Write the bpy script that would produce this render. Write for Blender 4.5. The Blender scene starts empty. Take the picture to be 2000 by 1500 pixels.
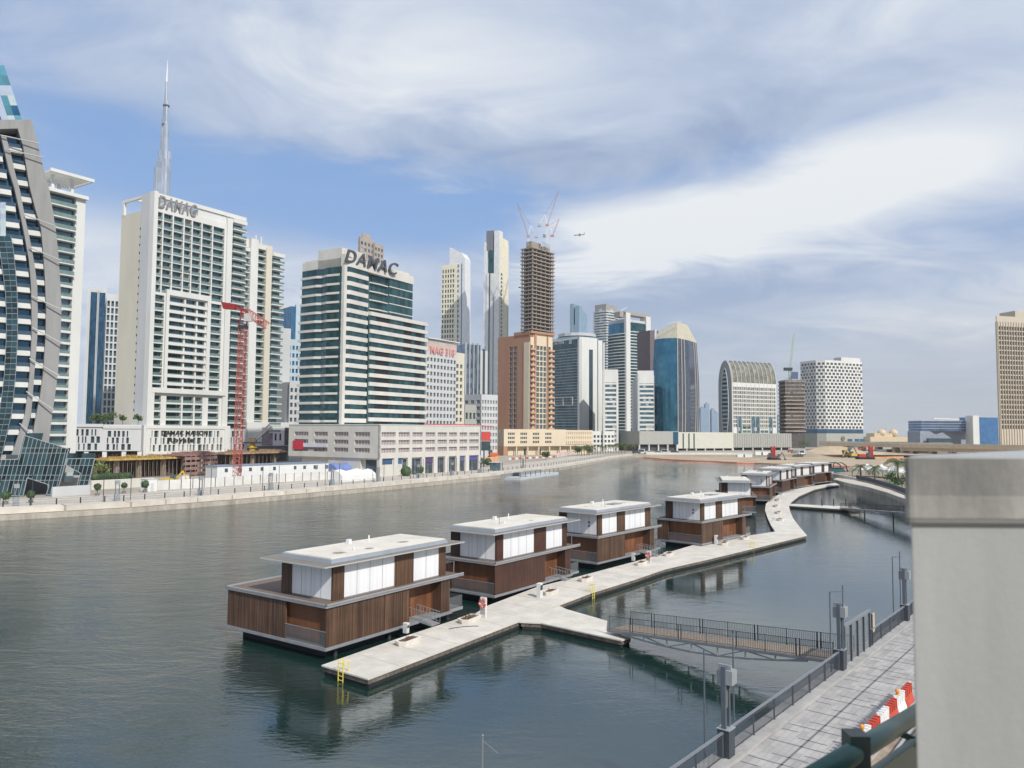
import bpy, math, random
from mathutils import Vector, Matrix
R = math.radians
random.seed(7)
sc = bpy.context.scene
COL = sc.collection
# ---------------------------------------------------------------- camera
CAMZ = 17.0
FPX = 1500.0
PITCH = math.atan(92 / 1500); ROLL = R(0.35)
cam_d = bpy.data.cameras.new("camera"); cam = bpy.data.objects.new("camera", cam_d); COL.objects.link(cam)
CR = Matrix.Rotation(math.pi / 2 + PITCH, 3, 'X') @ Matrix.Rotation(ROLL, 3, 'Z')
cam.matrix_world = Matrix.Translation((0, 0, CAMZ)) @ CR.to_4x4()
cam_d.sensor_width = 36; cam_d.lens = 36 * FPX / 2000; cam_d.clip_start = 0.1; cam_d.clip_end = 30000
cam_d.dof.use_dof = True; cam_d.dof.focus_distance = 70.0; cam_d.dof.aperture_fstop = 3.2
sc.camera = cam
sc.render.resolution_x = 1024; sc.render.resolution_y = 768
sc.view_settings.view_transform = 'Standard'; sc.view_settings.look = 'None'
sc.view_settings.exposure = 0.40; sc.view_settings.gamma = 1.0

def ray(px, py):
    return CR @ Vector(((px - 1000) / FPX, -(py - 750) / FPX, -1))
def G(px, py, z=0.0):            # where the view ray meets the level z
    d = ray(px, py); t = (z - CAMZ) / d.z
    return Vector((d.x * t, d.y * t, z))
def P(px, py, Y):                # the point of the ray at depth Y
    d = ray(px, py); t = Y / d.y
    return Vector((d.x * t, Y, CAMZ + d.z * t))

# ---------------------------------------------------------------- world
SUN_EL, SUN_AZ = R(40), R(146)         # azimuth from +Y towards +X
sdir = Vector((math.sin(SUN_AZ) * math.cos(SUN_EL), math.cos(SUN_AZ) * math.cos(SUN_EL), math.sin(SUN_EL)))
world = bpy.data.worlds.new("World"); sc.world = world; world.use_nodes = True
def build_sky():
    nt = world.node_tree; nt.nodes.clear(); N = nt.nodes; L = nt.links
    out = N.new('ShaderNodeOutputWorld'); bg = N.new('ShaderNodeBackground'); L.new(bg.outputs[0], out.inputs[0])
    sky = N.new('ShaderNodeTexSky'); sky.sky_type = 'NISHITA'; sky.sun_disc = False
    sky.sun_elevation = SUN_EL; sky.sun_rotation = SUN_AZ; sky.dust_density = 1.5; sky.ozone_density = 2.0; sky.air_density = 1.0
    tc = N.new('ShaderNodeTexCoord'); sep = N.new('ShaderNodeSeparateXYZ'); L.new(tc.outputs['Generated'], sep.inputs[0])
    def M(op, a, b=None, c=None, clamp=False):
        n = N.new('ShaderNodeMath'); n.operation = op; n.use_clamp = clamp
        for i, v in enumerate((a, b, c)):
            if v is None: continue
            if isinstance(v, (int, float)): n.inputs[i].default_value = v
            else: L.new(v, n.inputs[i])
        return n.outputs[0]
    az = M('ARCTAN2', sep.outputs[0], sep.outputs[1]); el = M('ARCSINE', sep.outputs[2])
    azd = M('MULTIPLY', az, 57.2958); eld = M('MULTIPLY', el, 57.2958)
    # cloud layer seen in perspective: direction over height
    zz = M('ADD', M('MAXIMUM', sep.outputs[2], 0.0), 0.16)
    cx = M('DIVIDE', sep.outputs[0], zz); cy = M('DIVIDE', sep.outputs[1], zz)
    comb = N.new('ShaderNodeCombineXYZ'); L.new(cx, comb.inputs[0]); L.new(cy, comb.inputs[1])
    mp = N.new('ShaderNodeMapping'); L.new(comb.outputs[0], mp.inputs[0]); mp.inputs['Rotation'].default_value = (0, 0, R(-28)); mp.inputs['Scale'].default_value = (0.8, 1.15, 1)
    def noise(scale, detail, rough, dist, off):
        n = N.new('ShaderNodeTexNoise'); n.inputs['Scale'].default_value = scale; n.inputs['Detail'].default_value = detail
        n.inputs['Roughness'].default_value = rough; n.inputs['Distortion'].default_value = dist
        m = N.new('ShaderNodeMapping'); m.inputs['Location'].default_value = off; L.new(mp.outputs[0], m.inputs[0]); L.new(m.outputs[0], n.inputs[0])
        return n.outputs[0]
    n1 = noise(0.75, 7, 0.55, 0.35, (3.1, 1.7, 0)); n2 = noise(2.4, 10, 0.6, 0.9, (7.3, 4.4, 2)); n3 = noise(0.45, 3, 0.5, 0.2, (1.3, 9.4, 5))
    azw = M('ADD', azd, M('MULTIPLY', M('SUBTRACT', n2, 0.5), 16.0)); elw = M('ADD', eld, M('ADD', M('MULTIPLY', M('SUBTRACT', n1, 0.5), 7.0), M('MULTIPLY', M('SUBTRACT', n2, 0.5), 4.5)))
    def blob(a0, e0, sa, se, tilt):
        c, s = math.cos(R(tilt)), math.sin(R(tilt))
        da = M('SUBTRACT', azw, a0); de = M('SUBTRACT', elw, e0)
        u = M('DIVIDE', M('ADD', M('MULTIPLY', da, c), M('MULTIPLY', de, s)), sa)
        v = M('DIVIDE', M('SUBTRACT', M('MULTIPLY', de, c), M('MULTIPLY', da, s)), se)
        r2 = M('ADD', M('MULTIPLY', u, u), M('MULTIPLY', v, v))
        return M('EXPONENT', M('MULTIPLY', r2, -1.0))
    # cover: how much cloud hides the blue
    cover = M('ADD', M('MULTIPLY', M('SUBTRACT', n1, 0.5), 1.3), M('MULTIPLY', M('SUBTRACT', n2, 0.5), 1.1))
    cover = M('ADD', cover, 0.98)
    for (a0, e0, sa, se, t, w) in CLOUD_GAPS:
        cover = M('SUBTRACT', cover, M('MULTIPLY', blob(a0, e0, sa, se, t), w))
    for (a0, e0, sa, se, t, w) in CLOUD_BANKS:
        cover = M('ADD', cover, M('MULTIPLY', blob(a0, e0, sa, se, t), w))
    mask = N.new('ShaderNodeMapRange'); mask.interpolation_type = 'SMOOTHSTEP'; L.new(cover, mask.inputs[0])
    mask.inputs[1].default_value = 0.05; mask.inputs[2].default_value = 1.05; mask.inputs[3].default_value = 0.06; mask.inputs[4].default_value = 0.96
    # brightness of the cloud itself
    br = M('ADD', M('MULTIPLY', M('SUBTRACT', n3, 0.5), 0.9), M('MULTIPLY', M('SUBTRACT', n2, 0.5), 1.3))
    br = M('ADD', br, 0.33)
    for (a0, e0, sa, se, t, w) in CLOUD_LIGHT:
        br = M('ADD', br, M('MULTIPLY', blob(a0, e0, sa, se, t), w))
    ramp = N.new('ShaderNodeValToRGB'); L.new(br, ramp.inputs[0]); cr = ramp.color_ramp
    cr.elements[0].position = 0.0; cr.elements[0].color = (2.5, 3.2, 4.6, 1); cr.elements[1].position = 1.0; cr.elements[1].color = (7.0, 7.15, 7.2, 1)
    e = cr.elements.new(0.45); e.color = (4.1, 4.7, 5.8, 1)
    mix = N.new('ShaderNodeMix'); mix.data_type = 'RGBA'; L.new(mask.outputs[0], mix.inputs[0])
    # clear-sky part, lifted to the photograph's blue
    hs = N.new('ShaderNodeMix'); hs.data_type = 'RGBA'; hs.blend_type = 'MIX'; hs.inputs[0].default_value = 0.7
    L.new(sky.outputs[0], hs.inputs[6]); hs.inputs[7].default_value = (1.55, 3.0, 5.9, 1)
    L.new(hs.outputs[2], mix.inputs[6]); L.new(ramp.outputs[0], mix.inputs[7])
    # milky air towards the horizon
    hz = N.new('ShaderNodeMapRange'); hz.interpolation_type = 'SMOOTHSTEP'; L.new(eld, hz.inputs[0])
    hz.inputs[1].default_value = 14.0; hz.inputs[2].default_value = -2.0; hz.inputs[3].default_value = 0.0; hz.inputs[4].default_value = 0.85
    mix2 = N.new('ShaderNodeMix'); mix2.data_type = 'RGBA'; L.new(hz.outputs[0], mix2.inputs[0]); L.new(mix.outputs[2], mix2.inputs[6])
    warm = N.new('ShaderNodeMapRange'); L.new(azd, warm.inputs[0]); warm.inputs[1].default_value = -25; warm.inputs[2].default_value = 30
    wc = N.new('ShaderNodeMix'); wc.data_type = 'RGBA'; L.new(warm.outputs[0], wc.inputs[0]); wc.inputs[6].default_value = (4.7, 5.3, 6.0, 1); wc.inputs[7].default_value = (4.3, 4.4, 4.3, 1)
    L.new(wc.outputs[2], mix2.inputs[7])
    L.new(mix2.outputs[2], bg.inputs[0]); bg.inputs[1].default_value = 0.1
CLOUD_GAPS = [(-16, 16.2, 16, 3.5, -4, .9), (-3, 15.8, 10, 2.6, 0, 0.65), (-32, 16, 9, 6, 0, 0.4), (29, 22.5, 12, 1.7, 12, 0.75), (13, 18.6, 11, 1.4, 6, 0.5), (-30, 26, 10, 3, 0, 0.3), (8, 9.5, 14, 2.2, 0, 0.2)]
CLOUD_BANKS = [(-28, 9, 14, 4.0, 0, 0.6), (-2, 8, 12, 3, 0, .3), (22, 16.5, 13, 3.2, 8, 0.7), (8, 14, 9, 2.6, 4, 0.55), (0, 29, 40, 6, 0, 0.5), (-12, 9, 7, 3, 0, 0.5), (15, 24, 18, 3, 0, 0.5)]
CLOUD_LIGHT = [(-30, 10, 10, 4, 0, .45), (-33, 14, 5, 3, 0, .2), (25, 17, 11, 3.4, 8, 0.9), (9, 13.8, 10, 2.6, 6, 0.9), (-8, 26.5, 13, 4.5, 0, 0.45), (3, 24, 8, 3, 0, 0.1), (20, 12.2, 16, 1.6, 0, 0.1), (12, 9.5, 18, 2.2, 3, -0.3), (-12, 10, 8, 3, 0, 0.35), (20, 22, 16, 2.5, 10, -0.22), (33, 8.5, 9, 1.6, 0, 0.3), (4, 20, 12, 2.5, 0, -0.25)]
build_sky()
sun_d = bpy.data.lights.new("sun", 'SUN'); sun = bpy.data.objects.new("sun", sun_d); COL.objects.link(sun)
sun_d.energy = 3.2; sun_d.angle = R(1.2); sun_d.color = (1.0, 0.955, 0.89)
sun.rotation_euler = sdir.to_track_quat('Z', 'Y').to_euler()

# ---------------------------------------------------------------- materials
MATS = {}
def nodes_of(name):
    m = bpy.data.materials.new(name); m.use_nodes = True
    return m, m.node_tree, m.node_tree.nodes['Principled BSDF']
def mat(name, col, rough=0.7, metal=0.0, var=0.12, scale=0.35, streak=1.0, bump=0.0, bscale=6.0, coat=0.0, island=0.0, alpha=1.0, spec=0.5, vary=None, coords='pos'):
    """Plain surface with large soft patches (dirt, fading); streak<1 stretches the patches downwards."""
    if name in MATS: return MATS[name]
    m, nt, b = nodes_of(name); N, L = nt.nodes, nt.links
    if coords == 'pos': src = N.new('ShaderNodeNewGeometry').outputs['Position']
    else: src = N.new('ShaderNodeTexCoord').outputs['Object']
    mp = N.new('ShaderNodeMapping'); L.new(src, mp.inputs[0]); mp.inputs['Scale'].default_value = (1, 1, streak)
    no = N.new('ShaderNodeTexNoise'); no.inputs['Scale'].default_value = scale; no.inputs['Detail'].default_value = 6; no.inputs['Roughness'].default_value = 0.65
    L.new(mp.outputs[0], no.inputs[0])
    mr = N.new('ShaderNodeMapRange'); L.new(no.outputs[0], mr.inputs[0]); mr.inputs[1].default_value = 0.3; mr.inputs[2].default_value = 0.7
    mr.inputs[3].default_value = 1 - var; mr.inputs[4].default_value = 1 + var
    val = mr.outputs[0]
    if island:
        g = N.new('ShaderNodeNewGeometry'); r2 = N.new('ShaderNodeMapRange'); L.new(g.outputs['Random Per Island'], r2.inputs[0])
        r2.inputs[3].default_value = 1 - island; r2.inputs[4].default_value = 1 + island
        mu = N.new('ShaderNodeMath'); mu.operation = 'MULTIPLY'; L.new(val, mu.inputs[0]); L.new(r2.outputs[0], mu.inputs[1]); val = mu.outputs[0]
    vm = N.new('ShaderNodeVectorMath'); vm.operation = 'SCALE'; vm.inputs[0].default_value = col[:3]; L.new(val, vm.inputs['Scale'])
    L.new(vm.outputs[0], b.inputs['Base Color'])
    b.inputs['Roughness'].default_value = rough; b.inputs['Metallic'].default_value = metal
    b.inputs['Coat Weight'].default_value = coat; b.inputs['Alpha'].default_value = alpha; b.inputs['Specular IOR Level'].default_value = spec
    if bump:
        n2 = N.new('ShaderNodeTexNoise'); n2.inputs['Scale'].default_value = bscale; n2.inputs['Detail'].default_value = 4; L.new(src, n2.inputs[0])
        bu = N.new('ShaderNodeBump'); bu.inputs['Strength'].default_value = bump; bu.inputs['Distance'].default_value = 0.05; L.new(n2.outputs[0], bu.inputs['Height']); L.new(bu.outputs[0], b.inputs['Normal'])
    MATS[name] = m; return m
def glass(name, col, metal=0.55, rough=0.07, lo=0.45, hi=1.5, curtain=0.0, ccol=(0.45, 0.44, 0.4), wob=0.15, gscale=0.25):
    """Tinted window glass: mirrors the sky; every pane a little different, some with pale curtains."""
    if name in MATS: return MATS[name]
    m, nt, b = nodes_of(name); N, L = nt.nodes, nt.links
    g = N.new('ShaderNodeNewGeometry')
    no = N.new('ShaderNodeTexNoise'); no.inputs['Scale'].default_value = gscale; no.inputs['Detail'].default_value = 5; L.new(g.outputs['Position'], no.inputs[0])
    ad = N.new('ShaderNodeMath'); ad.operation = 'ADD'; L.new(no.outputs[0], ad.inputs[0]); L.new(g.outputs['Random Per Island'], ad.inputs[1])
    mr = N.new('ShaderNodeMapRange'); L.new(ad.outputs[0], mr.inputs[0]); mr.inputs[1].default_value = 0.3; mr.inputs[2].default_value = 1.7; mr.inputs[3].default_value = lo; mr.inputs[4].default_value = hi
    vm = N.new('ShaderNodeVectorMath'); vm.operation = 'SCALE'; vm.inputs[0].default_value = col[:3]; L.new(mr.outputs[0], vm.inputs['Scale'])
    b.inputs['Roughness'].default_value = rough; b.inputs['Metallic'].default_value = metal
    colout = vm.outputs[0]
    if curtain:
        wn = N.new('ShaderNodeTexWhiteNoise'); wn.noise_dimensions = '1D'; L.new(g.outputs['Random Per Island'], wn.inputs['W'])
        lt = N.new('ShaderNodeMath'); lt.operation = 'LESS_THAN'; L.new(wn.outputs['Value'], lt.inputs[0]); lt.inputs[1].default_value = curtain
        mx = N.new('ShaderNodeMix'); mx.data_type = 'RGBA'; L.new(lt.outputs[0], mx.inputs[0]); L.new(colout, mx.inputs[6]); mx.inputs[7].default_value = (*ccol, 1); colout = mx.outputs[2]
        inv = N.new('ShaderNodeMath'); inv.operation = 'MULTIPLY_ADD'; L.new(lt.outputs[0], inv.inputs[0]); inv.inputs[1].default_value = -metal * 0.8; inv.inputs[2].default_value = metal; L.new(inv.outputs[0], b.inputs['Metallic'])
    L.new(colout, b.inputs['Base Color'])
    n2 = N.new('ShaderNodeTexNoise'); n2.inputs['Scale'].default_value = 0.5; n2.inputs['Detail'].default_value = 2; L.new(g.outputs['Position'], n2.inputs[0])
    bu = N.new('ShaderNodeBump'); bu.inputs['Strength'].default_value = wob; bu.inputs['Distance'].default_value = 0.15; L.new(n2.outputs[0], bu.inputs['Height']); L.new(bu.outputs[0], b.inputs['Normal'])
    MATS[name] = m; return m
def wood(name, c1, c2, sx=9.0, bump=0.6):
    if name in MATS: return MATS[name]
    m, nt, b = nodes_of(name); N, L = nt.nodes, nt.links
    tc = N.new('ShaderNodeTexCoord'); mp = N.new('ShaderNodeMapping'); L.new(tc.outputs['Object'], mp.inputs[0]); mp.inputs['Scale'].default_value = (sx, sx, 0.12)
    oi = N.new('ShaderNodeObjectInfo'); L.new(oi.outputs['Random'], mp.inputs['Location'])
    no = N.new('ShaderNodeTexNoise'); no.inputs['Scale'].default_value = 1.0; no.inputs['Detail'].default_value = 3; L.new(mp.outputs[0], no.inputs[0])
    m2 = N.new('ShaderNodeMapping'); L.new(tc.outputs['Object'], m2.inputs[0]); m2.inputs['Scale'].default_value = (0.5, 0.5, 0.5)
    nb = N.new('ShaderNodeTexNoise'); nb.inputs['Scale'].default_value = 1.0; nb.inputs['Detail'].default_value = 4; L.new(m2.outputs[0], nb.inputs[0])
    ra = N.new('ShaderNodeValToRGB'); ra.color_ramp.elements[0].position = 0.33; ra.color_ramp.elements[0].color = (*c1, 1); ra.color_ramp.elements[1].position = 0.68; ra.color_ramp.elements[1].color = (*c2, 1)
    L.new(no.outputs[0], ra.inputs[0])
    mr = N.new('ShaderNodeMapRange'); L.new(nb.outputs[0], mr.inputs[0]); mr.inputs[1].default_value = 0.3; mr.inputs[2].default_value = 0.7; mr.inputs[3].default_value = 0.75; mr.inputs[4].default_value = 1.25
    vm = N.new('ShaderNodeVectorMath'); vm.operation = 'SCALE'; L.new(ra.outputs[0], vm.inputs[0]); L.new(mr.outputs[0], vm.inputs['Scale']); L.new(vm.outputs[0], b.inputs['Base Color'])
    bu = N.new('ShaderNodeBump'); bu.inputs['Strength'].default_value = bump; bu.inputs['Distance'].default_value = 0.03; L.new(no.outputs[0], bu.inputs['Height']); L.new(bu.outputs[0], b.inputs['Normal'])
    b.inputs['Roughness'].default_value = 0.6
    MATS[name] = m; return m

# ---------------------------------------------------------------- mesh builder
ORG = {}
COUNTER = {}
class MB:
    def __init__(s): s.v = []; s.f = []; s.m = []
    def add(s, vs, fs, mi=0):
        k = len(s.v); s.v += [tuple(v) for v in vs]; s.f += [tuple(i + k for i in f) for f in fs]; s.m += [mi] * len(fs); return s
    def join(s, o, mi=None):
        k = len(s.v); s.v += o.v; s.f += [tuple(i + k for i in f) for f in o.f]; s.m += (o.m if mi is None else [mi] * len(o.f)); return s
    def box(s, x0, x1, y0, y1, z0, z1, mi=0):
        return s.add([(x0, y0, z0), (x1, y0, z0), (x1, y1, z0), (x0, y1, z0), (x0, y0, z1), (x1, y0, z1), (x1, y1, z1), (x0, y1, z1)],
                     [(0, 3, 2, 1), (4, 5, 6, 7), (0, 1, 5, 4), (1, 2, 6, 5), (2, 3, 7, 6), (3, 0, 4, 7)], mi)
    def hexa(s, p, mi=0):        # eight corners, bottom ring then top ring
        return s.add(p, [(0, 3, 2, 1), (4, 5, 6, 7), (0, 1, 5, 4), (1, 2, 6, 5), (2, 3, 7, 6), (3, 0, 4, 7)], mi)
    def prism(s, poly, z0, z1, mi=0, poly2=None):
        n = len(poly); a = sum(poly[i][0] * poly[(i + 1) % n][1] - poly[(i + 1) % n][0] * poly[i][1] for i in range(n))
        q = poly2 or poly
        if a < 0: poly = poly[::-1]; q = q[::-1]
        f0 = z0 if callable(z0) else (lambda p: z0); f1 = z1 if callable(z1) else (lambda p: z1)
        vs = [(p[0], p[1], f0(p)) for p in poly] + [(p[0], p[1], f1(p)) for p in q]
        fs = [tuple(range(n))[::-1], tuple(range(n, 2 * n))] + [(i, (i + 1) % n, n + (i + 1) % n, n + i) for i in range(n)]
        return s.add(vs, fs, mi)
    def bar(s, a, b, w=0.1, h=None, mi=0):   # square bar between two points
        a = Vector(a); b = Vector(b); d = b - a
        if d.length < 1e-6: return s
        d.normalize(); up = Vector((0, 0, 1)) if abs(d.z) < 0.95 else Vector((1, 0, 0))
        r = d.cross(up).normalized(); u = r.cross(d).normalized(); h = h or w
        r = r * (w / 2); u = u * (h / 2)
        return s.hexa([a - r - u, a + r - u, b + r - u, b - r - u, a - r + u, a + r + u, b + r + u, b - r + u], mi)
    def tube(s, a, b, r0, r1=None, n=8, mi=0, cap=True):
        a = Vector(a); b = Vector(b); d = (b - a).normalized(); up = Vector((0, 0, 1)) if abs(d.z) < 0.95 else Vector((1, 0, 0))
        x = d.cross(up).normalized(); y = d.cross(x).normalized(); r1 = r0 if r1 is None else r1
        vs = [a + (x * math.cos(t) + y * math.sin(t)) * r0 for t in [2 * math.pi * i / n for i in range(n)]] + [b + (x * math.cos(t) + y * math.sin(t)) * r1 for t in [2 * math.pi * i / n for i in range(n)]]
        fs = [(i, (i + 1) % n, n + (i + 1) % n, n + i) for i in range(n)]
        if cap: fs += [tuple(range(n))[::-1], tuple(range(n, 2 * n))]
        return s.add(vs, fs, mi)
    def ball(s, c, r, n=8, m=5, mi=0, jit=0.0, sz=1.0):
        vs = [(c[0], c[1], c[2] - r * sz)]; fs = []
        for j in range(1, m):
            t = math.pi * j / m - math.pi / 2
            for i in range(n):
                k = 1 + random.uniform(-jit, jit); a = 2 * math.pi * i / n
                vs.append((c[0] + r * k * math.cos(t) * math.cos(a), c[1] + r * k * math.cos(t) * math.sin(a), c[2] + r * k * sz * math.sin(t)))
        vs.append((c[0], c[1], c[2] + r * sz)); top = len(vs) - 1
        for i in range(n):
            fs.append((0, 1 + (i + 1) % n, 1 + i)); fs.append((top, 1 + (m - 2) * n + i, 1 + (m - 2) * n + (i + 1) % n))
            for j in range(m - 2):
                q = 1 + j * n; fs.append((q + i, q + (i + 1) % n, q + n + (i + 1) % n, q + n + i))
        return s.add(vs, fs, mi)
    def build(s, name, mats, parent=None, smooth=False):
        if not s.v: return None
        if not isinstance(mats, (list, tuple)): mats = [mats]
        o = ORG.get(parent.name, Vector((0, 0, 0))) if parent else Vector((0, 0, 0))
        me = bpy.data.meshes.new(name); me.from_pydata([(v[0] - o[0], v[1] - o[1], v[2] - o[2]) for v in s.v], [], s.f)
        for m in mats: me.materials.append(m)
        if len(mats) > 1: me.polygons.foreach_set('material_index', s.m)
        if smooth: me.polygons.foreach_set('use_smooth', [True] * len(s.f))
        me.update()
        ob = bpy.data.objects.new(name, me); COL.objects.link(ob)
        if parent: ob.parent = parent; ORG[ob.name] = o
        return ob
def tag(o, label=None, cat=None, group=None, kind=None):
    if label: o['label'] = label
    if cat: o['category'] = cat
    if group: o['group'] = group
    if kind: o['kind'] = kind
    return o
def empty(name, loc, label=None, cat=None, group=None, rz=0.0, local=False):
    o = bpy.data.objects.new(name, None); COL.objects.link(o); o.location = loc; o.rotation_euler = (0, 0, rz); o.empty_display_size = 0.5
    ORG[o.name] = Vector((0, 0, 0)) if local else Vector(loc)
    return tag(o, label, cat, group)
def single(name, mb, m, label, cat, group=None, at=None, smooth=False):
    """a thing that is one mesh, its origin at its base"""
    if at is None:
        xs = [v[0] for v in mb.v]; ys = [v[1] for v in mb.v]; zs = [v[2] for v in mb.v]; at = ((min(xs) + max(xs)) / 2, (min(ys) + max(ys)) / 2, min(zs))
    mb.v = [(v[0] - at[0], v[1] - at[1], v[2] - at[2]) for v in mb.v]
    o = mb.build(name, m, smooth=smooth); o.location = at; return tag(o, label, cat, group)
def copy_tree(o, parent=None):
    c = o.copy(); COL.objects.link(c); c.parent = parent
    for ch in list(o.children): copy_tree(ch, c)
    return c
def dup(o, loc, rz=0.0, label=None, scale=None):
    c = copy_tree(o); c.location = loc; c.rotation_euler = (0, 0, rz)
    if label: c['label'] = label
    if scale: c.scale = scale
    return c
def structure(name, mb, m): return tag(mb.build(name, m), kind='structure')

# palette
concrete = mat('pale concrete', (0.42, 0.41, 0.38), 0.85, var=0.14, scale=0.25, bump=0.3, bscale=3)
steel = mat('grey steel', (0.20, 0.24, 0.28), 0.45, metal=0.3, var=0.1, scale=1.5)
darksteel = mat('dark steel', (0.035, 0.045, 0.06), 0.5, metal=0.2, var=0.15, scale=2)
black = mat('black shade', (0.012, 0.014, 0.016), 0.8)

# ================================================================= setting
def water_mat():
    m, nt, b = nodes_of('canal water'); N, L = nt.nodes, nt.links
    b.inputs['Base Color'].default_value = (0.008, 0.028, 0.024, 1); b.inputs['Roughness'].default_value = 0.03; b.inputs['IOR'].default_value = 2.05
    g = N.new('ShaderNodeNewGeometry')
    def nz(scale, detail, mpscale, rot=0.0, dist=0.0):
        mp = N.new('ShaderNodeMapping'); mp.inputs['Scale'].default_value = mpscale; mp.inputs['Rotation'].default_value = (0, 0, rot); L.new(g.outputs['Position'], mp.inputs[0])
        n = N.new('ShaderNodeTexNoise'); n.inputs['Scale'].default_value = scale; n.inputs['Detail'].default_value = detail; n.inputs['Roughness'].default_value = 0.6; n.inputs['Distortion'].default_value = dist
        L.new(mp.outputs[0], n.inputs[0]); return n.outputs[0]
    def M(op, a, b_=None, c=None):
        n = N.new('ShaderNodeMath'); n.operation = op
        for i, v in enumerate((a, b_, c)):
            if v is None: continue
            if isinstance(v, (int, float)): n.inputs[i].default_value = v
            else: L.new(v, n.inputs[i])
        return n.outputs[0]
    small = nz(2.5, 4, (0.8, 1.35, 1), R(20), 0.6); big = nz(0.3, 3, (0.7, 1.5, 1), R(8), 0.8); patch = nz(0.022, 3, (1, 1, 1))
    # ruffled open water (left of the docks), calmer in the basin by the promenade
    sep = N.new('ShaderNodeSeparateXYZ'); L.new(g.outputs['Position'], sep.inputs[0])
    side = M('SUBTRACT', M('MULTIPLY', sep.outputs[0], 1.0), M('MULTIPLY_ADD', sep.outputs[1], 0.62, -42.0))
    cal = N.new('ShaderNodeMapRange'); cal.interpolation_type = 'SMOOTHSTEP'; L.new(side, cal.inputs[0])
    cal.inputs[1].default_value = -22.0; cal.inputs[2].default_value = 8.0; cal.inputs[3].default_value = 1.0; cal.inputs[4].default_value = 0.13
    pr = N.new('ShaderNodeMapRange'); L.new(patch, pr.inputs[0]); pr.inputs[1].default_value = 0.35; pr.inputs[2].default_value = 0.65; pr.inputs[3].default_value = 0.35; pr.inputs[4].default_value = 1.45
    amp = M('MULTIPLY', cal.outputs[0], pr.outputs[0])
    h = M('MULTIPLY', M('ADD', M('MULTIPLY', small, 0.062), M('MULTIPLY', big, 0.19)), amp)
    bu = N.new('ShaderNodeBump'); bu.inputs['Strength'].default_value = 1.0; bu.inputs['Distance'].default_value = 1.0; L.new(h, bu.inputs['Height']); L.new(bu.outputs[0], b.inputs['Normal'])
    return m
wb = MB(); wb.add([(-4400, -400, 0), (4400, -400, 0), (4400, 4600, 0), (-4400, 4600, 0)], [(0, 1, 2, 3)])
structure('canal_water', wb, water_mat())

def ground_mat(name, col, col2, scale=0.05, tile=0.0):
    m, nt, b = nodes_of(name); N, L = nt.nodes, nt.links
    g = N.new('ShaderNodeNewGeometry')
    n = N.new('ShaderNodeTexNoise'); n.inputs['Scale'].default_value = scale; n.inputs['Detail'].default_value = 9; n.inputs['Roughness'].default_value = 0.68; L.new(g.outputs['Position'], n.inputs[0])
    r = N.new('ShaderNodeValToRGB'); r.color_ramp.elements[0].position = 0.36; r.color_ramp.elements[0].color = (*col, 1); r.color_ramp.elements[1].position = 0.62; r.color_ramp.elements[1].color = (*col2, 1)
    L.new(n.outputs[0], r.inputs[0]); out = r.outputs[0]
    if tile:
        br = N.new('ShaderNodeTexBrick'); br.inputs['Scale'].default_value = tile; br.inputs['Mortar Size'].default_value = 0.02; br.inputs['Color1'].default_value = (0.85, 0.85, 0.85, 1); br.inputs['Color2'].default_value = (1.1, 1.1, 1.1, 1); br.inputs['Mortar'].default_value = (0.55, 0.55, 0.55, 1)
        L.new(g.outputs['Position'], br.inputs[0]); mx = N.new('ShaderNodeMix'); mx.data_type = 'RGBA'; mx.blend_type = 'MULTIPLY'; mx.inputs[0].default_value = 1; L.new(out, mx.inputs[6]); L.new(br.outputs[0], mx.inputs[7]); out = mx.outputs[2]
    L.new(out, b.inputs['Base Color']); b.inputs['Roughness'].default_value = 0.9
    bu = N.new('ShaderNodeBump'); bu.inputs['Strength'].default_value = 0.4; bu.inputs['Distance'].default_value = 0.1; L.new(n.outputs[0], bu.inputs['Height']); L.new(bu.outputs[0], b.inputs['Normal'])
    MATS[name] = m; return m
city = ground_mat('city ground', (0.30, 0.27, 0.22), (0.42, 0.38, 0.31), 0.03)
sandm = ground_mat('site sand', (0.34, 0.26, 0.17), (0.50, 0.40, 0.28), 0.06)
pavem = ground_mat('pale paving', (0.50, 0.45, 0.38), (0.60, 0.55, 0.47), 0.2, tile=0.6)

LZ = 2.0
bank_px = [(0, 1017), (130, 1009.5), (260, 1001.5), (390, 991), (520, 979.6), (640, 968), (750, 958), (855, 947), (960, 936.5), (1092, 919), (1140, 910.5), (1200, 898.5), (1237, 893)]
bank = [G(x, y, 0) for x, y in bank_px]
d0 = (bank[0] - bank[2]).normalized()
bank = [bank[0] + d0 * 150] + bank
def offset_line(pts, d):          # to the left of travel
    out = []
    for i, p in enumerate(pts):
        a = pts[max(i - 1, 0)]; b = pts[min(i + 1, len(pts) - 1)]; t = (b - a).normalized()
        out.append(Vector((p.x - t.y * d, p.y + t.x * d, p.z)))
    return out
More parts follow.
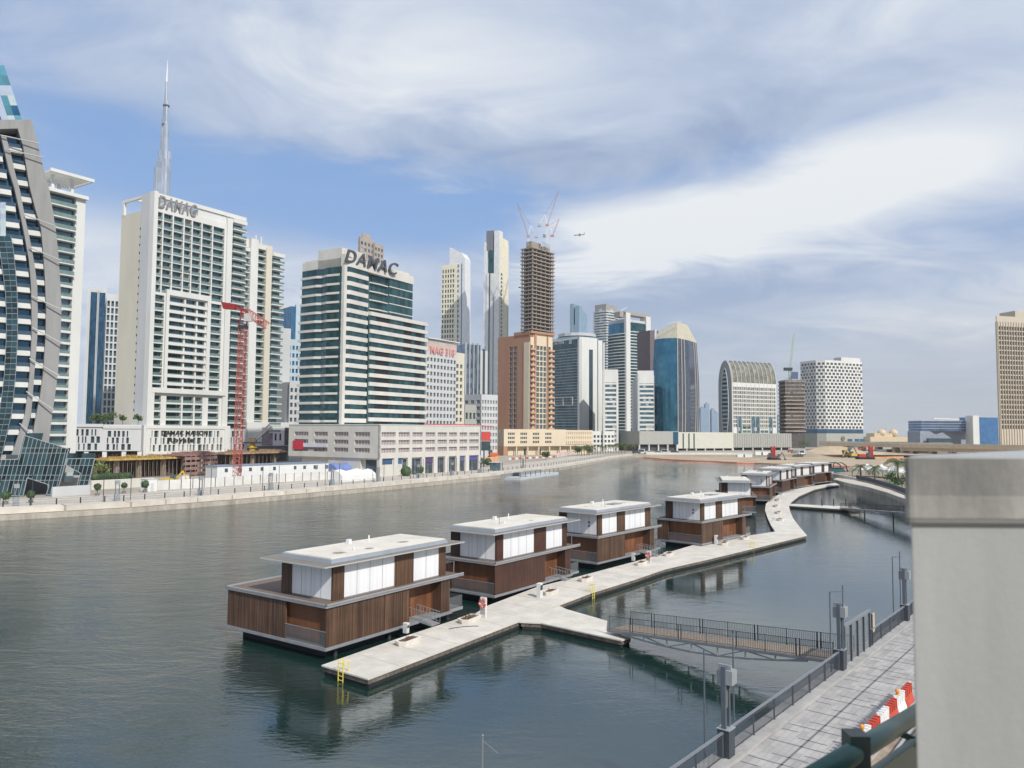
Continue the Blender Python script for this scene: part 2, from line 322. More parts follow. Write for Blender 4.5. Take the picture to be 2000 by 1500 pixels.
# quay: lower ledge then upper wall
q0 = bank; q1 = offset_line(bank, 0.7); q2 = offset_line(bank, 5.0)
far_back = 4590
wallN = [G(1275, 891.5, 0.3), G(1471, 891.5, 0.3), G(1600, 893, 0.3), G(1800, 893, 0.3)]
landpoly = [(p.x, p.y) for p in q1] + [(p.x, p.y) for p in wallN] + [(4390, wallN[-1].y), (4390, far_back), (-4390, far_back), (-4390, 60)]
lm = MB(); lm.prism(landpoly, -1.0, LZ)
structure('city_ground', lm, city)
ledge = MB(); ledge.prism([(p.x, p.y) for p in q0] + [(p.x, p.y) for p in q1[::-1]], -1.0, 0.95)
qm = mat('quay stone', (0.40, 0.36, 0.30), 0.9, var=0.3, scale=0.5, streak=0.4, bump=0.4)
structure('quay_ledge', ledge, qm)
cope = MB()
for i in range(len(q1) - 1):
    a, b = q1[i], q1[i + 1]; n = max(1, int((b - a).length / 6)); ia, ib = q2[i], q2[i + 1]
    for k in range(n):
        t0, t1 = k / n, (k + 1) / n - 0.04 / n
        o0, o1 = a.lerp(b, t0), a.lerp(b, t1); i0, i1 = ia.lerp(ib, t0), ia.lerp(ib, t1)
        e0 = (o0 - i0).normalized() * 0.12; e1 = (o1 - i1).normalized() * 0.12
        cope.prism([(o0.x + e0.x, o0.y + e0.y), (o1.x + e1.x, o1.y + e1.y), (i1.x, i1.y), (i0.x, i0.y)], 1.1, LZ + 0.12)
structure('quay_coping', cope, mat('quay coping', (0.58, 0.53, 0.45), 0.85, var=0.18, scale=0.3, island=0.06))
prom = MB(); q3 = offset_line(bank, 5.0); q4 = offset_line(bank, 24.0)
for i in range(len(q3) - 1):
    prom.add([(q3[i].x, q3[i].y, LZ + .006), (q3[i + 1].x, q3[i + 1].y, LZ + .006), (q4[i + 1].x, q4[i + 1].y, LZ + .006), (q4[i].x, q4[i].y, LZ + .006)], [(0, 1, 2, 3)])
structure('canal_promenade', prom, pavem)
# sand spit in front of the end of the canal
spit_px = [(1240, 893.5), (1262, 893.5), (1330, 898), (1430, 902), (1530, 906.5), (1600, 909), (1700, 910), (1800, 910), (2100, 910)]
sp = [G(x, y, 0.25) for x, y in spit_px]
m_ = MB(); m_.prism([(p.x, p.y) for p in sp] + [(sp[-1].x + 900, sp[-1].y), (sp[-1].x + 900, wallN[-1].y + 2), (wallN[-1].x, wallN[-1].y + 1), (wallN[0].x, wallN[0].y + 1)], -1, 0.3)
structure('sand_bank', m_, sandm)
m_ = MB()   # sandy building ground behind it
sg = [G(1480, 886, LZ), G(1640, 889, LZ), G(2200, 889, LZ)]
m_.add([(sg[0].x, sg[0].y, LZ + .01), (wallN[2].x, wallN[2].y, LZ + .01), (wallN[3].x + 600, wallN[3].y, LZ + .01), (wallN[3].x + 900, 1200, LZ + .01), (450, 900, LZ + .01)], [(0, 1, 2, 3, 4)])
structure('site_ground', m_, sandm)

# near promenade on the right
PZ = 3.0
fa, fb = G(1310, 1502, PZ + 1.15), G(1782, 1173, PZ + 1.15)
fdir = (fb - fa); fdir.z = 0; fdir.normalize(); fn = Vector((-fdir.y, fdir.x, 0))      # fn points to the water
F0 = Vector((fa.x, fa.y, PZ)) - fdir * 12; 
FL = (fb - fa).length + 60
bank2 = [G(1790, 993, 0), G(1770, 982, 0), G(1735, 968.5, 0), G(1697, 958, 0), G(1660, 950, 0), G(1632, 943.5, 0), G(1616, 936, 0)]
tipb = [G(1622, 926, PZ - .4), G(1700, 921, PZ - .4), G(1800, 917, PZ - .4)]
Fend = F0 + fdir * FL
Fs = F0 - fdir * 60 + fn * 0.45; Fe = Fend + fn * 0.45
rp = [(Fs.x, Fs.y), (Fe.x, Fe.y), (bank2[0].x + 14, (Fe.y + bank2[0].y) / 2)] + [(p.x, p.y) for p in bank2] + [(p.x, p.y) for p in tipb] + [(700, tipb[-1].y + 20), (900, 100), (300, -250), (-50, -250)]
m_ = MB(); m_.prism(rp, -1.0, PZ)
structure('near_bank', m_, mat('near bank soil', (0.30, 0.25, 0.18), 0.95, var=0.4, scale=1.4, bump=0.8, bscale=5))
bw = MB(); o2 = offset_line(bank2, .7)
for k_ in range(len(bank2) - 1):
    bw.prism([(bank2[k_].x, bank2[k_].y), (bank2[k_ + 1].x, bank2[k_ + 1].y), (o2[k_ + 1].x, o2[k_ + 1].y), (o2[k_].x, o2[k_].y)], -1.0, PZ + .25)
structure('bank_quay', bw, mat('bank quay stone', (0.70, 0.65, 0.56), 0.9, var=0.3, scale=0.6, streak=0.4, bump=0.4))
def paving_mat():
    m, nt, b = nodes_of('promenade pavers'); N, L = nt.nodes, nt.links
    tc = N.new('ShaderNodeTexCoord'); mp = N.new('ShaderNodeMapping'); L.new(tc.outputs['Object'], mp.inputs[0])
    br = N.new('ShaderNodeTexBrick'); br.inputs['Scale'].default_value = 1.0; br.inputs['Brick Width'].default_value = 0.9; br.inputs['Row Height'].default_value = 0.3; br.inputs['Mortar Size'].default_value = 0.008; br.offset = 0.37
    br.inputs['Color1'].default_value = (0.42, 0.40, 0.375, 1); br.inputs['Color2'].default_value = (0.29, 0.275, 0.265, 1); br.inputs['Mortar'].default_value = (0.24, 0.23, 0.22, 1); br.inputs['Bias'].default_value = -0.35
    L.new(mp.outputs[0], br.inputs[0])
    n = N.new('ShaderNodeTexNoise'); n.inputs['Scale'].default_value = 0.6; n.inputs['Detail'].default_value = 8; n.inputs['Roughness'].default_value = 0.7; L.new(tc.outputs['Object'], n.inputs[0])
    mr = N.new('ShaderNodeMapRange'); L.new(n.outputs[0], mr.inputs[0]); mr.inputs[1].default_value = .3; mr.inputs[2].default_value = .7; mr.inputs[3].default_value = .82; mr.inputs[4].default_value = 1.14
    vm = N.new('ShaderNodeVectorMath'); vm.operation = 'SCALE'; L.new(br.outputs[0], vm.inputs[0]); L.new(mr.outputs[0], vm.inputs['Scale']); L.new(vm.outputs[0], b.inputs['Base Color'])
    b.inputs['Roughness'].default_value = 0.8; return m
fang = math.atan2(fdir.y, fdir.x)
def fl(a, b_, z=0.0):       # along the fence, distance inland from it
    p = F0 + fdir * a - fn * b_; return Vector((p.x, p.y, PZ + z))
PW = 4.9
pm = MB(); pm.add([(-60, -PW, 0), (FL, -PW, 0), (FL, -0.5, 0), (-60, -0.5, 0)], [(0, 1, 2, 3)])
o = structure('paved_promenade', pm, paving_mat()); o.location = (F0.x, F0.y, PZ + 0.008); o.rotation_euler = (0, 0, fang)
pm = MB()
def strip(a0, a1, b0, b1): pm.add([(a0, -b0, 0), (a1, -b0, 0), (a1, -b1, 0), (a0, -b1, 0)], [(0, 1, 2, 3)])
strip(-60, FL, 2.02, 2.13)
k = 0; a = -59.0
while a < FL - 4:
    strip(a, a + .09, .62, 4.3 if k % 3 else 3.3); strip(a + .9, a + .98, 1.3 + .3 * (k % 2), 2.9); strip(a + 1.6, a + 1.68, .6, 1.4) if k % 2 else strip(a + 1.5, a + 1.58, 2.5, 4.4)
    if k % 2: strip(a + .2, a + 1.3, 3.5, 3.57)
    a += 2.4; k += 1
o = structure('paving_line', pm, mat('dark paver', (0.16, 0.155, 0.17), 0.85, coords='obj')); o.location = (F0.x, F0.y, PZ + 0.013); o.rotation_euler = (0, 0, fang)
kb = MB(); kb.box(-60, FL, -0.5, 0.55, -1.2, 0.10)
o = structure('promenade_kerb', kb, mat('kerb stone', (0.36, 0.35, 0.33), 0.85, var=0.2, scale=0.8, bump=0.2, coords='obj')); o.location = (F0.x, F0.y, PZ); o.rotation_euler = (0, 0, fang)

# ================================================================= floating docks
DZ = 0.65
deckm = mat('dock deck concrete', (0.60, 0.56, 0.49), 0.85, var=0.16, scale=0.5, bump=0.15, bscale=4)
edgem = mat('dock edge', (0.14, 0.12, 0.10), 0.9, var=0.6, scale=3.5, streak=0.4)
floatm = mat('dock float', (0.02, 0.02, 0.02), 0.8, var=0.3)
def dock(name, px, label, z=DZ, thick=0.1, inset=0.1):
    pts = [G(x, y, z) for x, y in px]
    c = sum(pts, Vector()) / len(pts)
    t = empty(name, (c.x, c.y, 0), label, 'floating dock')
    pl = [(p.x, p.y) for p in pts]
    MB().prism(pl, z - thick, z).build('deck', deckm, t)
    ar = sum(pl[i][0] * pl[(i + 1) % len(pl)][1] - pl[(i + 1) % len(pl)][0] * pl[i][1] for i in range(len(pl)))
    sg = 1 if ar > 0 else -1; n = len(pl); ins = []
    for i in range(n):
        p0, p1, p2 = [Vector(pl[(i + k) % n]) for k in (-1, 0, 1)]
        e1 = (p1 - p0).normalized(); e2 = (p2 - p1).normalized(); n1 = Vector((-e1.y, e1.x)) * sg; n2 = Vector((-e2.y, e2.x)) * sg
        b_ = (n1 + n2); k = inset / max(0.35, b_.length_squared / 2) ; ins.append(tuple(p1 + b_ * k))
    MB().prism(ins, z - thick - .32, z - thick - .002).build('edge_beam', edgem, t)
    ins2 = [tuple(Vector(q) + (Vector((c.x, c.y)) - Vector(q)).normalized() * .12) for q in ins]
    MB().prism(ins2, -0.5, z - thick - .322).build('float', floatm, t)
    return t
left_edge = [(628, 1299), (780, 1246), (930, 1197), (952, 1183), (1047, 1147), (1122, 1128), (1280, 1086), (1380, 1057), (1476, 1044), (1514, 1038)]
curve_in = [(1506, 1026), (1499, 1011), (1494, 996), (1496, 984), (1506, 974), (1524, 964), (1544, 957), (1580, 950), (1632, 943)]
curve_out = [(1640, 947), (1610, 951.5), (1590, 956), (1560, 969), (1546, 980), (1541, 988), (1543, 998), (1549, 1012), (1560, 1027), (1576, 1045.5)]
right_edge = [(1380, 1092.5), (1300, 1110.5), (1240, 1131), (1156, 1157), (1090, 1182)]
right2 = [(1012, 1214), (900, 1257), (719, 1326)]
dock('floating_dock', left_edge + curve_in + curve_out + right_edge + right2, 'long pale floating dock that bends round the row of houseboats')
dock('dock_platform', [(1014, 1214.5), (1092, 1183), (1106, 1189.5), (1186, 1212.5), (1184, 1231), (1235, 1243.5), (1214, 1250.5), (1056, 1216.5)], 'wedge shaped dock platform between the long dock and the slatted gangway', z=DZ - 0.03)
dock('dock_walkway', [(1545, 984), (1541, 987.5), (1640, 994), (1680, 994.5), (1680, 990), (1600, 986.5)], 'narrow straight dock arm reaching right from the curved dock', z=DZ - 0.03)
# expansion joints on the deck
jm = MB()
for i in range(1, 26):
    t = i / 26.0
    def at(line, t):
        L_ = [0]; 
        for q in range(len(line) - 1): L_.append(L_[-1] + (line[q + 1] - line[q]).length)
        s = t * L_[-1]
        for q in range(len(line) - 1):
            if s <= L_[q + 1]: return line[q].lerp(line[q + 1], (s - L_[q]) / (L_[q + 1] - L_[q]))
        return line[-1]
    A = [G(x, y, DZ) for x, y in left_edge[:-1]]; B = [G(x, y, DZ) for x, y in (right2[::-1] + right_edge[::-1])] + [G(1576, 1045.5, DZ)]
    p, q = at(A, t), at(B, t * 0.93); d = (q - p).normalized(); s = Vector((-d.y, d.x, 0)) * .03
    p = p + d * .25; q = q - d * .25
    jm.add([(p.x - s.x, p.y - s.y, DZ + .004), (q.x - s.x, q.y - s.y, DZ + .004), (q.x + s.x, q.y + s.y, DZ + .004), (p.x + s.x, p.y + s.y, DZ + .004)], [(0, 1, 2, 3)])
t_ = [o for o in COL.objects if o.name == 'floating_dock'][0]
jm.build('deck_joint', mat('joint', (0.35, 0.33, 0.3), 0.9), t_)

# ================================================================= houseboats
slat = wood('slatted timber', (0.030, 0.014, 0.008), (0.15, 0.082, 0.046), 15.0, 0.9)
slatd = wood('dark slatted timber', (0.022, 0.009, 0.006), (0.11, 0.046, 0.027), 15.0, 0.9)
ply = wood('orange timber panel', (0.13, 0.05, 0.02), (0.20, 0.08, 0.032), 1.5, 0.1)
greym = mat('grey boat trim', (0.24, 0.25, 0.26), 0.6, var=0.15, scale=1.0, coords='obj')
roofm = mat('white roof membrane', (0.66, 0.61, 0.53), 0.8, var=0.14, scale=0.35, coords='obj')
stain = mat('roof stain', (0.30, 0.27, 0.22), 0.9, var=0.5, scale=3, coords='obj')
def curtain_mat():
    m, nt, b = nodes_of('white curtain glass'); N, L = nt.nodes, nt.links
    tc = N.new('ShaderNodeTexCoord'); mp = N.new('ShaderNodeMapping'); L.new(tc.outputs['Object'], mp.inputs[0]); mp.inputs['Scale'].default_value = (3, 3, 0.05)
    n = N.new('ShaderNodeTexNoise'); n.inputs['Scale'].default_value = 1.0; n.inputs['Detail'].default_value = 3; L.new(mp.outputs[0], n.inputs[0])
    r = N.new('ShaderNodeValToRGB'); r.color_ramp.elements[0].position = .3; r.color_ramp.elements[0].color = (.74, .75, .76, 1); r.color_ramp.elements[1].position = .6; r.color_ramp.elements[1].color = (.84, .84, .84, 1)
    L.new(n.outputs[0], r.inputs[0]); L.new(r.outputs[0], b.inputs['Base Color']); b.inputs['Roughness'].default_value = .5; b.inputs['Coat Weight'].default_value = .6; b.inputs['Coat Roughness'].default_value = .03
    bu = N.new('ShaderNodeBump'); bu.inputs['Strength'].default_value = .2; bu.inputs['Distance'].default_value = .04; L.new(n.outputs[0], bu.inputs['Height']); L.new(bu.outputs[0], b.inputs['Normal'])
    return m
curt = curtain_mat()
clearg = mat('balustrade glass', (0.16, 0.18, 0.19), 0.05, var=0.02, alpha=0.3, coords='obj')
deckbrown = mat('terrace boards', (0.16, 0.12, 0.095), 0.8, var=0.15, scale=2, coords='obj')
def make_boat(W=7.4, segs=(1.15, 6.8, 9.1, 12.5), wing=0.0, dark=False, label='', lseg=9.1, stains=()):
    t = empty('houseboat', (0, 0, 0), label, 'houseboat', 'timber clad houseboats moored along the floating dock', local=True)
    sl = slatd if dark else slat
    L0 = 14.6; Wt = W + wing; U0 = 1.3
    MB().box(0.9, L0 + .6, 0.9, Wt - .9, -0.4, 0.62).build('hull', black, t)
    b = MB().box(-.05, L0 + .1, -.05, Wt + .05, .76, .98); b.box(0.25, L0 - .2, 0.25, Wt - .25, .62, .76)
    b.build('base_slab', greym, t)
    # lower storey
    b = MB(); b.box(.05, U0 + segs[2] - 1.3 + 0.0, .03, .16, 1.0, 3.86); b.build('slat_screen', sl, t)
    xr = U0 + segs[2] - 1.3
    MB().box(.5, xr, .16, .3, 1.0, 3.86).build('inner_wall', ply, t)
    MB().box(xr, L0 - 1.3, 1.2, 1.35, 1.0, 3.86).build('timber_wall', ply, t)
    MB().box(L0 - 1.3, L0 - .1, .1, 1.35, 1.0, 3.86).build('slat_post', sl, t)
    MB().box(xr, xr + .1, .16, 1.2, 1.0, 3.86).build('timber_wall', ply, t)
    MB().box(.45, .6, .3, Wt - .3, 1.0, 3.86).build('front_wall', ply, t)
    if wing: MB().box(.02, .18, W - 2.8, Wt - .05, 1.0, 3.86).build('slat_screen', sl, t)
    else: MB().box(.02, .18, W - 1.9, Wt - .05, 1.0, 3.86).build('slat_screen', sl, t)
    MB().box(.0, L0 - .2, Wt - .18, Wt - .03, 1.0, 3.86).build('slat_screen', sl, t)
    MB().box(L0 - .35, L0 - .2, 1.35, Wt - .3, 1.0, 3.86).build('rear_wall', ply, t)
    MB().box(xr + .4, xr + 1.4, 1.17, 1.21, 1.0, 3.2).build('door', mat('boat door', (0.10, 0.04, 0.02), .4, coords='obj'), t)
    # front balustrade
    ye = W - 2.8 if wing else W - 1.9
    b = MB().box(.03, .06, .1, ye, 1.02, 2.1, 0); b.box(.02, .07, .1, ye, 2.1, 2.14, 1); b.build('front_balustrade', [clearg, greym], t)
    # middle slab with its projecting lip
    b = MB().box(-.15, L0 + 1.6, -.15, Wt + .15, 3.88, 4.02); b.box(-.1, L0 + 1.5, -.1, Wt + .1, 4.021, 4.045, 1); b.build('middle_slab', [greym, deckbrown], t)
    b = MB(); 
    for (x0, x1, y0, y1) in ((-.15, L0 + 1.6, -.15, -.03), (-.15, -.03, -.15, Wt + .15), (-.15, L0 + 1.6, Wt + .03, Wt + .15)): b.box(x0, x1, y0, y1, 4.05, 4.16)
    b.build('slab_lip', mat('pale trim', (.30, .30, .30), .6, coords='obj'), t)
    # upper storey
    y0, y1 = .85, W - .75; z0, z1 = 4.05, 6.78; xe = U0 + 13.4
    MB().box(U0 + .35, xe - .35, y0 + .35, y1 - .35, z0, z1).build('upper_core', mat('inner wall', (.5, .49, .46), .8, coords='obj'), t)
    s0, s1, s2, s3 = [U0 + s for s in segs]
    for (x0, x1, kind) in ((U0, s0, 's'), (s0, s1, 'w'), (s1, s2, 's'), (s2, s3, 'w'), (s3, xe, 's')):
        for (ya, yb) in ((y0, y0 + .12), (y1 - .12, y1)):
            if kind == 's':
                MB().box(x0, x1, ya - (.08 if ya == y0 else 0), yb + (.08 if ya != y0 else 0), z0, z1).build('slat_panel', sl, t)
            else:
                w = MB().box(x0, x1, ya, yb, z0 + .1, z1 - .05).build('curtained_window', curt, t)
                f = MB().box(x0, x1, ya - .01, yb + .01, z0, z0 + .1)
                n = max(2, int((x1 - x0) / 1.3))
                for q in range(1, n): f.box(x0 + (x1 - x0) * q / n - .015, x0 + (x1 - x0) * q / n + .015, ya - .012, yb + .012, z0 + .1, z1 - .05)
                f.build('window_frame', greym, w)
    for (xa, xb, s) in ((U0, U0 + .12, -1), (xe - .12, xe, 1)):
        MB().box(xa - .08 if s < 0 else xa, xb if s < 0 else xb + .08, y1 - 1.2, y1 - .13, z0, z1).build('slat_panel', sl, t)
        w = MB().box(xa, xb, y0 + .13, y1 - 1.2, z0 + .1, z1 - .05).build('curtained_window', curt, t)
        f = MB().box(xa - .01, xb + .01, y0 + .13, y1 - 1.2, z0, z0 + .1)
        for q in range(1, 4): yy = y0 + .13 + (y1 - 1.33 - y0) * q / 4; f.box(xa - .012, xb + .012, yy - .012, yy + .012, z0 + .1, z1 - .05)
        f.build('window_frame', greym, w)
    # roof: thin eave and raised membrane
    b = MB().box(U0 - 1.5, xe + 1.7, y0 - .85, y1 + .85, 6.80, 6.86, 1); b.box(U0 - 1.55, xe + 1.75, y0 - .856, y0 - .85, 6.78, 6.88); b.box(U0 - 1.55, xe + 1.75, y1 + .85, y1 + .856, 6.78, 6.88); b.box(U0 - 1.56, U0 - 1.5, y0 - .85, y1 + .85, 6.78, 6.88); b.box(xe + 1.7, xe + 1.76, y0 - .85, y1 + .85, 6.78, 6.88)
    b.build('eave', [mat('eave trim', (.42, .42, .41), .6, coords='obj'), mat('eave slats', (.20, .18, .155), .7, coords='obj')], t)
    rx0, rx1, ry0, ry1 = U0 - .1, xe + .3, y0 + .05, y1 - .05
    b = MB(); b.hexa([(rx0 - .06, ry0 - .06, 6.862), (rx1 + .06, ry0 - .06, 6.862), (rx1 + .06, ry1 + .06, 6.862), (rx0 - .06, ry1 + .06, 6.862), (rx0, ry0, 7.16), (rx1, ry0, 7.16), (rx1, ry1, 7.16), (rx0, ry1, 7.16)])
    b.build('roof_fascia', mat('roof fascia', (.27, .30, .34), .6, coords='obj'), t)  # grey fascia, with the bluish dark of its shade put into the colour
    rf = MB().box(rx0 + .12, rx1 - .12, ry0 + .12, ry1 - .12, 7.161, 7.24).build('roof', roofm, t)
    for (sx, sy, sr) in stains:
        b = MB(); b.add([(sx + sr * math.cos(q * .7) * random.uniform(.7, 1.2), sy + sr * .8 * math.sin(q * .7) * random.uniform(.7, 1.2), 7.244) for q in range(9)], [tuple(range(9))]); b.build('water_stain', stain, rf)
    vw = mat('vent white', (.7, .7, .7), .5, coords='obj'); MB().box(U0 + 6.0, U0 + 6.35, y1 - 1.2, y1 - .85, 7.24, 7.62).build('roof_vent', vw, rf); MB().tube((U0 + 8.1, y1 - 1.5, 7.24), (U0 + 8.1, y1 - 1.5, 7.8), .06).build('vent_pipe', vw, rf); MB().tube((U0 + 4.1, y0 + 2, 7.24), (U0 + 4.1, y0 + 2, 7.5), .08).build('vent_pipe', vw, rf)
    # stern terrace and balustrade
    MB().box(L0 - .2, L0 + 2.2, .4, Wt - .4, .70, .95).build('stern_deck', mat('pale trim', (.5, .5, .5), .6), t)
    b = MB().box(L0 + 2.12, L0 + 2.16, .45, Wt - .45, .96, 2.0); b.box(L0 - .1, L0 + 2.12, .45, .49, .96, 2.0); b.build('stern_balustrade', clearg, t)
    b = MB()
    for k in range(4): b.box(L0 + .1 + k * .45, L0 + .14 + k * .45, .9, Wt - 1.2, 5.0 + .0, 5.06)
    for yy in (.95, Wt - 1.25): b.box(L0 + 1.5, L0 + 1.56, yy, yy + .06, 4.05, 5.06)
    b.build('upper_rail', greym, t)
    return t
boatpos = []
def boat_frame(cpx, cpy, ang):
    c = G(cpx, cpy, 0.85); return Vector((c.x, c.y, 0)), math.pi / 2 - R(ang)
SEG_A = (1.15, 6.8, 9.1, 12.5); SEG_B = (1.0, 4.6, 6.6, 12.0)
b1 = make_boat(wing=4.4, label='nearest houseboat, with a wide slatted lower wing and open terrace on its left', stains=((3.5, 2.6, .7), (6.6, 2.3, .55), (11.0, 2.6, .6)))
b2 = make_boat(segs=SEG_A, dark=True, stains=((5.6, 3.4, .3), (9.5, 2.2, .35)), label='second houseboat from the near end of the dock, reddish dark slats and plain pale roof')
b3 = make_boat(segs=SEG_B, stains=((12.0, 3.4, .4), (4.0, 4.4, .3)), label='third houseboat from the near end, two small vents on its front panel')
vb_ = mat('vent dark', (.14, .16, .18), .6)
for y_, z_ in ((2.05, 5.6), (2.05, 5.15)): MB().tube((1.3, y_, z_), (1.18, y_, z_), .13, n=10).build('round_vent', vb_, b3)
MB().box(8.0, 10.2, 2.6, 3.8, 7.24, 7.36).build('roof_hatch', greym, b3)
MB().tube((5.2, 2.2, 7.24), (5.2, 2.2, 7.9), .03, n=6).build('roof_aerial', steel, b3); MB().tube((4.2, 2.6, 7.24), (4.2, 2.6, 8.0), .03, n=6).build('roof_aerial', steel, b2)
B = [(b1, 636, 1270, 34.5), (b2, 966, 1166, 35.5), (b3, 1167, 1101, 39)]
for o, x, y, a in B:
    p, rz = boat_frame(x, y, a); o.location = p; o.rotation_euler = (0, 0, rz)
more = [(b3, 1371, 1064, 42, 'fourth houseboat, last one before the dock curves away'),
        (b2, 1477, 1001, 13, 'houseboat seen end on at the bend of the dock, with lilac white front panels'),
        (b3, 1504, 978, 24, 'sixth houseboat, half hidden behind the end-on houseboat'),
        (b2, 1528, 962, 33, 'seventh houseboat, in the middle of the distant row'),
        (b3, 1556, 952, 40, 'eighth houseboat, second from the far end of the row'),
        (b2, 1590, 944, 44, 'farthest houseboat at the far end of the row')]
for src, x, y, a, lab in more:
    p, rz = boat_frame(x, y, a); dup(src, p, rz, lab)
# wall boxes on front panels of the third and fourth boat are too small to matter beyond this: two round vents

# ================================================================= building kit
CAMV = Vector((0, 0, CAMZ))
class Fr:                       # a wall plane: a along, b height, d outwards
    def __init__(s, o, u, n): s.o = Vector((o[0], o[1], 0)); s.u = Vector((u[0], u[1], 0)); s.n = Vector((n[0], n[1], 0))
    def p(s, a, b, d=0.0): q = s.o + s.u * a + s.n * d; return Vector((q.x, q.y, b))
    def ab(s, px, py):          # pixel ray meets the plane
        r = ray(px, py); t = (s.o - CAMV).dot(s.n) / r.dot(s.n); w = CAMV + r * t
        return ((Vector((w.x, w.y, 0)) - s.o).dot(s.u), w.z)
def fbox(mb, fr, a0, a1, b0, b1, d0, d1, mi=0):
    return mb.hexa([fr.p(a0, b0, d1), fr.p(a1, b0, d1), fr.p(a1, b0, d0), fr.p(a0, b0, d0), fr.p(a0, b1, d1), fr.p(a1, b1, d1), fr.p(a1, b1, d0), fr.p(a0, b1, d0)], mi)
def fquad(mb, fr, a0, a1, b0, b1, d, mi=0): return mb.add([fr.p(a0, b0, d), fr.p(a1, b0, d), fr.p(a1, b1, d), fr.p(a0, b1, d)], [(0, 1, 2, 3)], mi)
def fpoly(mb, fr, pts, d0, d1, mi=0):      # outline in (a,b) given a thickness
    n = len(pts); ar = sum(pts[i][0] * pts[(i + 1) % n][1] - pts[(i + 1) % n][0] * pts[i][1] for i in range(n))
    if ar < 0: pts = pts[::-1]
    vs = [fr.p(a, b, d1) for a, b in pts] + [fr.p(a, b, d0) for a, b in pts]
    return mb.add(vs, [tuple(range(n)), tuple(range(n, 2 * n))[::-1]] + [(i, n + i, n + (i + 1) % n, (i + 1) % n) for i in range(n)], mi)
def fbar(mb, fr, a0, b0, a1, b1, w, d=0.1, mi=0, h=None): return mb.bar(fr.p(a0, b0, d), fr.p(a1, b1, d), w, h or w, mi)
def clip(poly, p, q):           # the stretches of p-q inside an outline
    ts = [0.0, 1.0]; n = len(poly); dx, dy = q[0] - p[0], q[1] - p[1]
    for i in range(n):
        a, b = poly[i], poly[(i + 1) % n]; ex, ey = b[0] - a[0], b[1] - a[1]; den = dx * ey - dy * ex
        if abs(den) < 1e-9: continue
        t = ((a[0] - p[0]) * ey - (a[1] - p[1]) * ex) / den; s = ((a[0] - p[0]) * dy - (a[1] - p[1]) * dx) / den
        if 0 < t < 1 and 0 <= s <= 1: ts.append(t)
    ts.sort(); out = []
    for t0, t1 in zip(ts, ts[1:]):
        m = (t0 + t1) / 2; x, y = p[0] + dx * m, p[1] + dy * m; ins = False
        for i in range(n):
            a, b = poly[i], poly[(i + 1) % n]
            if (a[1] > y) != (b[1] > y) and x < (b[0] - a[0]) * (y - a[1]) / (b[1] - a[1]) + a[0]: ins = not ins
        if ins and t1 - t0 > 1e-3: out.append(((p[0] + dx * t0, p[1] + dy * t0), (p[0] + dx * t1, p[1] + dy * t1)))
    return out
class T:
    def __init__(s, name, at, label, cat='tower', group=None):
        s.root = empty(name, (at[0], at[1], LZ), label, cat, group); s.pend = {}
    def part(s, name, mb, m, parent=None): return mb.build(name, m, parent or s.root)
    def many(s, name, m, mbs): s.pend.setdefault(name, []).extend((mb, m) for mb in mbs)
    def done(s, limit=100):
        for name, L_ in s.pend.items():
            def size(e):
                v = e[0].v; c = Vector(v[0]); r = max((Vector(q) - c).length for q in v); return -r / max(1, (c - CAMV).length)
            if len(L_) > limit: L_.sort(key=size)
            for mb, m in L_[:limit]: mb.build(name, m, s.root)
            rest = L_[limit:]
            if rest:
                mats = []; big = MB()
                for mb, m in rest:
                    ml = m if isinstance(m, (list, tuple)) else [m]
                    k = len(big.v); big.v += mb.v; big.f += [tuple(i + k for i in f) for f in mb.f]
                    for mi in mb.m:
                        if ml[mi] not in mats: mats.append(ml[mi])
                        big.m.append(mats.index(ml[mi]))
                o = big.build(name, mats, s.root); o['kind'] = 'stuff'
        s.pend = {}
        return s.root
def corner(cx, Yc, ang, lx, rx, yref=840):
    C = P(cx, yref, Yc); C.z = 0; a = R(ang); ur = Vector((math.sin(a), math.cos(a), 0)); ul = Vector((-math.cos(a), math.sin(a), 0))
    def length(u, px): r = ray(px, yref); return (C.y * r.x - C.x * r.y) / (u.x * r.y - u.y * r.x)
    LR = length(ur, rx) if rx else 0; LL = length(ul, lx) if lx else 0
    return C, ur, ul, LR, LL, Fr(C, ur, (ur.y, -ur.x)), Fr(C + ul * LL, -ul, -ur)
def foot(C, ur, ul, pts): return [((C + ur * x + ul * y).x, (C + ur * x + ul * y).y) for x, y in pts]
def grid(t, fr, W, z0, z1, rows, rec, wall, win, wname='window', pname='wall', mull=0, frame=None, thick=None, rail=None, rname='balcony_rail', a0=0.0, panes=True):
    """rows: list of (b0, b1, [(a0,a1)...]); solid everywhere else, windows set back by rec"""
    w = MB(); wins = []; rails = []; prev = z0
    for (b0, b1, cols) in rows:
        if b0 > prev + .01: fbox(w, fr, a0, W, prev, b0, -rec, 0)
        pa = a0
        for (c0, c1) in cols:
            if c0 > pa + .01: fbox(w, fr, pa, c0, b0, b1, -rec, 0)
            pa = c1
            m = MB(); fquad(m, fr, c0, c1, b0, b1, -rec + .03)
            if mull:
                n = max(1, round((c1 - c0) / mull))
                for q in range(1, n): x = c0 + (c1 - c0) * q / n; fbox(m, fr, x - .06, x + .06, b0, b1, -rec + .03, -rec + .12, 1)
            if panes: wins.append(m)
            if rail is not None:
                m = MB(); fbox(m, fr, c0 + .02, c1 - .02, b0 + .05, b0 + 1.1, -.12, -.06); rails.append(m)
        if W > pa + .01: fbox(w, fr, pa, W, b0, b1, -rec, 0)
        prev = b1
    if z1 > prev + .01: fbox(w, fr, a0, W, prev, z1, -rec, 0)
    t.part(pname, w, wall)
    t.many(wname, [win, frame or white] if mull else win, wins)
    if rails: t.many(rname, rail, rails)
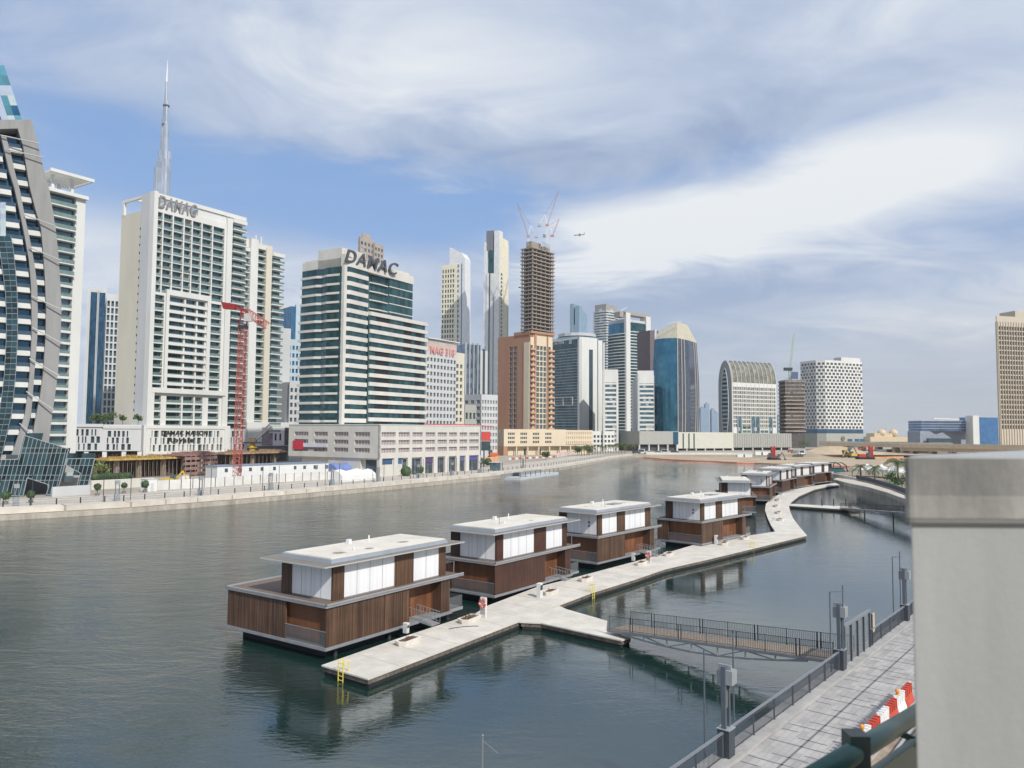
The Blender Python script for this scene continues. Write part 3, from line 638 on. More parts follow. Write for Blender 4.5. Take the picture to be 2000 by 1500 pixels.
def panes(mb, p0, p1, z0, z1, nx, nz, mi=0, out=0.0):
    p0 = Vector((p0[0], p0[1], 0)); p1 = Vector((p1[0], p1[1], 0))
    for i in range(nx):
        a = p0.lerp(p1, i / nx); b = p0.lerp(p1, (i + 1) / nx)
        for j in range(nz):
            c = z0 + (z1 - z0) * j / nz; d = z0 + (z1 - z0) * (j + 1) / nz
            mb.add([(a.x, a.y, c), (b.x, b.y, c), (b.x, b.y, d), (a.x, a.y, d)], [(0, 1, 2, 3)], mi)
def offs(poly, d):              # grow a footprint outwards
    n = len(poly); ar = sum(poly[i][0] * poly[(i + 1) % n][1] - poly[(i + 1) % n][0] * poly[i][1] for i in range(n)); sg = -1 if ar > 0 else 1; out = []
    for i in range(n):
        p0, p1, p2 = [Vector(poly[(i + k) % n]) for k in (-1, 0, 1)]; e1 = (p1 - p0).normalized(); e2 = (p2 - p1).normalized()
        b = Vector((-e1.y, e1.x)) * sg + Vector((-e2.y, e2.x)) * sg; out.append(tuple(p1 + b * (d / max(0.4, b.length_squared / 2))))
    return out
def skin(t, poly, z0, z1, px_w, fh, m, name='glazing', closed=True, mull=None, mw=0.12):
    """glass skin of separate panes over a footprint"""
    mb = MB(); n = len(poly); nz = max(1, round((z1 - z0) / fh))
    mb.prism(offs(poly, -.05), z0, z1, 0)
    for i in range(n):
        a, b = poly[i], poly[(i + 1) % n]; L_ = (Vector(b) - Vector(a)).length
        if L_ < .3: continue
        nx = max(1, round(L_ / px_w)); panes(mb, a, b, z0, z1, nx, nz)
        if mull:
            for q in range(nx + 1):
                p = Vector(a).lerp(Vector(b), q / nx); mb.bar((p.x, p.y, z0), (p.x, p.y, z1), mw, mw, 1)
    t.part(name, mb, [m, mull] if mull else m)
def bandset(t, poly, zs, h, out, m, name='spandrel', inn=0.3):
    L_ = []
    for z in zs: L_.append(MB().prism(offs(poly, out), z, z + h))
    t.many(name, m, L_)
def text(s, size, m, fr, a, b, d, parent, name='lettering', shear=0.0, extrude=0.15, bold=0.0, align='LEFT', sx=1.0):
    cu = bpy.data.curves.new('lettering', 'FONT'); cu.body = s; cu.size = size; cu.extrude = extrude; cu.shear = shear; cu.offset = bold; cu.align_x = align; cu.space_character = 1.14
    ob = bpy.data.objects.new('tmp', cu); COL.objects.link(ob); dg = bpy.context.evaluated_depsgraph_get(); me = bpy.data.meshes.new_from_object(ob.evaluated_get(dg))
    bpy.data.objects.remove(ob); mb = MB()
    mb.add([fr.p(a + v.co.x * sx, b + v.co.y, d + v.co.z) for v in me.vertices], [tuple(p.vertices) for p in me.polygons])
    bpy.data.meshes.remove(me); bpy.data.curves.remove(cu)
    return mb.build(name, m, parent)

white = mat('white render', (0.64, 0.64, 0.61), 0.8, var=0.07, scale=0.12, streak=0.3)
cream = mat('cream render', (0.60, 0.56, 0.46), 0.8, var=0.06, scale=0.1, streak=0.3)
palegrey = mat('pale grey render', (0.52, 0.53, 0.53), 0.8, var=0.07, scale=0.12, streak=0.3)
stone = mat('sand white cladding', (0.58, 0.56, 0.51), 0.75, var=0.10, scale=0.25, streak=0.5)
gdark = glass('dark window glass', (0.12, 0.19, 0.22), 0.5, curtain=0.14)
gteal = glass('teal glass', (0.04, 0.095, 0.10), 0.5, lo=.5, hi=1.6)
gblack = glass('black glass', (0.07, 0.11, 0.12), 0.5, lo=.4, hi=1.6)
gblue = glass('blue glass', (0.07, 0.19, 0.31), 0.6, lo=.7, hi=1.3)
rail_g = mat('green tinted rail glass', (0.15, 0.22, 0.20), 0.12, var=0.25, scale=0.8, island=0.3)
leafm = mat('leaf green', (0.07, 0.115, 0.03), 0.7, var=0.4, scale=0.8, island=0.35)
leafd = mat('dark leaf', (0.04, 0.075, 0.025), 0.7, var=0.4, scale=0.8, island=0.35)
bark = mat('trunk bark', (0.14, 0.10, 0.07), 0.9)
def rowset(z0, n, fh, wh, cols, sill=0.0): return [(z0 + i * fh + sill, z0 + i * fh + sill + wh, cols) for i in range(n)]
def cells(W, n, gap, m0=0.0, m1=0.0):
    w = (W - m0 - m1) / n; return [(m0 + i * w + gap / 2, m0 + (i + 1) * w - gap / 2) for i in range(n)]

# ================================================================= left bank
# ---- curved tower at the left edge
u_ = Vector((0.80, 0.60, 0)); o_ = P(60, 838, 176)
fr = Fr(o_, u_, (u_.y, -u_.x)); AB = fr.ab
t = T('curved_tower', (o_.x, o_.y), 'curved grey framed apartment tower with balconies at the left edge', 'tower')
outer = [(60, 237), (70, 272), (81, 320), (95, 372), (103, 420), (109, 460), (113, 500), (117, 560), (119, 606), (117, 660), (111.5, 733), (106, 775), (101, 809), (96, 850), (92, 885)]
inner = [(33, 252), (44, 287), (50, 325), (57, 367), (68, 410), (79, 447), (83, 490), (87, 550), (89, 606), (88, 660), (83, 733), (77, 775), (70, 809), (61, 860), (55, 885)]
mul_r = [(11, 267), (20, 300), (29, 340), (38, 372), (49, 430), (60, 480), (67, 520), (72, 560), (73, 606), (72, 660), (66, 733), (63, 775), (60, 809), (47, 860), (36, 888)]
mul_l = [(1, 267), (9, 300), (17, 335), (27, 367), (40, 425), (48, 465), (56, 510), (60, 560), (61, 606), (61, 660), (57, 733), (53, 775), (48, 809), (32, 860), (22, 888)]
grey_c = mat('grey tower frame', (0.27, 0.268, 0.26), 0.85, var=0.12, scale=0.6, streak=0.15)
m = MB()
def ribbon(m, A_, B_, d0, d1, mi=0):
    A2 = [AB(*p) for p in A_]; B2 = [AB(*p) for p in B_]
    for i in range(len(A2) - 1): fpoly(m, fr, [A2[i], B2[i], B2[i + 1], A2[i + 1]], d0, d1, mi)
ribbon(m, inner, outer, -14, 1.2); t.part('curved_frame', m, grey_c)
m = MB(); ribbon(m, mul_l, mul_r, -1.5, 1.0); t.part('curved_rib', m, grey_c)
m = MB(); fpoly(m, fr, [AB(-90, 237), AB(60, 237), AB(65, 253), AB(-90, 258)], -14, 1.21); t.part('top_beam', m, grey_c)
# body behind
body = [AB(-130, 245)] + [AB(x, y) for x, y in [(32, 262)] + inner[1:]] + [AB(-130, 900)]
m = MB(); fpoly(m, fr, body, -14, -2.4); t.part('glazed_body', m, glass('deep blue glass', (0.03, 0.09, 0.16), 0.4, lo=.4, hi=1.8, gscale=0.12))
def interp(line, y):
    for (x0, y0), (x1, y1) in zip(line, line[1:]):
        if y0 <= y <= y1: return x0 + (x1 - x0) * (y - y0) / (y1 - y0)
    return line[-1][0] if y > line[-1][1] else line[0][0]
sp, gl, rl = [], [], []
gb = glass('blue window glass', (0.035, 0.09, 0.14), 0.45, lo=.3, hi=2.0, curtain=.1)
for k in range(20):
    y = 876 - k * 32.6
    if y < 262: break
    for (x0, x1) in ((-110, interp(mul_l, y) + 1), (interp(mul_r, y) - 1, interp(inner, y) + 1)):
        if x1 - x0 < 3: continue
        w0, w1 = AB(x0, y + 5.5), AB(x1, y + 5.5); h = 1.15
        b_ = w0[1]; sp.append(fpoly(MB(), fr, [(w0[0], b_), (w1[0], b_), (w1[0] - .2, b_ + h), (w0[0], b_ + h)], -2.6, -.2))
        n = max(1, int((w1[0] - w0[0]) / 3.0)); m = MB(); q = MB()
        for i in range(n):
            a0 = w0[0] + (w1[0] - w0[0]) * i / n; a1 = w0[0] + (w1[0] - w0[0]) * (i + 1) / n
            fquad(m, fr, a0, a1 - .15, b_ + h, b_ + 3.9, -2.2)
            fbox(q, fr, a0 + .02, a1 - .05, b_ + h, b_ + h + .9, -.35, -.28)
        gl.append(m); rl.append(q)
t.many('white_spandrel', white, sp); t.many('window_row', gb, gl); t.many('balcony_rail', mat('blue rail glass', (0.04, 0.08, 0.115), .1, var=.2, spec=.8), rl)
# dark gridded curved stripe
sl_ = [(-10, 440), (-2, 480), (5, 530), (10, 570), (12, 606), (12, 660), (8, 733), (3, 775), (-2, 809), (-12, 860), (-20, 900)]
sr_ = [(15, 440), (25, 480), (30, 530), (33, 570), (34, 606), (34, 660), (30, 733), (26, 775), (22, 809), (10, 860), (0, 900)]
m = MB(); A2 = [AB(*p) for p in sl_]; B2 = [AB(*p) for p in sr_]
for k in range(40):
    y0 = 462 + k * 10.8; y1 = y0 + 10.8
    for j in range(2):
        def X(y, f): return interp(sl_, y) * (1 - f) + interp(sr_, y) * f
        q = [AB(X(y1, j / 2), y1), AB(X(y1, (j + 1) / 2), y1), AB(X(y0, (j + 1) / 2), y0), AB(X(y0, j / 2), y0)]
        m.add([fr.p(a, b, .6) for a, b in q], [(0, 1, 2, 3)], 0); fbar(m, fr, *q[0], *q[1], .08, .6, 1)
        fbar(m, fr, *q[0], *q[3], .08, .6, 1); fbar(m, fr, *q[1], *q[2], .08, .6, 1)
ribbon(m, sl_[1:], sr_[1:], -2, .57, 2)
t.part('curved_glass_stripe', m, [glass('petrol glass', (0.03, 0.07, 0.085), .4, lo=.3, hi=1.8), mat('mullion grey', (.30, .32, .33), .5), black])
# chequered sail above and pale panel left of the stripe
m = MB(); sail = [AB(-60, 100), AB(10, 118), AB(49, 237), AB(-60, 237)]
for i in range(-3, 9):
    for j in range(6):
        def S(u, v): x0 = -60 + 0 * v; xr = 10 + (49 - 10) * v; return AB(xr - (9 - u) * 13.5 * 1.0, 118 + 119 * v)
        q = [S(i, (j + 1) / 6), S(i + 1, (j + 1) / 6), S(i + 1, j / 6), S(i, j / 6)]
        m.add([fr.p(a, b, -3) for a, b in q], [(0, 1, 2, 3)], random.choice([0, 0, 1, 2, 3]))
fpoly(m, fr, [AB(-60, 118), AB(10, 118), AB(49, 237), AB(-60, 237)], -10, -3.06, 0)
t.part('glass_sail', m, [glass('sail teal', (0.14, 0.36, 0.42), .5), glass('sail blue', (0.06, 0.22, 0.4), .5), mat('sail pale', (0.42, 0.5, 0.52), .2), mat('sail lilac', (0.36, 0.42, 0.52), .2)])
m = MB()
for k in range(11):
    for j in range(6):
        q = [AB(-60 + j * 12, 352 + k * 11), AB(-48 + j * 12 - 1, 352 + k * 11), AB(-48 + j * 12 - 1, 341 + k * 11), AB(-60 + j * 12, 341 + k * 11)]
        if -48 + j * 12 > 2 + k * 2.2: continue
        m.add([fr.p(a, b, .4) for a, b in q], [(0, 1, 2, 3)], random.choice([0, 2, 3, 3]))
t.part('chequered_panel', m, [MATS['sail teal'], MATS['sail blue'], MATS['sail pale'], MATS['sail lilac']])
st = []
for (x0, y0, x1, y1) in [(0, 268, 76, 287), (8, 295, 84, 314), (46, 422, 108, 447), (55, 485, 117, 513), (60, 580, 120, 609), (62, 641, 119, 673), (56, 701, 113, 735), (50, 765, 102, 801), (37, 827, 76, 861), (43, 874, 113, 932)]:
    a, b = AB(x0, y0), AB(x1, y1); st.append(MB().tube(fr.p(*a, 1.6), fr.p(*b, 2.6), .14, n=6))
t.many('strut', mat('strut metal', (0.42, 0.42, 0.41), .5), st)
# tilted glass base
fr0 = fr; fr = Fr(fr0.p(0, 0, 7), u_, fr0.n); AB = fr.ab
pg = glass('podium petrol glass', (0.03, 0.065, 0.075), .4, lo=.25, hi=2.2)
A = [(-60, 880), (0, 898), (35, 897), (47, 850), (134, 877), (132, 884), (123, 921), (113, 955), (100, 966), (91, 966), (96, 947), (53, 933), (45, 969), (24, 968), (-60, 974)]
Bq = [(131, 896), (185, 895), (171, 954), (149, 954), (157, 924), (128, 908)]
for nm, poly in (('tilted_glass_base', A), ('tilted_glass_canopy', Bq)):
    pl = [AB(x, y) for x, y in poly]; m = MB(); fpoly(m, fr, pl, -.6, 0, 0)
    for k in range(-4, 30):      # slanting panes and bars
        xt = -10 + k * 8.6
        p, q = (xt + 26, 846), (xt - 6, 976)
        for (s, e) in clip(poly, p, q): fbar(m, fr, *AB(*s), *AB(*e), .09, .06, 1)
        for ya, yb in ((846, 875), (875, 885), (885, 909), (909, 928), (928, 938), (938, 976)):
            def xx(y, o): return xt + o + 26 - 32 * (y - 846) / 130
            q4 = [(xx(yb, 0), yb), (xx(yb, 8.6), yb), (xx(ya, 8.6), ya), (xx(ya, 0), ya)]
            c = (sum(a for a, _ in q4) / 4, (ya + yb) / 2)
            if all(clip(poly, (a + (c[0] - a) * .05, b + (c[1] - b) * .05), c) for a, b in q4): m.add([fr.p(*AB(*z), .02) for z in q4], [(0, 1, 2, 3)], 0)
    for y in (875, 885, 909, 928, 938):
        for (s, e) in clip(poly, (-60, y), (200, y)): fbar(m, fr, *AB(*s), *AB(*e), .09, .08, 1)
    for i in range(len(poly)): fbar(m, fr, *pl[i], *pl[(i + 1) % len(pl)], .14, .05, 1)
    t.part(nm, m, [pg, mat('mullion grey', (.30, .32, .33), .5)])
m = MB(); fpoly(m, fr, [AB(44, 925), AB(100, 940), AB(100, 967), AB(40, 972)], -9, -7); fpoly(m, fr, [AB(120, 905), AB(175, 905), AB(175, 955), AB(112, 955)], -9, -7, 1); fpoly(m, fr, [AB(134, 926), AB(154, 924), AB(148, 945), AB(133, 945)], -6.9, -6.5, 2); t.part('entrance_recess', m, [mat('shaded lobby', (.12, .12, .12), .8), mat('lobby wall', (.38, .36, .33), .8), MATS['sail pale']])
t.done()
# ---- white balcony tower behind it
C, ur, ul, LR, LL, FRr, FRl = corner(80, 232, 33, None, 158, 620)
t = T('balcony_tower', C, 'white balcony tower with a slatted roof canopy behind the curved tower', 'tower')
H1 = P(168, 388, C.y + ur.y * LR).z; m = MB(); m.prism(foot(C, ur, ul, [(0, 1.2), (LR - 3.2, 1.2), (LR - 3.2, 18), (0, 18)]), LZ, H1 - 1); t.part('body', m, gdark)
n = int((H1 - 12) / 3.55); fh = (H1 - 12) / n; sl, rl, wl = [], [], []
for i in range(n):
    z = 11 + i * fh; b = MB(); fbox(b, FRr, -2, LR - 3, z, z + (.75 if i < n - 7 else .35), -1.4, .3 if i < n - 7 else 1.1); sl.append(b)
    b = MB(); fbox(b, FRr, -2, LR - 3.1, z + .35, z + 1.6, .2 if i < n - 7 else .9, .26 if i < n - 7 else .97); rl.append(b)
    b = MB()
    for q in range(5): fquad(b, FRr, LR - 3.2 - (q + 1) * 3, LR - 3.2 - q * 3 - .2, z + .7, z + fh, -1.15)
    wl.append(b)
t.many('balcony_slab', white, sl); t.many('balcony_rail', rail_g, rl); t.many('window_row', gdark, wl)
m = MB(); fbox(m, FRr, LR - 3, LR, LZ, H1, -18, .1); t.part('end_pier', m, white)
m = MB(); fbox(m, FRr, -2, LR + .3, H1 - .6, H1 + .5, -18, 1.3); t.part('roof_slab', m, white)
m = MB(); fbox(m, FRr, 3, LR - 8, H1 + .5, H1 + 4.2, -14, -5); t.part('plant_room', m, palegrey)
zc = P(168, 356, C.y + ur.y * LR).z; m = MB(); fbox(m, FRr, 0, LR + 1.5, zc, zc + 1, 1.5, 2); fbox(m, FRr, LR + 1, LR + 1.5, zc, zc + 1, -12, 1.5); fbox(m, FRr, 0, LR + 1, zc, zc + 1, -12, -11.5)
for i in range(15): fbox(m, FRr, .5 + i * (LR / 15), .9 + i * (LR / 15), zc + .1, zc + .8, -11.5, 1.5)
t.part('roof_canopy', m, white)
for a, d in ((2, -2), (LR - 4, -2), (LR - 4, -10)): t.part('canopy_post', fbox(MB(), FRr, a, a + .8, H1 + .5, zc, d, d + .8), white)
t.done()
# ---- blue striped tower and grid tower further back
C, ur, ul, LR, LL, FRr, FRl = corner(166, 400, 62, None, 203, 700)
t = T('striped_glass_tower', C, 'dark blue glass slab tower with thin vertical white fins', 'tower')
H1 = P(180, 566, 400).z; m = MB(); m.prism(foot(C, ur, ul, [(0, 0), (LR, 0), (LR, 20), (0, 20)]), LZ, H1 + 1.5); t.part('frame', m, palegrey)
m = MB()
for i in range(16): panes(m, FRr.p(LR * (.1 + i * .053), 0, .2), FRr.p(LR * (.1 + (i + 1) * .053), 0, .2), LZ + 10, H1 - 1, 1, 30)
t.part('glazing', m, glass('navy glass', (0.04, 0.10, 0.17), .5, lo=.5, hi=1.6))
for a in (0.09, .52, .55, .95): t.part('fin', fbox(MB(), FRr, LR * a, LR * a + .7, LZ, H1, 0, .7), palegrey)
t.done()
C, ur, ul, LR, LL, FRr, FRl = corner(204, 396, 60, None, 236, 700)
t = T('grid_tower', C, 'grey grid fronted tower between the striped glass tower and the tall white block', 'tower')
H1 = P(215, 577, 396).z; m = MB(); m.prism(foot(C, ur, ul, [(0, 1.2), (LR, 1.2), (LR, 20), (0, 20)]), LZ, H1); t.part('body', m, gdark)
grid(t, FRr, LR, LZ, H1 + 1, rowset(14, int((H1 - 14) / 3.7), 3.7, 2.9, cells(LR, 4, .7)), 1.2, palegrey, gdark, mull=1.2, frame=palegrey)
t.done()

# ---- tall white apartment block with the crown sign
C, ur, ul, LR, LL, FRr, FRl = corner(290, 310, 33, 231, 549, 600)
t = T('white_apartment_block', C, 'tall white stepped apartment block with recessed balconies and a sign in its roof frame', 'apartment building')
ax = lambda px, py: FRr.ab(px, py)[0]
A1 = ax(441, 500); A2_ = ax(451, 500); A3 = ax(473, 600); A4 = ax(485, 600); A5 = ax(499.5, 600); A6 = ax(516, 600); A7 = ax(527, 600); A8 = LR
zt = FRr.ab(299, 374)[1]; zr = FRr.ab(302, 410)[1]; zg = 2.0
gx = lambda px, py: FRr.ab(px, py)[1]
zband = gx(290, 765); zpod = gx(285, 835); zfr = gx(315, 574)
m = MB(); m.prism(foot(C, ur, ul, [(1.0, 1.7), (A1, 1.7), (A1, 17), (1, 17)]), 12, zr + 1); t.part('core', m, palegrey)
m = MB(); fbox(m, FRl, 0, LL * .68, zg, zr + .5, -A1 * .5, 0); t.part('end_wall', m, cream)
m = MB(); fbox(m, FRl, LL * .68, LL - 1.2, zg, zt - .2, -3, .25); t.part('end_pier', m, palegrey)
hl = [fbox(MB(), FRl, LL * .68 - 1.0, LL * .68 - .3, 14 + i * 3.42, 14.9 + i * 3.42, -.02, .06) for i in range(int((zr - 16) / 3.42))]; t.many('slit_window', black, hl)
m = MB(); fbox(m, FRl, LL - 1.2, LL + 2.0, zg, zt, -1.5, .3); t.part('corner_pier', m, white)
# balcony front: upper part with seven uneven bays
def gridcols(fs, gap): return [(1.8 + (A1 - 2.0) * f0 + gap, 1.8 + (A1 - 2.0) * f1 - gap) for f0, f1 in fs]
fs = [(0, .10), (.10, .235), (.235, .385), (.385, .5), (.5, .64), (.64, .80), (.80, .985)]
fh = 3.36; rec = 1.7
nf = int((zr - zfr) / fh)
grid(t, FRr, A1, zfr, zr + 2.4, rowset(zr - nf * fh, nf, fh, fh - .32, gridcols(fs, .28)), rec, white, gdark, mull=1.1, frame=MATS['dark window glass'], rail=rail_g, a0=1.5)
fs2 = [(0.0, .155), (.215, .43), (.44, .60), (.61, .73), (.80, .97)]
nf = int((zfr - zband) / fh)
grid(t, FRr, A1, zband, zfr, rowset(zband + .3, nf, fh, fh - .5, gridcols(fs2, .2)), rec, white, gdark, mull=1.1, frame=MATS['dark window glass'], rail=rail_g, a0=1.5)
nf = int((zband - zpod) / fh)
grid(t, FRr, A1, zpod - .6, zband, rowset(zpod + .4, nf, fh, fh - .7, gridcols(fs2, .2)), rec, white, gdark, mull=1.1, frame=MATS['dark window glass'], rail=rail_g, a0=1.5)
m = MB(); w_ = gridcols([(.165, .205), (.74, .79)], 0)
for a0, a1 in w_: fbox(m, FRr, a0, a1, zband, zfr, 0, .9)
fbox(m, FRr, w_[0][0], w_[1][1], zfr, zfr + 2.3, -.5, .9)
for i in range(int((zfr - zband) / fh)): fbox(m, FRr, w_[0][1], w_[1][0], zband + .3 + i * fh - .6, zband + .3 + i * fh + .65, .0, .7)
t.part('raised_frame', m, white)
m = MB(); fbox(m, FRr, 1.6, A1 + 1, zband - .2, zband + 1.8, 0.01, 1.3); fbox(m, FRr, 1.6, 3.2, zpod, zband - .2, .01, 1.2); t.part('belt_course', m, white)
# crown
m = MB(); fbox(m, FRr, 1.6, A3 + 1, zt - 1.7, zt, -1.2, .1); fbox(m, FRr, A3 - .5, A3 + 1, zt - 1.7, zt, -14, -1.2); fbox(m, FRl, 0, LL * .68, zt - 1.6, zt - .4, -1, 0); fbox(m, FRl, 0, 1.5, zr, zt - 1.6, -1, 0); fbox(m, FRr, 1.6, A3, zt - 1.5, zt - .2, -14, -13)
for i in range(12): a = 4 + i * (A3 - 4) / 12; fbox(m, FRr, a, a + .35, zt - 1.5, zt - .4, -13, -1.2)
t.part('roof_frame', m, white)
sg = mat('sign grey', (0.24, 0.23, 0.23), .6)
text('DAMAC', 7.4, sg, FRr, 2.2, zr + 1.5, .25, t.root, 'sign_lettering', shear=.25, bold=.08, extrude=.3, sx=1.02 * (ax(388, 405) - 2.2) / 31.6)
m = MB(); fbox(m, FRr, ax(388, 430), A1, zr + 2.4, zr + 5.4, -6, -.5); t.part('plant_screen', m, white)
# pier and balcony stacks to the right
m = MB(); fbox(m, FRr, A1, A2_, zg, zt - 2.6, -10, .8); t.part('white_pier', m, white)
def stack(a0, a1, top, depth, out, fhh=3.36, back=16, zb=14):
    m = MB(); fbox(m, FRr, a0, a1, zg, top - .5, -back, -depth); t.part('stack_body', m, gdark)
    k = int((top - zb) / fhh); sl, rl, wn = [], [], []
    for i in range(k + 1):
        z = top - i * fhh; b = MB(); fbox(b, FRr, a0, a1 + .4, z - .3, z + (.15 if i else 1.4), -depth, out); sl.append(b)
        if i: b = MB(); fbox(b, FRr, a0 + .1, a1 + .2, z + .15, z + 1.15, out - .14, out - .08); rl.append(b); b = MB(); fquad(b, FRr, a0 + .4, (a0 + a1) / 2 - .1, z + .15, z + fhh - .4, -depth + .03); fquad(b, FRr, (a0 + a1) / 2, a1 - .3, z + .15, z + fhh - .4, -depth + .03); wn.append(b)
    t.many('balcony_slab', white, sl); t.many('balcony_rail', rail_g, rl); t.many('stack_window', gdark, wn)
z1 = FRr.ab(462, 436)[1]; stack(A2_, A3, z1, 1.4, 1.6)
z2 = FRr.ab(490, 470)[1]; stack(A3 + .2, A4, z2 - 5, 2.0, .3)
m = MB(); fbox(m, FRr, A4, A5, zg, z2 + 1, -16, .9); fbox(m, FRr, A3 + 2, A4, z2 - 3, z2 + .8, -16, -1); t.part('white_pier', m, white)
z3 = FRr.ab(520, 484)[1]; stack(A5, A6, z3 - 1, 2.0, .3)
m = MB(); fbox(m, FRr, A6, A7, zg, z3, -16, .8); fbox(m, FRr, A6 - 2, A7 + 4, z3, z3 + 2.5, -12, -4); t.part('white_pier', m, cream)
stack(A7, A8, z3 - 3, 1.4, 1.7)
for a in (A6 - 1, A6 + 2): t.part('roof_mast', MB().tube(FRr.p(a, z3 + 2.5, -6), FRr.p(a, z3 + 6.5, -6), .35, n=6), white)
# patterned podium
t.done()
t = T('patterned_podium', C, 'white podium with uneven dark slot windows and dark lettering under the tall apartment block', 'podium building')
zp0 = gx(283, 884); zp1 = zpod - .4
frp = Fr(FRr.p(0, 0, 1.9), FRr.u, FRr.n)
def slots(fr, L0, L1, z0, z1, wall, name):
    rows = []; hh = (z1 - z0 - 1.0) / 3
    for r in range(3):
        a = L0 + random.uniform(.5, 1.2); cols = []
        while a < L1 - 1.6:
            w = random.choice([.5, .8, .9, 1.0, 1.2, 1.9]); cols.append((a, a + w)); a += w + random.choice([.5, .7, .9, 1.2, 1.5])
        rows.append((z0 + .4 + r * hh, z0 + .4 + (r + 1) * hh - .25, cols))
    grid(t, fr, L1, z0, z1, rows, .8, wall, gblack, a0=L0, wname='slot_window', pname=name)
slots(frp, -.5, A1 + .5, zp0, zp1, white, 'panel_front')
m = MB(); fbox(m, frp, -.5, A8 + 30, zp0, zp1 - .1, -20, -.85); t.part('podium_body', m, mat('podium inner', (.12, .12, .12), .7))
m = MB(); fbox(m, frp, -1.4, -.5, zg, zp1 + 1.4, -3, .3); fbox(m, frp, A1 + .5, A2_ + .6, zp0 - 1, zp1 + 1.4, -3, .3); fbox(m, frp, -.5, A1 + .5, zp0 - .9, zp0, -3, .3); fbox(m, frp, -.5, A1 + .5, zp1, zp1 + 1.4, -1.9, .3); t.part('white_surround', m, white)
slots(frp, A2_ + .6, A4, zp0, zp1, palegrey, 'panel_front')
text('DAMAC', 2.6, black, frp, 6.2, zp1 - 2.6, .35, t.root, 'sign_lettering', bold=.03, extrude=.1)
text('MAISON', 2.6, black, frp, 17.2, zp1 - 2.6, .35, t.root, 'sign_lettering', bold=.03, extrude=.1)
text('Royale', 2.6, black, frp, 9.0, zp1 - 5.5, .35, t.root, 'sign_lettering', bold=.06, extrude=.1, sx=1.5)
for a in range(0, int(A4), 8): t.part('column', fbox(MB(), frp, a + 3, a + 3.9, zg, zp0 - .9, -2.6, -1.4), white)
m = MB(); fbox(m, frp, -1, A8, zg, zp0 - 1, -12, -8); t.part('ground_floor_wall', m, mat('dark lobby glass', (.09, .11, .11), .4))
# billboard bay at the right end
P0 = ax(505, 850); P1 = ax(563, 850)
zb0, zb1 = gx(530, 871), gx(530, 833)
m = MB(); fbox(m, frp, A4, P1 + 2, zb0, zb1 + 2, -6, -.5); t.part('billboard_wall', m, white)
for (q0, q1, c, nm) in ((508, 528, (.28, .2, .24), 'city poster'), (528.5, 551, (.66, .62, .66), 'pale poster'), (552, 562, (.07, .05, .06), 'dark poster')):
    m = MB(); fbox(m, frp, ax(q0, 850), ax(q1, 850), zb0 + .3, zb1 - .5, -.49, -.3); t.part('billboard', m, mat(nm, c, .5, var=.5 if nm != 'pale poster' else .04, scale=.35))
for q in (534, 543): m = MB(); a = ax(q, 850); zc = (zb0 + zb1) / 2; m.prism([(frp.p(a - .5, 0, -.28).x, frp.p(a - .5, 0, -.28).y), (frp.p(a + .5, 0, -.28).x, frp.p(a + .5, 0, -.28).y), (frp.p(a, 0, -.2).x, frp.p(a, 0, -.2).y)], zc - 2, zc + 1.2); t.part('dress_figure', m, black)
for a in (P0, (P0 + P1) / 2, P1): t.part('column', fbox(MB(), frp, a, a + .8, zg, zb0, -2, -1), white)
# planting on the podium roof
t.done()

# ---- grey podium left of it with roof garden
C2 = FRl.p(0, 0, 0); frg = Fr(P(148, 850, 300).xy.to_3d() * 1.0, (0.93, 0.36), (0.36, -0.93))
frg = Fr((P(140, 850, 292).x, P(140, 850, 292).y), (0.94, 0.34), (0.34, -0.94))
t = T('grey_podium', frg.p(0, 0), 'grey podium with slot windows and a planted roof terrace', 'podium building')
gp = lambda px, py: frg.ab(px, py)
W = gp(276, 850)[0]; z0, z1 = gp(200, 881)[1], gp(200, 829)[1]
slots(frg, -14, W * .42, z0, z1 - 1.0, palegrey, 'panel_front'); slots(frg, W * .46, W - 3, z0, z1 - 1.6, palegrey, 'panel_front')
m = MB(); fbox(m, frg, -14, W, z0, z1, -18, -.85); fbox(m, frg, -14, W * .44, z1 - 1, z1 + .2, -1, .5); fbox(m, frg, W * .44, W, z1 - 1.6, z1 - .5, -1, .3); fbox(m, frg, W * .42, W * .46, z0, z1 - 1.6, -1, 0); fbox(m, frg, W - 3, W, z0, z1 - 1.6, -1, 0); t.part('body', m, palegrey)
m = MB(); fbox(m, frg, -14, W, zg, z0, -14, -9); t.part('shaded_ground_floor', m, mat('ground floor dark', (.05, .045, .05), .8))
for a in (-4, W * .18, W * .44, W * .72, W - 1.2): t.part('column', fbox(MB(), frg, a, a + 1.5, zg, z0, -2, -.4), white)
t.done()
def tree_crown(mb, c, r, n, mi=0, flat=.8, ls=.35):
    for _ in range(n):
        v = Vector((random.gauss(0, 1), random.gauss(0, 1), random.gauss(0, 1))).normalized() * r * random.uniform(.45, 1.05); v.z *= flat
        p = Vector(c) + v; s = ls * random.uniform(.6, 1.3); x = Vector((random.uniform(-1, 1), random.uniform(-1, 1), random.uniform(-1, 1))).normalized(); y = x.cross(Vector((random.uniform(-1, 1), random.uniform(-1, 1), random.uniform(-1, 1)))).normalized()
        mb.add([p - x * s, p + y * s * .7, p + x * s, p - y * s * .7], [(0, 1, 2, 3)], mi)
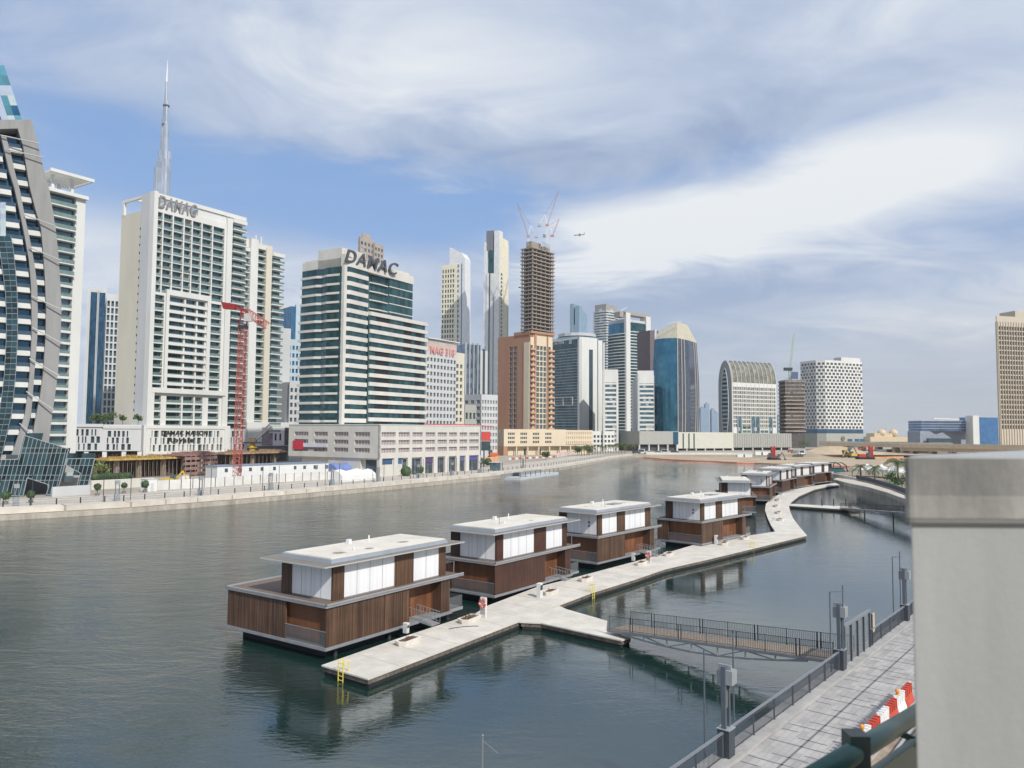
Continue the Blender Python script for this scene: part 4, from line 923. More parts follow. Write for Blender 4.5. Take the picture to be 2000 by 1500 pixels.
def tree(at, h, r, label, group=None, n=160, name='broadleaf_tree', m=None, cat='tree', ls=.35, flat=.8, trunk=.12):
    t = empty(name, at, label, cat, group); at = Vector(at)
    b = MB(); top = at + Vector((0, 0, h - r * flat)); b.tube(at, top, trunk, trunk * .6, 6)
    for k in range(4): a = k * 1.6 + random.random(); b.tube(at + Vector((0, 0, (h - r) * .75)), top + Vector((math.cos(a) * r * .5, math.sin(a) * r * .5, r * .3)), trunk * .5, trunk * .2, 5)
    b.build('trunk', bark, t); b = MB()
    for k in range(5):
        a = k * 1.25; tree_crown(b, top + Vector((math.cos(a) * r * .4, math.sin(a) * r * .4, random.uniform(-.25, .35) * r)), r * .7, n // 5, flat=flat, ls=ls)
    b.build('crown', m or leafm, t); return t
for (a, hh, rr, lab) in ((W * .30, 4.5, 2.2, 'leftmost leafy tree on the grey podium roof'), (W * .40, 4.2, 2.4, 'round leafy tree on the podium roof, second from the left'), (W * .52, 5.5, 2.5, 'tallest leafy tree on the grey podium roof'), (W * .70, 4.0, 1.6, 'small thin tree on the podium roof'), (W * .93, 4.2, 1.8, 'thin tree on the podium roof beside the tall white block')):
    p = frg.p(a, z1 + .01, -4); tree(p, hh, rr, lab, 'trees on the grey podium roof', n=200)
# trees on podium roof at right of the tall block
for (px, hh, lab) in ((512, 4.5, 'leafy tree on the podium roof beneath the tall white block'), (541, 4.8, 'spiky tree on the podium roof above the billboards')):
    a = ax(px, 830); p = frp.p(a, zb1 + 2.01, -4); tree(p, hh, 2.3, lab, 'trees above the billboards', n=200, m=leafd)

# ---- sandstone coloured podium by the water and the office tower on it
C, ur, ul, LR, LL, FRr, FRl = corner(741, 250, 33.5, 564, 938, 850)
t = T('waterfront_podium', C, 'low pale stone podium building with ribbon windows and a glazed arcade by the canal', 'podium building')
zt = FRr.ab(741, 830)[1]; zb = FRr.ab(741, 896)[1]
shopg = glass('shop glass', (.10, .12, .14), .35, lo=.4, hi=1.8); gwin = glass('podium window', (.16, .24, .24), .4, lo=.4, hi=1.6, curtain=.28, ccol=(.36, .30, .30))
m = MB(); m.prism(foot(C, ur, ul, [(.6, .6), (LR, .6), (LR, LL), (.6, LL)]), zb - .5, zt - .8); t.part('body', m, stone)
H_ = zt - zb; r3 = lambda cols: [(zb + H_ * f, zb + H_ * f + H_ * .135, cols) for f in (.17, .41, .65)]
xs = [(977, 1110), (1137, 1240), (1265, 1360), (1387, 1477), (1500, 1587), (1605, 1682), (1703, 1775), (1793, 1882)]
cols = [(FRr.ab(540 + a / 4.762, 860)[0], FRr.ab(540 + b / 4.762, 860)[0]) for a, b in xs]
grid(t, FRr, LR, zb, zt, r3(cols), .6, stone, gwin, mull=1.5, frame=white)
xs = [(165, 295), (350, 475), (535, 668), (725, 868)]
colsl = [(FRl.ab(540 + a / 4.762, 860)[0], FRl.ab(540 + b / 4.762, 860)[0]) for a, b in xs]
grid(t, FRl, LL, zb, zt, r3(colsl), .6, stone, gwin, mull=1.5, frame=white)
m = MB(); a0, a1 = colsl[0][0], colsl[1][1]; fbox(m, FRl, a0 - .3, a0 + 5, zb + H_ * .22, zb + H_ * .5, .05, .3, 0); fbox(m, FRl, a0 + 5, a1, zb + H_ * .30, zb + H_ * .42, .05, .28, 1); fbox(m, FRl, a0 + 5.2, a1 - 2, zb + H_ * .24, zb + H_ * .30, .05, .28, 2)
t.part('banner', m, [mat('banner red', (.55, .03, .06), .5), mat('banner white', (.6, .62, .64), .5), mat('banner plum', (.12, .08, .13), .5)])
# arcade
pil = [(960, 985), (1097, 1132), (1225, 1260), (1355, 1385), (1465, 1500), (1570, 1605), (1675, 1705), (1760, 1793), (1882, 1898)]
for a, b in pil:
    a, b = FRr.ab(540 + a / 4.762, 880)[0], FRr.ab(540 + b / 4.762, 880)[0]; t.part('arcade_pier', fbox(MB(), FRr, max(a, 0), b, LZ, zb, -1.2, 0), stone)
for (a, b), (c, d) in zip(pil, pil[1:]):
    a, b = FRr.ab(540 + b / 4.762, 880)[0], FRr.ab(540 + c / 4.762, 880)[0]; m = MB(); panes(m, FRr.p(a, 0, -.9), FRr.p(b, 0, -.9), LZ, zb, 3, 4); 
    for q in range(4): x = a + (b - a) * q / 3; fbox(m, FRr, x - .05, x + .05, LZ, zb, -.9, -.8, 1)
    t.part('shopfront', m, [shopg, darksteel])
for k, (a, b, c) in enumerate(((1795, 1885, (.10, .09, .26)), (1705, 1770, (.12, .11, .25)), (1390, 1465, (.10, .06, .16)), (990, 1090, (.05, .10, .2)), (1140, 1180, (.06, .13, .25)))):
    a, b = FRr.ab(540 + a / 4.762, 880)[0], FRr.ab(540 + b / 4.762, 880)[0]; t.part('shop_sign', fbox(MB(), FRr, a, b, zb - 2.0, zb - .3, -.75, -.55), mat('shop sign %s' % 'abcde'[k], c, .5, var=.1))
m = MB(); fbox(m, FRl, LL * .12, LL - .6, LZ, zb, -12, -1.5); fbox(m, FRl, LL * .45, LL * .8, LZ, zb, -1.5, -.5); t.part('base_wall', m, stone)
m = MB(); fbox(m, FRl, LL * .84, LL - .6, LZ, zb - .4, -1.5, -1.2); t.part('shopfront', m, shopg)
m = MB(); m.prism(foot(C, ur, ul, [(-.15, -.15), (LR, -.15), (LR, LL), (-.15, LL)]), zt, zt + .25); t.part('parapet_cap', m, white)
pod_t = zt; t.done()

C, ur, ul, LR, LL, FRr, FRl = corner(669, 276, 31, 589, 805, 700)
t = T('office_tower', C, 'teal glass office tower with pale curved spandrels and large dark roof letters', 'office tower')
ztop = FRr.ab(669, 519)[1]; zpar = FRr.ab(669, 487)[1]
b0 = LR * .34
polyU = [(0, 0), (2.0, -1.0), (LR * .30, -.6), (LR * .34, .6), (LR * .42, 1.6), (LR * .62, 1.4), (LR * .64, .2), (LR, .2), (LR, LL), (-.6, LL), (-.9, LL * .62), (-.1, LL * .52), (-1.0, LL * .35), (-.6, .8)]
skin(t, foot(C, ur, ul, polyU), pod_t - .5, ztop, 1.6, 3.35, gteal, mull=None)
nfl = int((ztop - pod_t) / 3.33); zs = [ztop - (i + 1) * 3.33 for i in range(nfl)]
Lw = corner(669, 276, 31, 589, 831, 760)[3]
sp = []
for i, z in enumerate(zs):
    m = MB()
    m.prism(offs(foot(C, ur, ul, [(0.3, 3), (0.3, .2), (2.0, -1.1), (LR * .30, -.7), (LR * .335, .6), (LR * .335, 3)]), .25), z - .1, z + 1.45)
    m.prism(offs(foot(C, ur, ul, [(-.2, .8), (-1.0, LL * .35), (-.1, LL * .52), (2, LL * .52), (2, .8)]), .35), z - .05, z + .75)
    m.prism(offs(foot(C, ur, ul, [(-.1, LL * .53), (-.9, LL * .62), (-.6, LL), (3, LL), (3, LL * .53)]), .8 if i > 4 else .4), z - .1, z + .8)
    zl = FRr.ab(735, 640)[1]
    if z > zl: m.prism(offs(foot(C, ur, ul, [(LR * .36, 3), (LR * .36, 1.2), (LR * .5, .4), (LR * .63, .9), (LR * .63, 3)]), .2), z - .15, z + .25); m.prism(offs(foot(C, ur, ul, [(LR * .64, 3), (LR * .64, .2), (LR, .2), (LR, 3)]), .15), z - .05, z + .3)
    sp.append(m)
t.many('spandrel', stone, sp)
m = MB(); fbox(m, FRr, -.5, .9, pod_t, zpar - 1.5, -1.2, .6); t.part('corner_pier', m, stone)
zl = FRr.ab(735, 618)[1]
# lower wing
pw = foot(C, ur, ul, [(LR * .33, -.2), (Lw - .8, -.2), (Lw - .8, LL), (LR * .33, LL)])
skin(t, pw, pod_t - .5, zl, 1.8, 3.35, gteal)
sp = []; op = []
zlt = FRr.ab(805, 640)[1]
for i in range(int((zl - pod_t) / 3.33) + 1):
    z = zl - i * 3.33; m = MB(); m.prism(offs(foot(C, ur, ul, [(LR * .34, 3), (LR * .36, -.2), (Lw, -.2), (Lw, LL), (Lw - 4, LL), (Lw - 4, 3)]), .55), z - .1, z + 1.35); sp.append(m)
    for f0, f1 in ((.36, .52), (.70, .8), (.855, .93)):
        if random.random() < .8: m = MB(); fbox(m, FRr, Lw * f0, Lw * f1, z - 1.9, z - .1, .1, .26); op.append(m)
t.many('wing_spandrel', stone, sp); t.many('balcony_opening', black, op)
# parapet crown
m = MB(); m.prism(offs(foot(C, ur, ul, [(0, 0), (2, -1), (LR, .2), (LR, LL), (0, LL)]), .3), ztop, FRr.ab(669, 506)[1] + .8); t.part('parapet', m, stone)
m = MB(); m.prism(foot(C, ur, ul, [(-.3, 1), (LR * .3, .6), (LR * .3, LL * .62), (-.3, LL * .62)]), ztop, zpar + 1); m.prism(foot(C, ur, ul, [(.1, LL * .62), (LR * .3, LL * .62), (LR * .3, LL - .5), (.1, LL - .5)]), ztop, zpar - 2.2); m.prism(foot(C, ur, ul, [(LR * .3, 1.2), (LR - 1, 1.2), (LR - 1, LL * .8), (LR * .3, LL * .8)]), ztop, lambda p: zpar - 1.5); t.part('roof_block', m, stone)
frs = Fr(FRr.p(0, 0, 1.3), FRr.u, FRr.n)
a0, a1 = frs.ab(671, 505)[0], frs.ab(783, 528)[0]; zz = frs.ab(671, 509)[1]
text('DAMAC', 6.6, mat('dark sign metal', (.07, .075, .085), .5), frs, a0 + .3, zz, 0, t.root, 'roof_lettering', shear=.3, bold=.06, extrude=.35, sx=(a1 - a0) / 28.2)
t.done()

# ---- blue glass block and grey slab between the white block and the office tower
def simple(name, label, cx, Y, ang, lx, rx, top, yref, body, gl, fh=3.6, sp=None, sph=1.0, cols=0, fin=None, cat='tower', depth=20, base=LZ, win=None, roof=None, fr_w=1.0, colsL=0):
    C, ur, ul, LR, LL, FR_, FL_ = corner(cx, Y, ang, lx, rx, yref)
    if not LR: LR = depth
    if not LL: LL = depth
    t = T(name, C, label, cat); H = P(cx, top, Y).z
    if cols:
        m = MB(); m.prism(foot(C, ur, ul, [(.6, .6), (LR, .6), (LR, LL), (.6, LL)]), base, H - .2); t.part('body', m, body)
        n = int((H - base - 4) / fh)
        if rx: grid(t, FR_, LR, base, H, rowset(H - 1.5 - n * fh, n, fh, fh * .55, cells(LR, cols, LR / cols * .4)), .6, body, gl, a0=0)
        if lx: grid(t, FL_, LL - .01, base, H, rowset(H - 1.5 - n * fh, n, fh, fh * .55, cells(LL, colsL or cols, LL / (colsL or cols) * .4)), .6, body, gl, a0=0)
    else:
        skin(t, foot(C, ur, ul, [(0, 0), (LR, 0), (LR, LL), (0, LL)]), base, H, fr_w * 1.8, fh, gl)
        if sp: bandset(t, foot(C, ur, ul, [(0, 0), (LR, 0), (LR, LL), (0, LL)]), [H - i * fh for i in range(int((H - base) / fh))], sph, .25, sp)
    if fin:
        for (side, f0, f1, col) in fin:
            F, Ln = (FR_, LR) if side == 'r' else (FL_, LL)
            t.part('fin', fbox(MB(), F, Ln * f0, Ln * f1, base, H + 1.2, -1, .7), col)
    if roof:
        for (x0, x1, y0, y1, z0, z1, col) in roof: t.part('roof_block', MB().prism(foot(C, ur, ul, [(LR * x0, LL * y0), (LR * x1, LL * y0), (LR * x1, LL * y1), (LR * x0, LL * y1)]), H + z0, H + z1), col)
    return t, C, ur, ul, LR, LL, FR_, FL_, H
bl = mat('pale blue cladding', (.42, .50, .56), .6)
t, *_ = simple('blue_glass_block', 'blue glass building with pale blue grid edges behind the white block', 566, 420, 50, None, 600, 598, 720, bl, gblue, fin=[('r', 0.25, .5, bl), ('r', .93, 1, bl)], fr_w=.8, sp=None); t.done()
t, *_ = simple('pale_slab_building', 'pale blue slab with square windows stepped in front of the blue glass building', 561, 395, 55, None, 596, 662, 760, bl, gblue, cols=5, fh=4.0); t.done()
t, *_ = simple('grey_end_slab', 'plain grey windowless slab right of the white apartment block', 546, 380, 45, None, 566, 640, 740, palegrey, palegrey, cols=1, fh=200); t.done()
t, *_ = simple('dark_balcony_block', 'low grey block with dark balcony openings left of the office tower', 565, 372, 40, None, 590, 745, 790, palegrey, gblack, cols=3, fh=3.6); t.done()
t, *_ = simple('cream_roof_tower', 'cream tower top peeking between the white block and the blue glass building', 545, 520, 40, None, 567, 597, 720, cream, gdark, cols=4, fh=5); t.done()
# ---- towers peeking over the office tower
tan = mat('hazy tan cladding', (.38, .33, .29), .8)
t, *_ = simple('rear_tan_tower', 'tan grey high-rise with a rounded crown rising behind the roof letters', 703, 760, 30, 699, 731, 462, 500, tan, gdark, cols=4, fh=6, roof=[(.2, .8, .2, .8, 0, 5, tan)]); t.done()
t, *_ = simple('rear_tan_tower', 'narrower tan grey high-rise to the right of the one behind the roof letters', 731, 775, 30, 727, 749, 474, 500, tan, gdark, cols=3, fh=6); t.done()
# ---- grid hotel with red sign
t, C, ur, ul, LR, LL, F1, F2, H = simple('grid_hotel', 'pale hotel with a deep square window grid and faded red roof letters', 832, 330, 33.5, None, 891, 684, 760, palegrey, gblack, cols=9, fh=3.05, depth=16)
text('MAG 318', 4.6, mat('faded red', (.60, .26, .24), .6), F1, LR * .1, H - 4.2 + 3, .3, t.root, 'roof_lettering', bold=.08, sx=LR * .72 / 18)
m = MB(); fbox(m, F1, 0, LR, H, H + 4.6, -1, .05); t.part('sign_panel', m, mat('blush panel', (.5, .42, .38), .7))
m = MB(); fbox(m, F1, 0, LR + 1, H + 5.2, H + 5.6, -3, 1.0); t.part('roof_canopy', m, white)
fs_ = Fr(F1.p(LR, 0, -.5), F1.u, F1.n); L2 = fs_.ab(907, 760)[0]
grid(t, fs_, L2, LZ, H + 1, rowset(12, int((H - 14) / 3.05), 3.05, 1.8, cells(L2, 2, 1.2, 0, 1)), .6, cream, gblack, wname='side_window', pname='side_wall')
m = MB(); fbox(m, fs_, 0, L2, LZ, H + .5, -14, -.7); t.part('side_body', m, cream)
t.done()

# ================================================================= skyline, centre and right
# cream tower with the silver fin
sunny = mat('sunny cream cladding', (.72, .67, .52), .8); silver = mat('silver cladding', (.70, .71, .71), .4, metal=.1)  # warm sunlight on these faces is put into the sunny cream
C, ur, ul, LR, LL, F1, F2 = corner(892, 900, 25, 861, 906, 700)
t = T('silver_fin_tower', C, 'slim cream tower with a silver sail fin on its right side', 'tower')
z1 = P(870, 515, 900).z; z2 = P(877, 481, 900).z; z3 = P(903, 505, 900).z
cl = [(LL * f, LL * (f + .10)) for f in (.02, .2, .36, .52, .68)]; nf = int((z1 - 30) / 6)
grid(t, F2, LL, LZ, z1, rowset(z1 - 4 - nf * 6, nf, 6, 4.0, cl), .8, sunny, gblack)
m = MB(); m.prism(foot(C, ur, ul, [(.85, .8), (LR * .8, .8), (LR * .8, LL), (.85, LL)]), LZ, z1 - .5); t.part('body', m, sunny)
m = MB(); frf = Fr(F2.p(0, 0, .3), F2.u, F2.n); a, b, c = frf.ab(877, 515)[0], frf.ab(893, 515)[0], frf.ab(905.5, 515)[0]
fpoly(m, Fr(frf.p(0, 0, -1.2), frf.u, frf.n), [(a, z1 - 2), (b + .2, z1 - 2), (b + .2, LZ), (c + 3, LZ), (c + 1, z3), (c - 4, z3 + 7), (a + 1, z2 - 1), (a, z2)], -14, 0); t.part('silver_fin', m, silver)
m = MB()
for i in range(nf): z = z1 - 4 - i * 6; fbox(m, F2, LL + .3, LL + 1.3, z, z + 3, -.5, .4)
t.part('corner_balconies', m, gdark); m = MB(); fbox(m, frf, c - 3.2, c - 2.5, LZ, z3 - 6, -1, -.6); t.part('fin_groove', m, gdark)
t.done()
# tall white and teal tower
C, ur, ul, LR, LL, F1, F2 = corner(974, 820, 25, 944, 991, 700)
t = T('tall_white_tower', C, 'tallest slim tower of white fins and teal glass with a sunlit cream edge', 'tower')
zt = P(960, 448, 820).z; zc = P(984, 462, 820).z
fr = Fr(F2.o, F2.u, F2.n); A_ = lambda x, y=600: fr.ab(x, y)[0]
m = MB(); m.prism(foot(C, ur, ul, [(.6, .6), (LR, .6), (LR, LL), (.6, LL)]), LZ, zt - 22); t.part('core', m, silver)
m = MB(); m.prism(foot(C, ur, ul, [(.4, LL * .42), (LR * .9, LL * .42), (LR * .9, LL * .88), (.4, LL * .88)]), zt - 22, zt); t.part('crown_block', m, mat('dark crown', (.17, .18, .2), .5))
m = MB(); fbox(m, fr, 0, LL * .14, LZ, P(950, 470, 820).z, -8, .6); fbox(m, fr, LL * .14, LL * .27, LZ, zt - 30, -8, .3); t.part('left_fin', m, silver)
m = MB(); 
for i in range(40): z = 30 + i * (zt - 52) / 40; panes(m, fr.p(LL * .27, 0, .2), fr.p(LL * .66, 0, .2), z, z + (zt - 52) / 40, 4, 1)
t.part('glazing', m, gteal)
t.part('white_fin', fbox(MB(), fr, LL * .2, LL * .34, LZ, P(955, 532, 820).z, 0, 1.2), silver); t.part('white_fin', fbox(MB(), fr, LL * .46, LL * .64, LZ, P(965, 533, 820).z, 0, 1.6), white); t.part('white_fin', fbox(MB(), fr, LL * .36, LL * .44, LZ, P(965, 540, 820).z, 0, .5), gdark)
m = MB(); fbox(m, fr, LL * .66, LL + .1, LZ, P(970, 450, 820).z, -8, .4); t.part('silver_panel', m, silver)
m = MB(); fbox(m, F1, 0, LR, LZ, zc, -6, .3); t.part('cream_side', m, sunny)
sw = [MB().join(fbox(MB(), F1, LR * .15, LR * .32, 40 + i * 4.4, 42.8 + i * 4.4, .3, .36)) for i in range(34)]; t.many('side_window', gdark, sw)
t.part('white_fin', fbox(MB(), F1, LR - 1, LR, LZ, zc - 5, 0, 1), white)
t.done()
# tower under construction
C, ur, ul, LR, LL, F1, F2 = corner(1040, 760, 40, 1017, 1083, 560)
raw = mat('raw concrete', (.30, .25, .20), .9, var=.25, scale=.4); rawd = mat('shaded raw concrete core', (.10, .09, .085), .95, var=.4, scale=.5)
t = T('unfinished_tower', C, 'bare concrete high-rise under construction with open floors', 'tower under construction')
zt = P(1062, 482, 760).z; fh = 3.9; n = int((zt - 60) / fh)
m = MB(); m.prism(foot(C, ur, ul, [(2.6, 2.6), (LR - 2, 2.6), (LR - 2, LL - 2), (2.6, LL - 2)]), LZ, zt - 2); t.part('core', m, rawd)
sl, cl_ = [], []
for i in range(n + 1):
    z = zt - i * fh; e = random.uniform(0, .5); m = MB(); m.prism(offs(foot(C, ur, ul, [(0, 0), (LR, 0), (LR, LL), (0, LL)]), e), z - 1.1, z); sl.append(m)
    m = MB()
    for f in (.02, .2, .4, .6, .8, .96): fbox(m, F1, LR * f, LR * f + .7, z - fh, z - 1.1, -1.6, -.8)
    for f in (.03, .3, .6, .93): fbox(m, F2, LL * f, LL * f + .7, z - fh, z - 1.1, -1.6, -.8)
    cl_.append(m)
t.many('floor_slab', raw, sl); t.many('column_row', raw, cl_)
m = MB(); m.prism(foot(C, ur, ul, [(3, 4), (LR * .5, 4), (LR * .5, LL * .7), (3, LL * .7)]), zt, zt + 7); m.prism(foot(C, ur, ul, [(LR * .55, 4), (LR - 3, 4), (LR - 3, LL * .7), (LR * .55, LL * .7)]), zt, zt + 5); t.part('lift_core', m, raw)
m = MB()
for i in range(8): fbox(m, F1, LR * .5 + i * 1.8, LR * .5 + i * 1.8 + .2, zt, zt + 9, -2.2, -2)
for k in range(3): fbox(m, F1, LR * .5, LR * .5 + 13, zt + 2 + k * 3, zt + 2.2 + k * 3, -2.2, -2)
t.part('roof_scaffold', m, mat('scaffold', (.35, .32, .3), .7)); t.part('hoist_platform', fbox(MB(), F2, -3, .5, P(1020, 558, 760).z, P(1020, 558, 760).z + .8, -3, 0), darksteel)
t.done(); utop = zt
# luffing cranes on it
cr_r = mat('crane red', (.44, .22, .20), .6); cr_w = mat('crane white', (.7, .7, .68), .5)
def lattice(mb, a, b, w, n, mi=0, th=.18):
    a = Vector(a); b = Vector(b); d = (b - a).normalized(); up = Vector((0, 0, 1)) if abs(d.z) < .9 else Vector((0, 1, 0)); x = d.cross(up).normalized() * w / 2; y = x.cross(d).normalized() * w / 2
    ks = [(-1, -1), (1, -1), (1, 1), (-1, 1)]
    for sx, sy in ks: mb.bar(a + x * sx + y * sy, b + x * sx + y * sy, th, th, mi)
    for i in range(n):
        p = a.lerp(b, i / n); q = a.lerp(b, (i + 1) / n)
        for k in range(4):
            s0, s1 = ks[k], ks[(k + 1) % 4]; mb.bar(p + x * s0[0] + y * s0[1], (q if i % 2 else q) + x * s1[0] + y * s1[1], th * .7, th * .7, mi); mb.bar(p + x * s0[0] + y * s0[1], p + x * s1[0] + y * s1[1], th * .6, th * .6, mi)
    return mb
def luffer(px0, pyb, pyt, tipx, tipy, Y, label, w=1.1, m1=None, m2=None):
    b = P(px0, pyb, Y); e = P(px0, pyt, Y); tip = P(tipx, tipy, Y)
    t = empty('luffing_crane', b, label, 'tower crane', 'luffing cranes on the unfinished tower')
    lattice(MB(), b, e, w, 8, th=.18).build('mast', m1 or cr_w, t)
    MB().box(e.x - 2, e.x + 1.5, e.y - 1, e.y + 1, e.z, e.z + 1.6).build('cab', m2 or cr_r, t)
    lattice(MB(), e + Vector((0, 0, 1)), tip, w * .8, 12, th=.16).build('jib', m2 or cr_r, t)
    s = 1 if tip.x > e.x else -1; ap = e + Vector((-2.5 * s, 0, 12)); b2 = MB(); b2.bar(e + Vector((0, 0, 2)), ap, .5); b2.bar(ap, e + Vector((-8 * s, 0, 2)), .3); b2.build('a_frame', m1 or cr_w, t)
    MB().bar(ap, tip, .15).build('pendant', darksteel, t); MB().box(e.x - 8 * s - 1.5, e.x - 8 * s + 1.5, e.y - 1.5, e.y + 1.5, e.z - .5, e.z + 2).build('counterweight', concrete, t)
luffer(1032, 482, 463, 1010, 398, 768, 'left luffing crane on the unfinished tower, jib leaning left')
luffer(1069, 478, 441, 1091, 374, 764, 'tallest luffing crane on the unfinished tower, jib pointing up to the right')
luffer(1079, 478, 462, 1092, 428, 770, 'small faint luffing crane at the right edge of the unfinished tower')
# terracotta building and its podium
terra = mat('terracotta render', (.40, .215, .135), .85, var=.06, scale=.1, streak=.4); sandr = mat('sand render', (.64, .54, .40), .85, var=.06, scale=.15)
C, ur, ul, LR, LL, F1, F2 = corner(1034, 530, 47, 972, 1079, 740)
t = T('terracotta_building', C, 'terracotta brown apartment building with a window column and a cream balcony side', 'apartment building')
zt = P(1034, 652, 530).z; zt2 = P(1045, 646, 530).z; zb = P(1000, 838, 530).z
m = MB(); m.prism(foot(C, ur, ul, [(.92, .9), (LR, .9), (LR, LL), (.92, LL)]), LZ, zt - 1); t.part('body', m, terra)
cw = F2.ab(995, 740)[0], F2.ab(1010.5, 740)[0]; nf = 16; fh = (P(995, 672, 530).z - zb) / nf
rows = [(zb + i * fh + .25, zb + (i + 1) * fh - .5, [(cw[0], cw[0] + (cw[1] - cw[0]) * .46), (cw[0] + (cw[1] - cw[0]) * .54, cw[1])]) for i in range(nf)]
grid(t, F2, LL, LZ, zt, rows, .9, terra, gdark, mull=1.0, frame=cream, a0=0)
b0 = F2.ab(1023, 740)[0]; 
m = MB(); fbox(m, F2, b0 + .2, LL, LZ, P(1030, 668, 530).z, 0, .35); t.part('cream_corner', m, sandr)
# right side
rw = []
for i in range(nf): rw.append((zb + i * fh + .3, zb + (i + 1) * fh - .45, [(LR * .04, LR * .14), (LR * .30, LR * .42), (LR * .45, LR * .57), (LR * .60, LR * .72), (LR * .80, LR * .92)]))
grid(t, F1, LR, LZ, zt2, rw, .6, sandr, gdark, wname='side_window', pname='side_wall')
bs, br_ = [], []
for i in range(nf):
    z = zb + i * fh
    for a, b in ((.02, .20), (.78, 1.03)): m = MB(); fbox(m, F1, LR * a, LR * b, z, z + 1.15, 0, 1.5); fbox(m, F1, LR * a, LR * b, z - .2, z, 0, 1.6); bs.append(m)
t.many('balcony', mat('balcony peach', (.52, .33, .2), .8), bs)
m = MB(); fbox(m, F1, 0, LR + .8, zt2 - 1.5, zt2, -8, 1.4); fbox(m, F1, LR * .2, LR * .27, zb, zt2 - 1, 0, .8); fbox(m, F1, LR * .74, LR * .78, zb, zt2 - 1, 0, .8); t.part('terracotta_trim', m, terra)
m = MB(); fbox(m, F1, 0, 4, zt - 2, zt2 + .01, -16, 0); t.part('roof_block', m, terra)
t.done()
C, ur, ul, LR, LL, F1, F2 = corner(984, 470, 54, 969, 1158, 862)
t = T('sandy_podium', C, 'low sand coloured podium with small square windows on tall columns', 'podium building')
zt = F1.ab(984, 838)[1]; z0 = F1.ab(984, 872)[1]; a2 = F1.ab(1105, 860)[0]
rows = [(z0 + (zt - z0) * f, z0 + (zt - z0) * (f + .14), [c for k in range(4) for c in [(F1.ab(992 + k * 24.2, 860)[0] + q * 1.34 + .1, F1.ab(992 + k * 24.2, 860)[0] + q * 1.34 + 1.1) for q in range(4)]]) for f in (.18, .42, .66)]
rows = [(a, b, [(x, y) for x, y in c if y < a2]) for a, b, c in rows]
grid(t, F1, a2, z0, zt, rows, .4, sandr, gblack)
rows2 = [(z0 + (zt - z0) * f, z0 + (zt - z0) * (f + .16), cells(LR - a2 - 1, 14, 1.0)) for f in (.12, .42, .7)]
frr = Fr(F1.p(a2, 0, -.05), F1.u, F1.n); grid(t, frr, LR - a2, z0 + 1.0, zt - .4, rows2, .4, sandr, mat('sand recess', (.48, .38, .24), .9), wname='recess_panel', pname='panelled_wall')
m = MB(); fbox(m, F1, 0, LR, z0, zt - .3, -20, -.45); fbox(m, F1, 1, LR - 2, LZ, z0, -16, -3.5, 0); t.part('body', m, sandr); t.part('terracotta_flank', fbox(MB(), F2, 0, LL - .2, LZ, zt - .1, -3, 0), terra)
for k in range(9): t.part('column', fbox(MB(), F1, 1 + k * (LR - 3) / 8, 1.8 + k * (LR - 3) / 8, LZ, z0, -1.4, -.5), sandr)
for k in (1.0, 8.5, 15, 27): t.part('dark_opening', fbox(MB(), F1, k + 3, k + 4.5, LZ, LZ + 4, -3.5, -3.4), gblack)
t.done()
# black glass block with white side
C, ur, ul, LR, LL, F1, F2 = corner(1132, 640, 52, 1077, 1180, 740)
t = T('black_glass_block', C, 'black glass office block with white fins, white side walls and small white lettering', 'office building')
zt = P(1132, 660, 640).z; zb = P(1132, 838, 640).z
skin(t, foot(C, ur, ul, [(0, .3), (LR, .3), (LR, LL), (0, LL)]), LZ, zt - .5, 2.2, 3.7, gblack)
m = []
for i in range(int((zt - zb) / 2.4)):
    z = zt - 8.5 - i * 2.4
    m.append(fbox(MB(), F2, .6, LL - 2.4, z, z + .28, 0, .35))
t.many('floor_line', palegrey, m)
m = MB(); fbox(m, F2, -.3, LL, zt - .6, zt + .8, -2, .4); t.part('roof_edge', m, white)
m = MB(); fbox(m, F2, LL - 2.0, LL + .3, LZ, zt + 1, -1, .4); t.part('corner_pier', m, white)
sc_ = [LR * f for f in (.02, .36, .58, .64, .84, .87)]
for (a, b, top) in ((0.05, .36, 0), (.52, .70, 0), (.735, .915, -1.4), (.95, 1.0, -3)):
    t.part('white_wall', fbox(MB(), F1, LR * a, LR * b, LZ, zt + 1 + top, -1, .5), white)
t.part('stair_window', fbox(MB(), F1, LR * .36, LR * .52, zb, zt - 9, -.2, .2), gblack); t.part('white_wall', fbox(MB(), F1, LR * .36, LR * .52, zt - 9, zt + 1, -1, .49), white)
for a, b in ((.70, .735), (.915, .95)): t.part('stair_window', fbox(MB(), F1, LR * a, LR * b, zb, zt - 12, -.2, .2), gblack)
m = MB(); a0, a1, zq0, zq1 = F2.ab(1084, 785)[0], F2.ab(1119, 785)[0], F2.ab(1100, 791)[1], F2.ab(1100, 777)[1]
for f in (0, .48, 1): fbox(m, F2, a0 + (a1 - a0) * f - .25, a0 + (a1 - a0) * f + .25, zq0, zq1, .1, .7)
fbox(m, F2, a0, a1, zq0 - .4, zq0, .1, .7); fbox(m, F2, a0, a1, zq1, zq1 + .4, .1, .7); t.part('white_frame', m, white)
sx0 = F2.ab(1084, 670)[0]; text('DEYAAR', 3.0, white, F2, sx0, F2.ab(1090, 672.5)[1], .5, t.root, 'sign_lettering', extrude=.1, bold=.04)
m = MB(); xg = F2.ab(1112, 668)[0]; zg_ = F2.ab(1112, 672)[1]
for i in range(3):
    for j in range(3): fbox(m, F2, xg + i * 1.2, xg + i * 1.2 + .9, zg_ + j * 1.1, zg_ + j * 1.1 + .8, .4, .6)
fbar(m, F2, sx0 + .3, F2.ab(1090, 665.5)[1], sx0 + 8.5, F2.ab(1106, 666)[1], .35, .5); t.part('sign_emblem', m, white)
t.done()
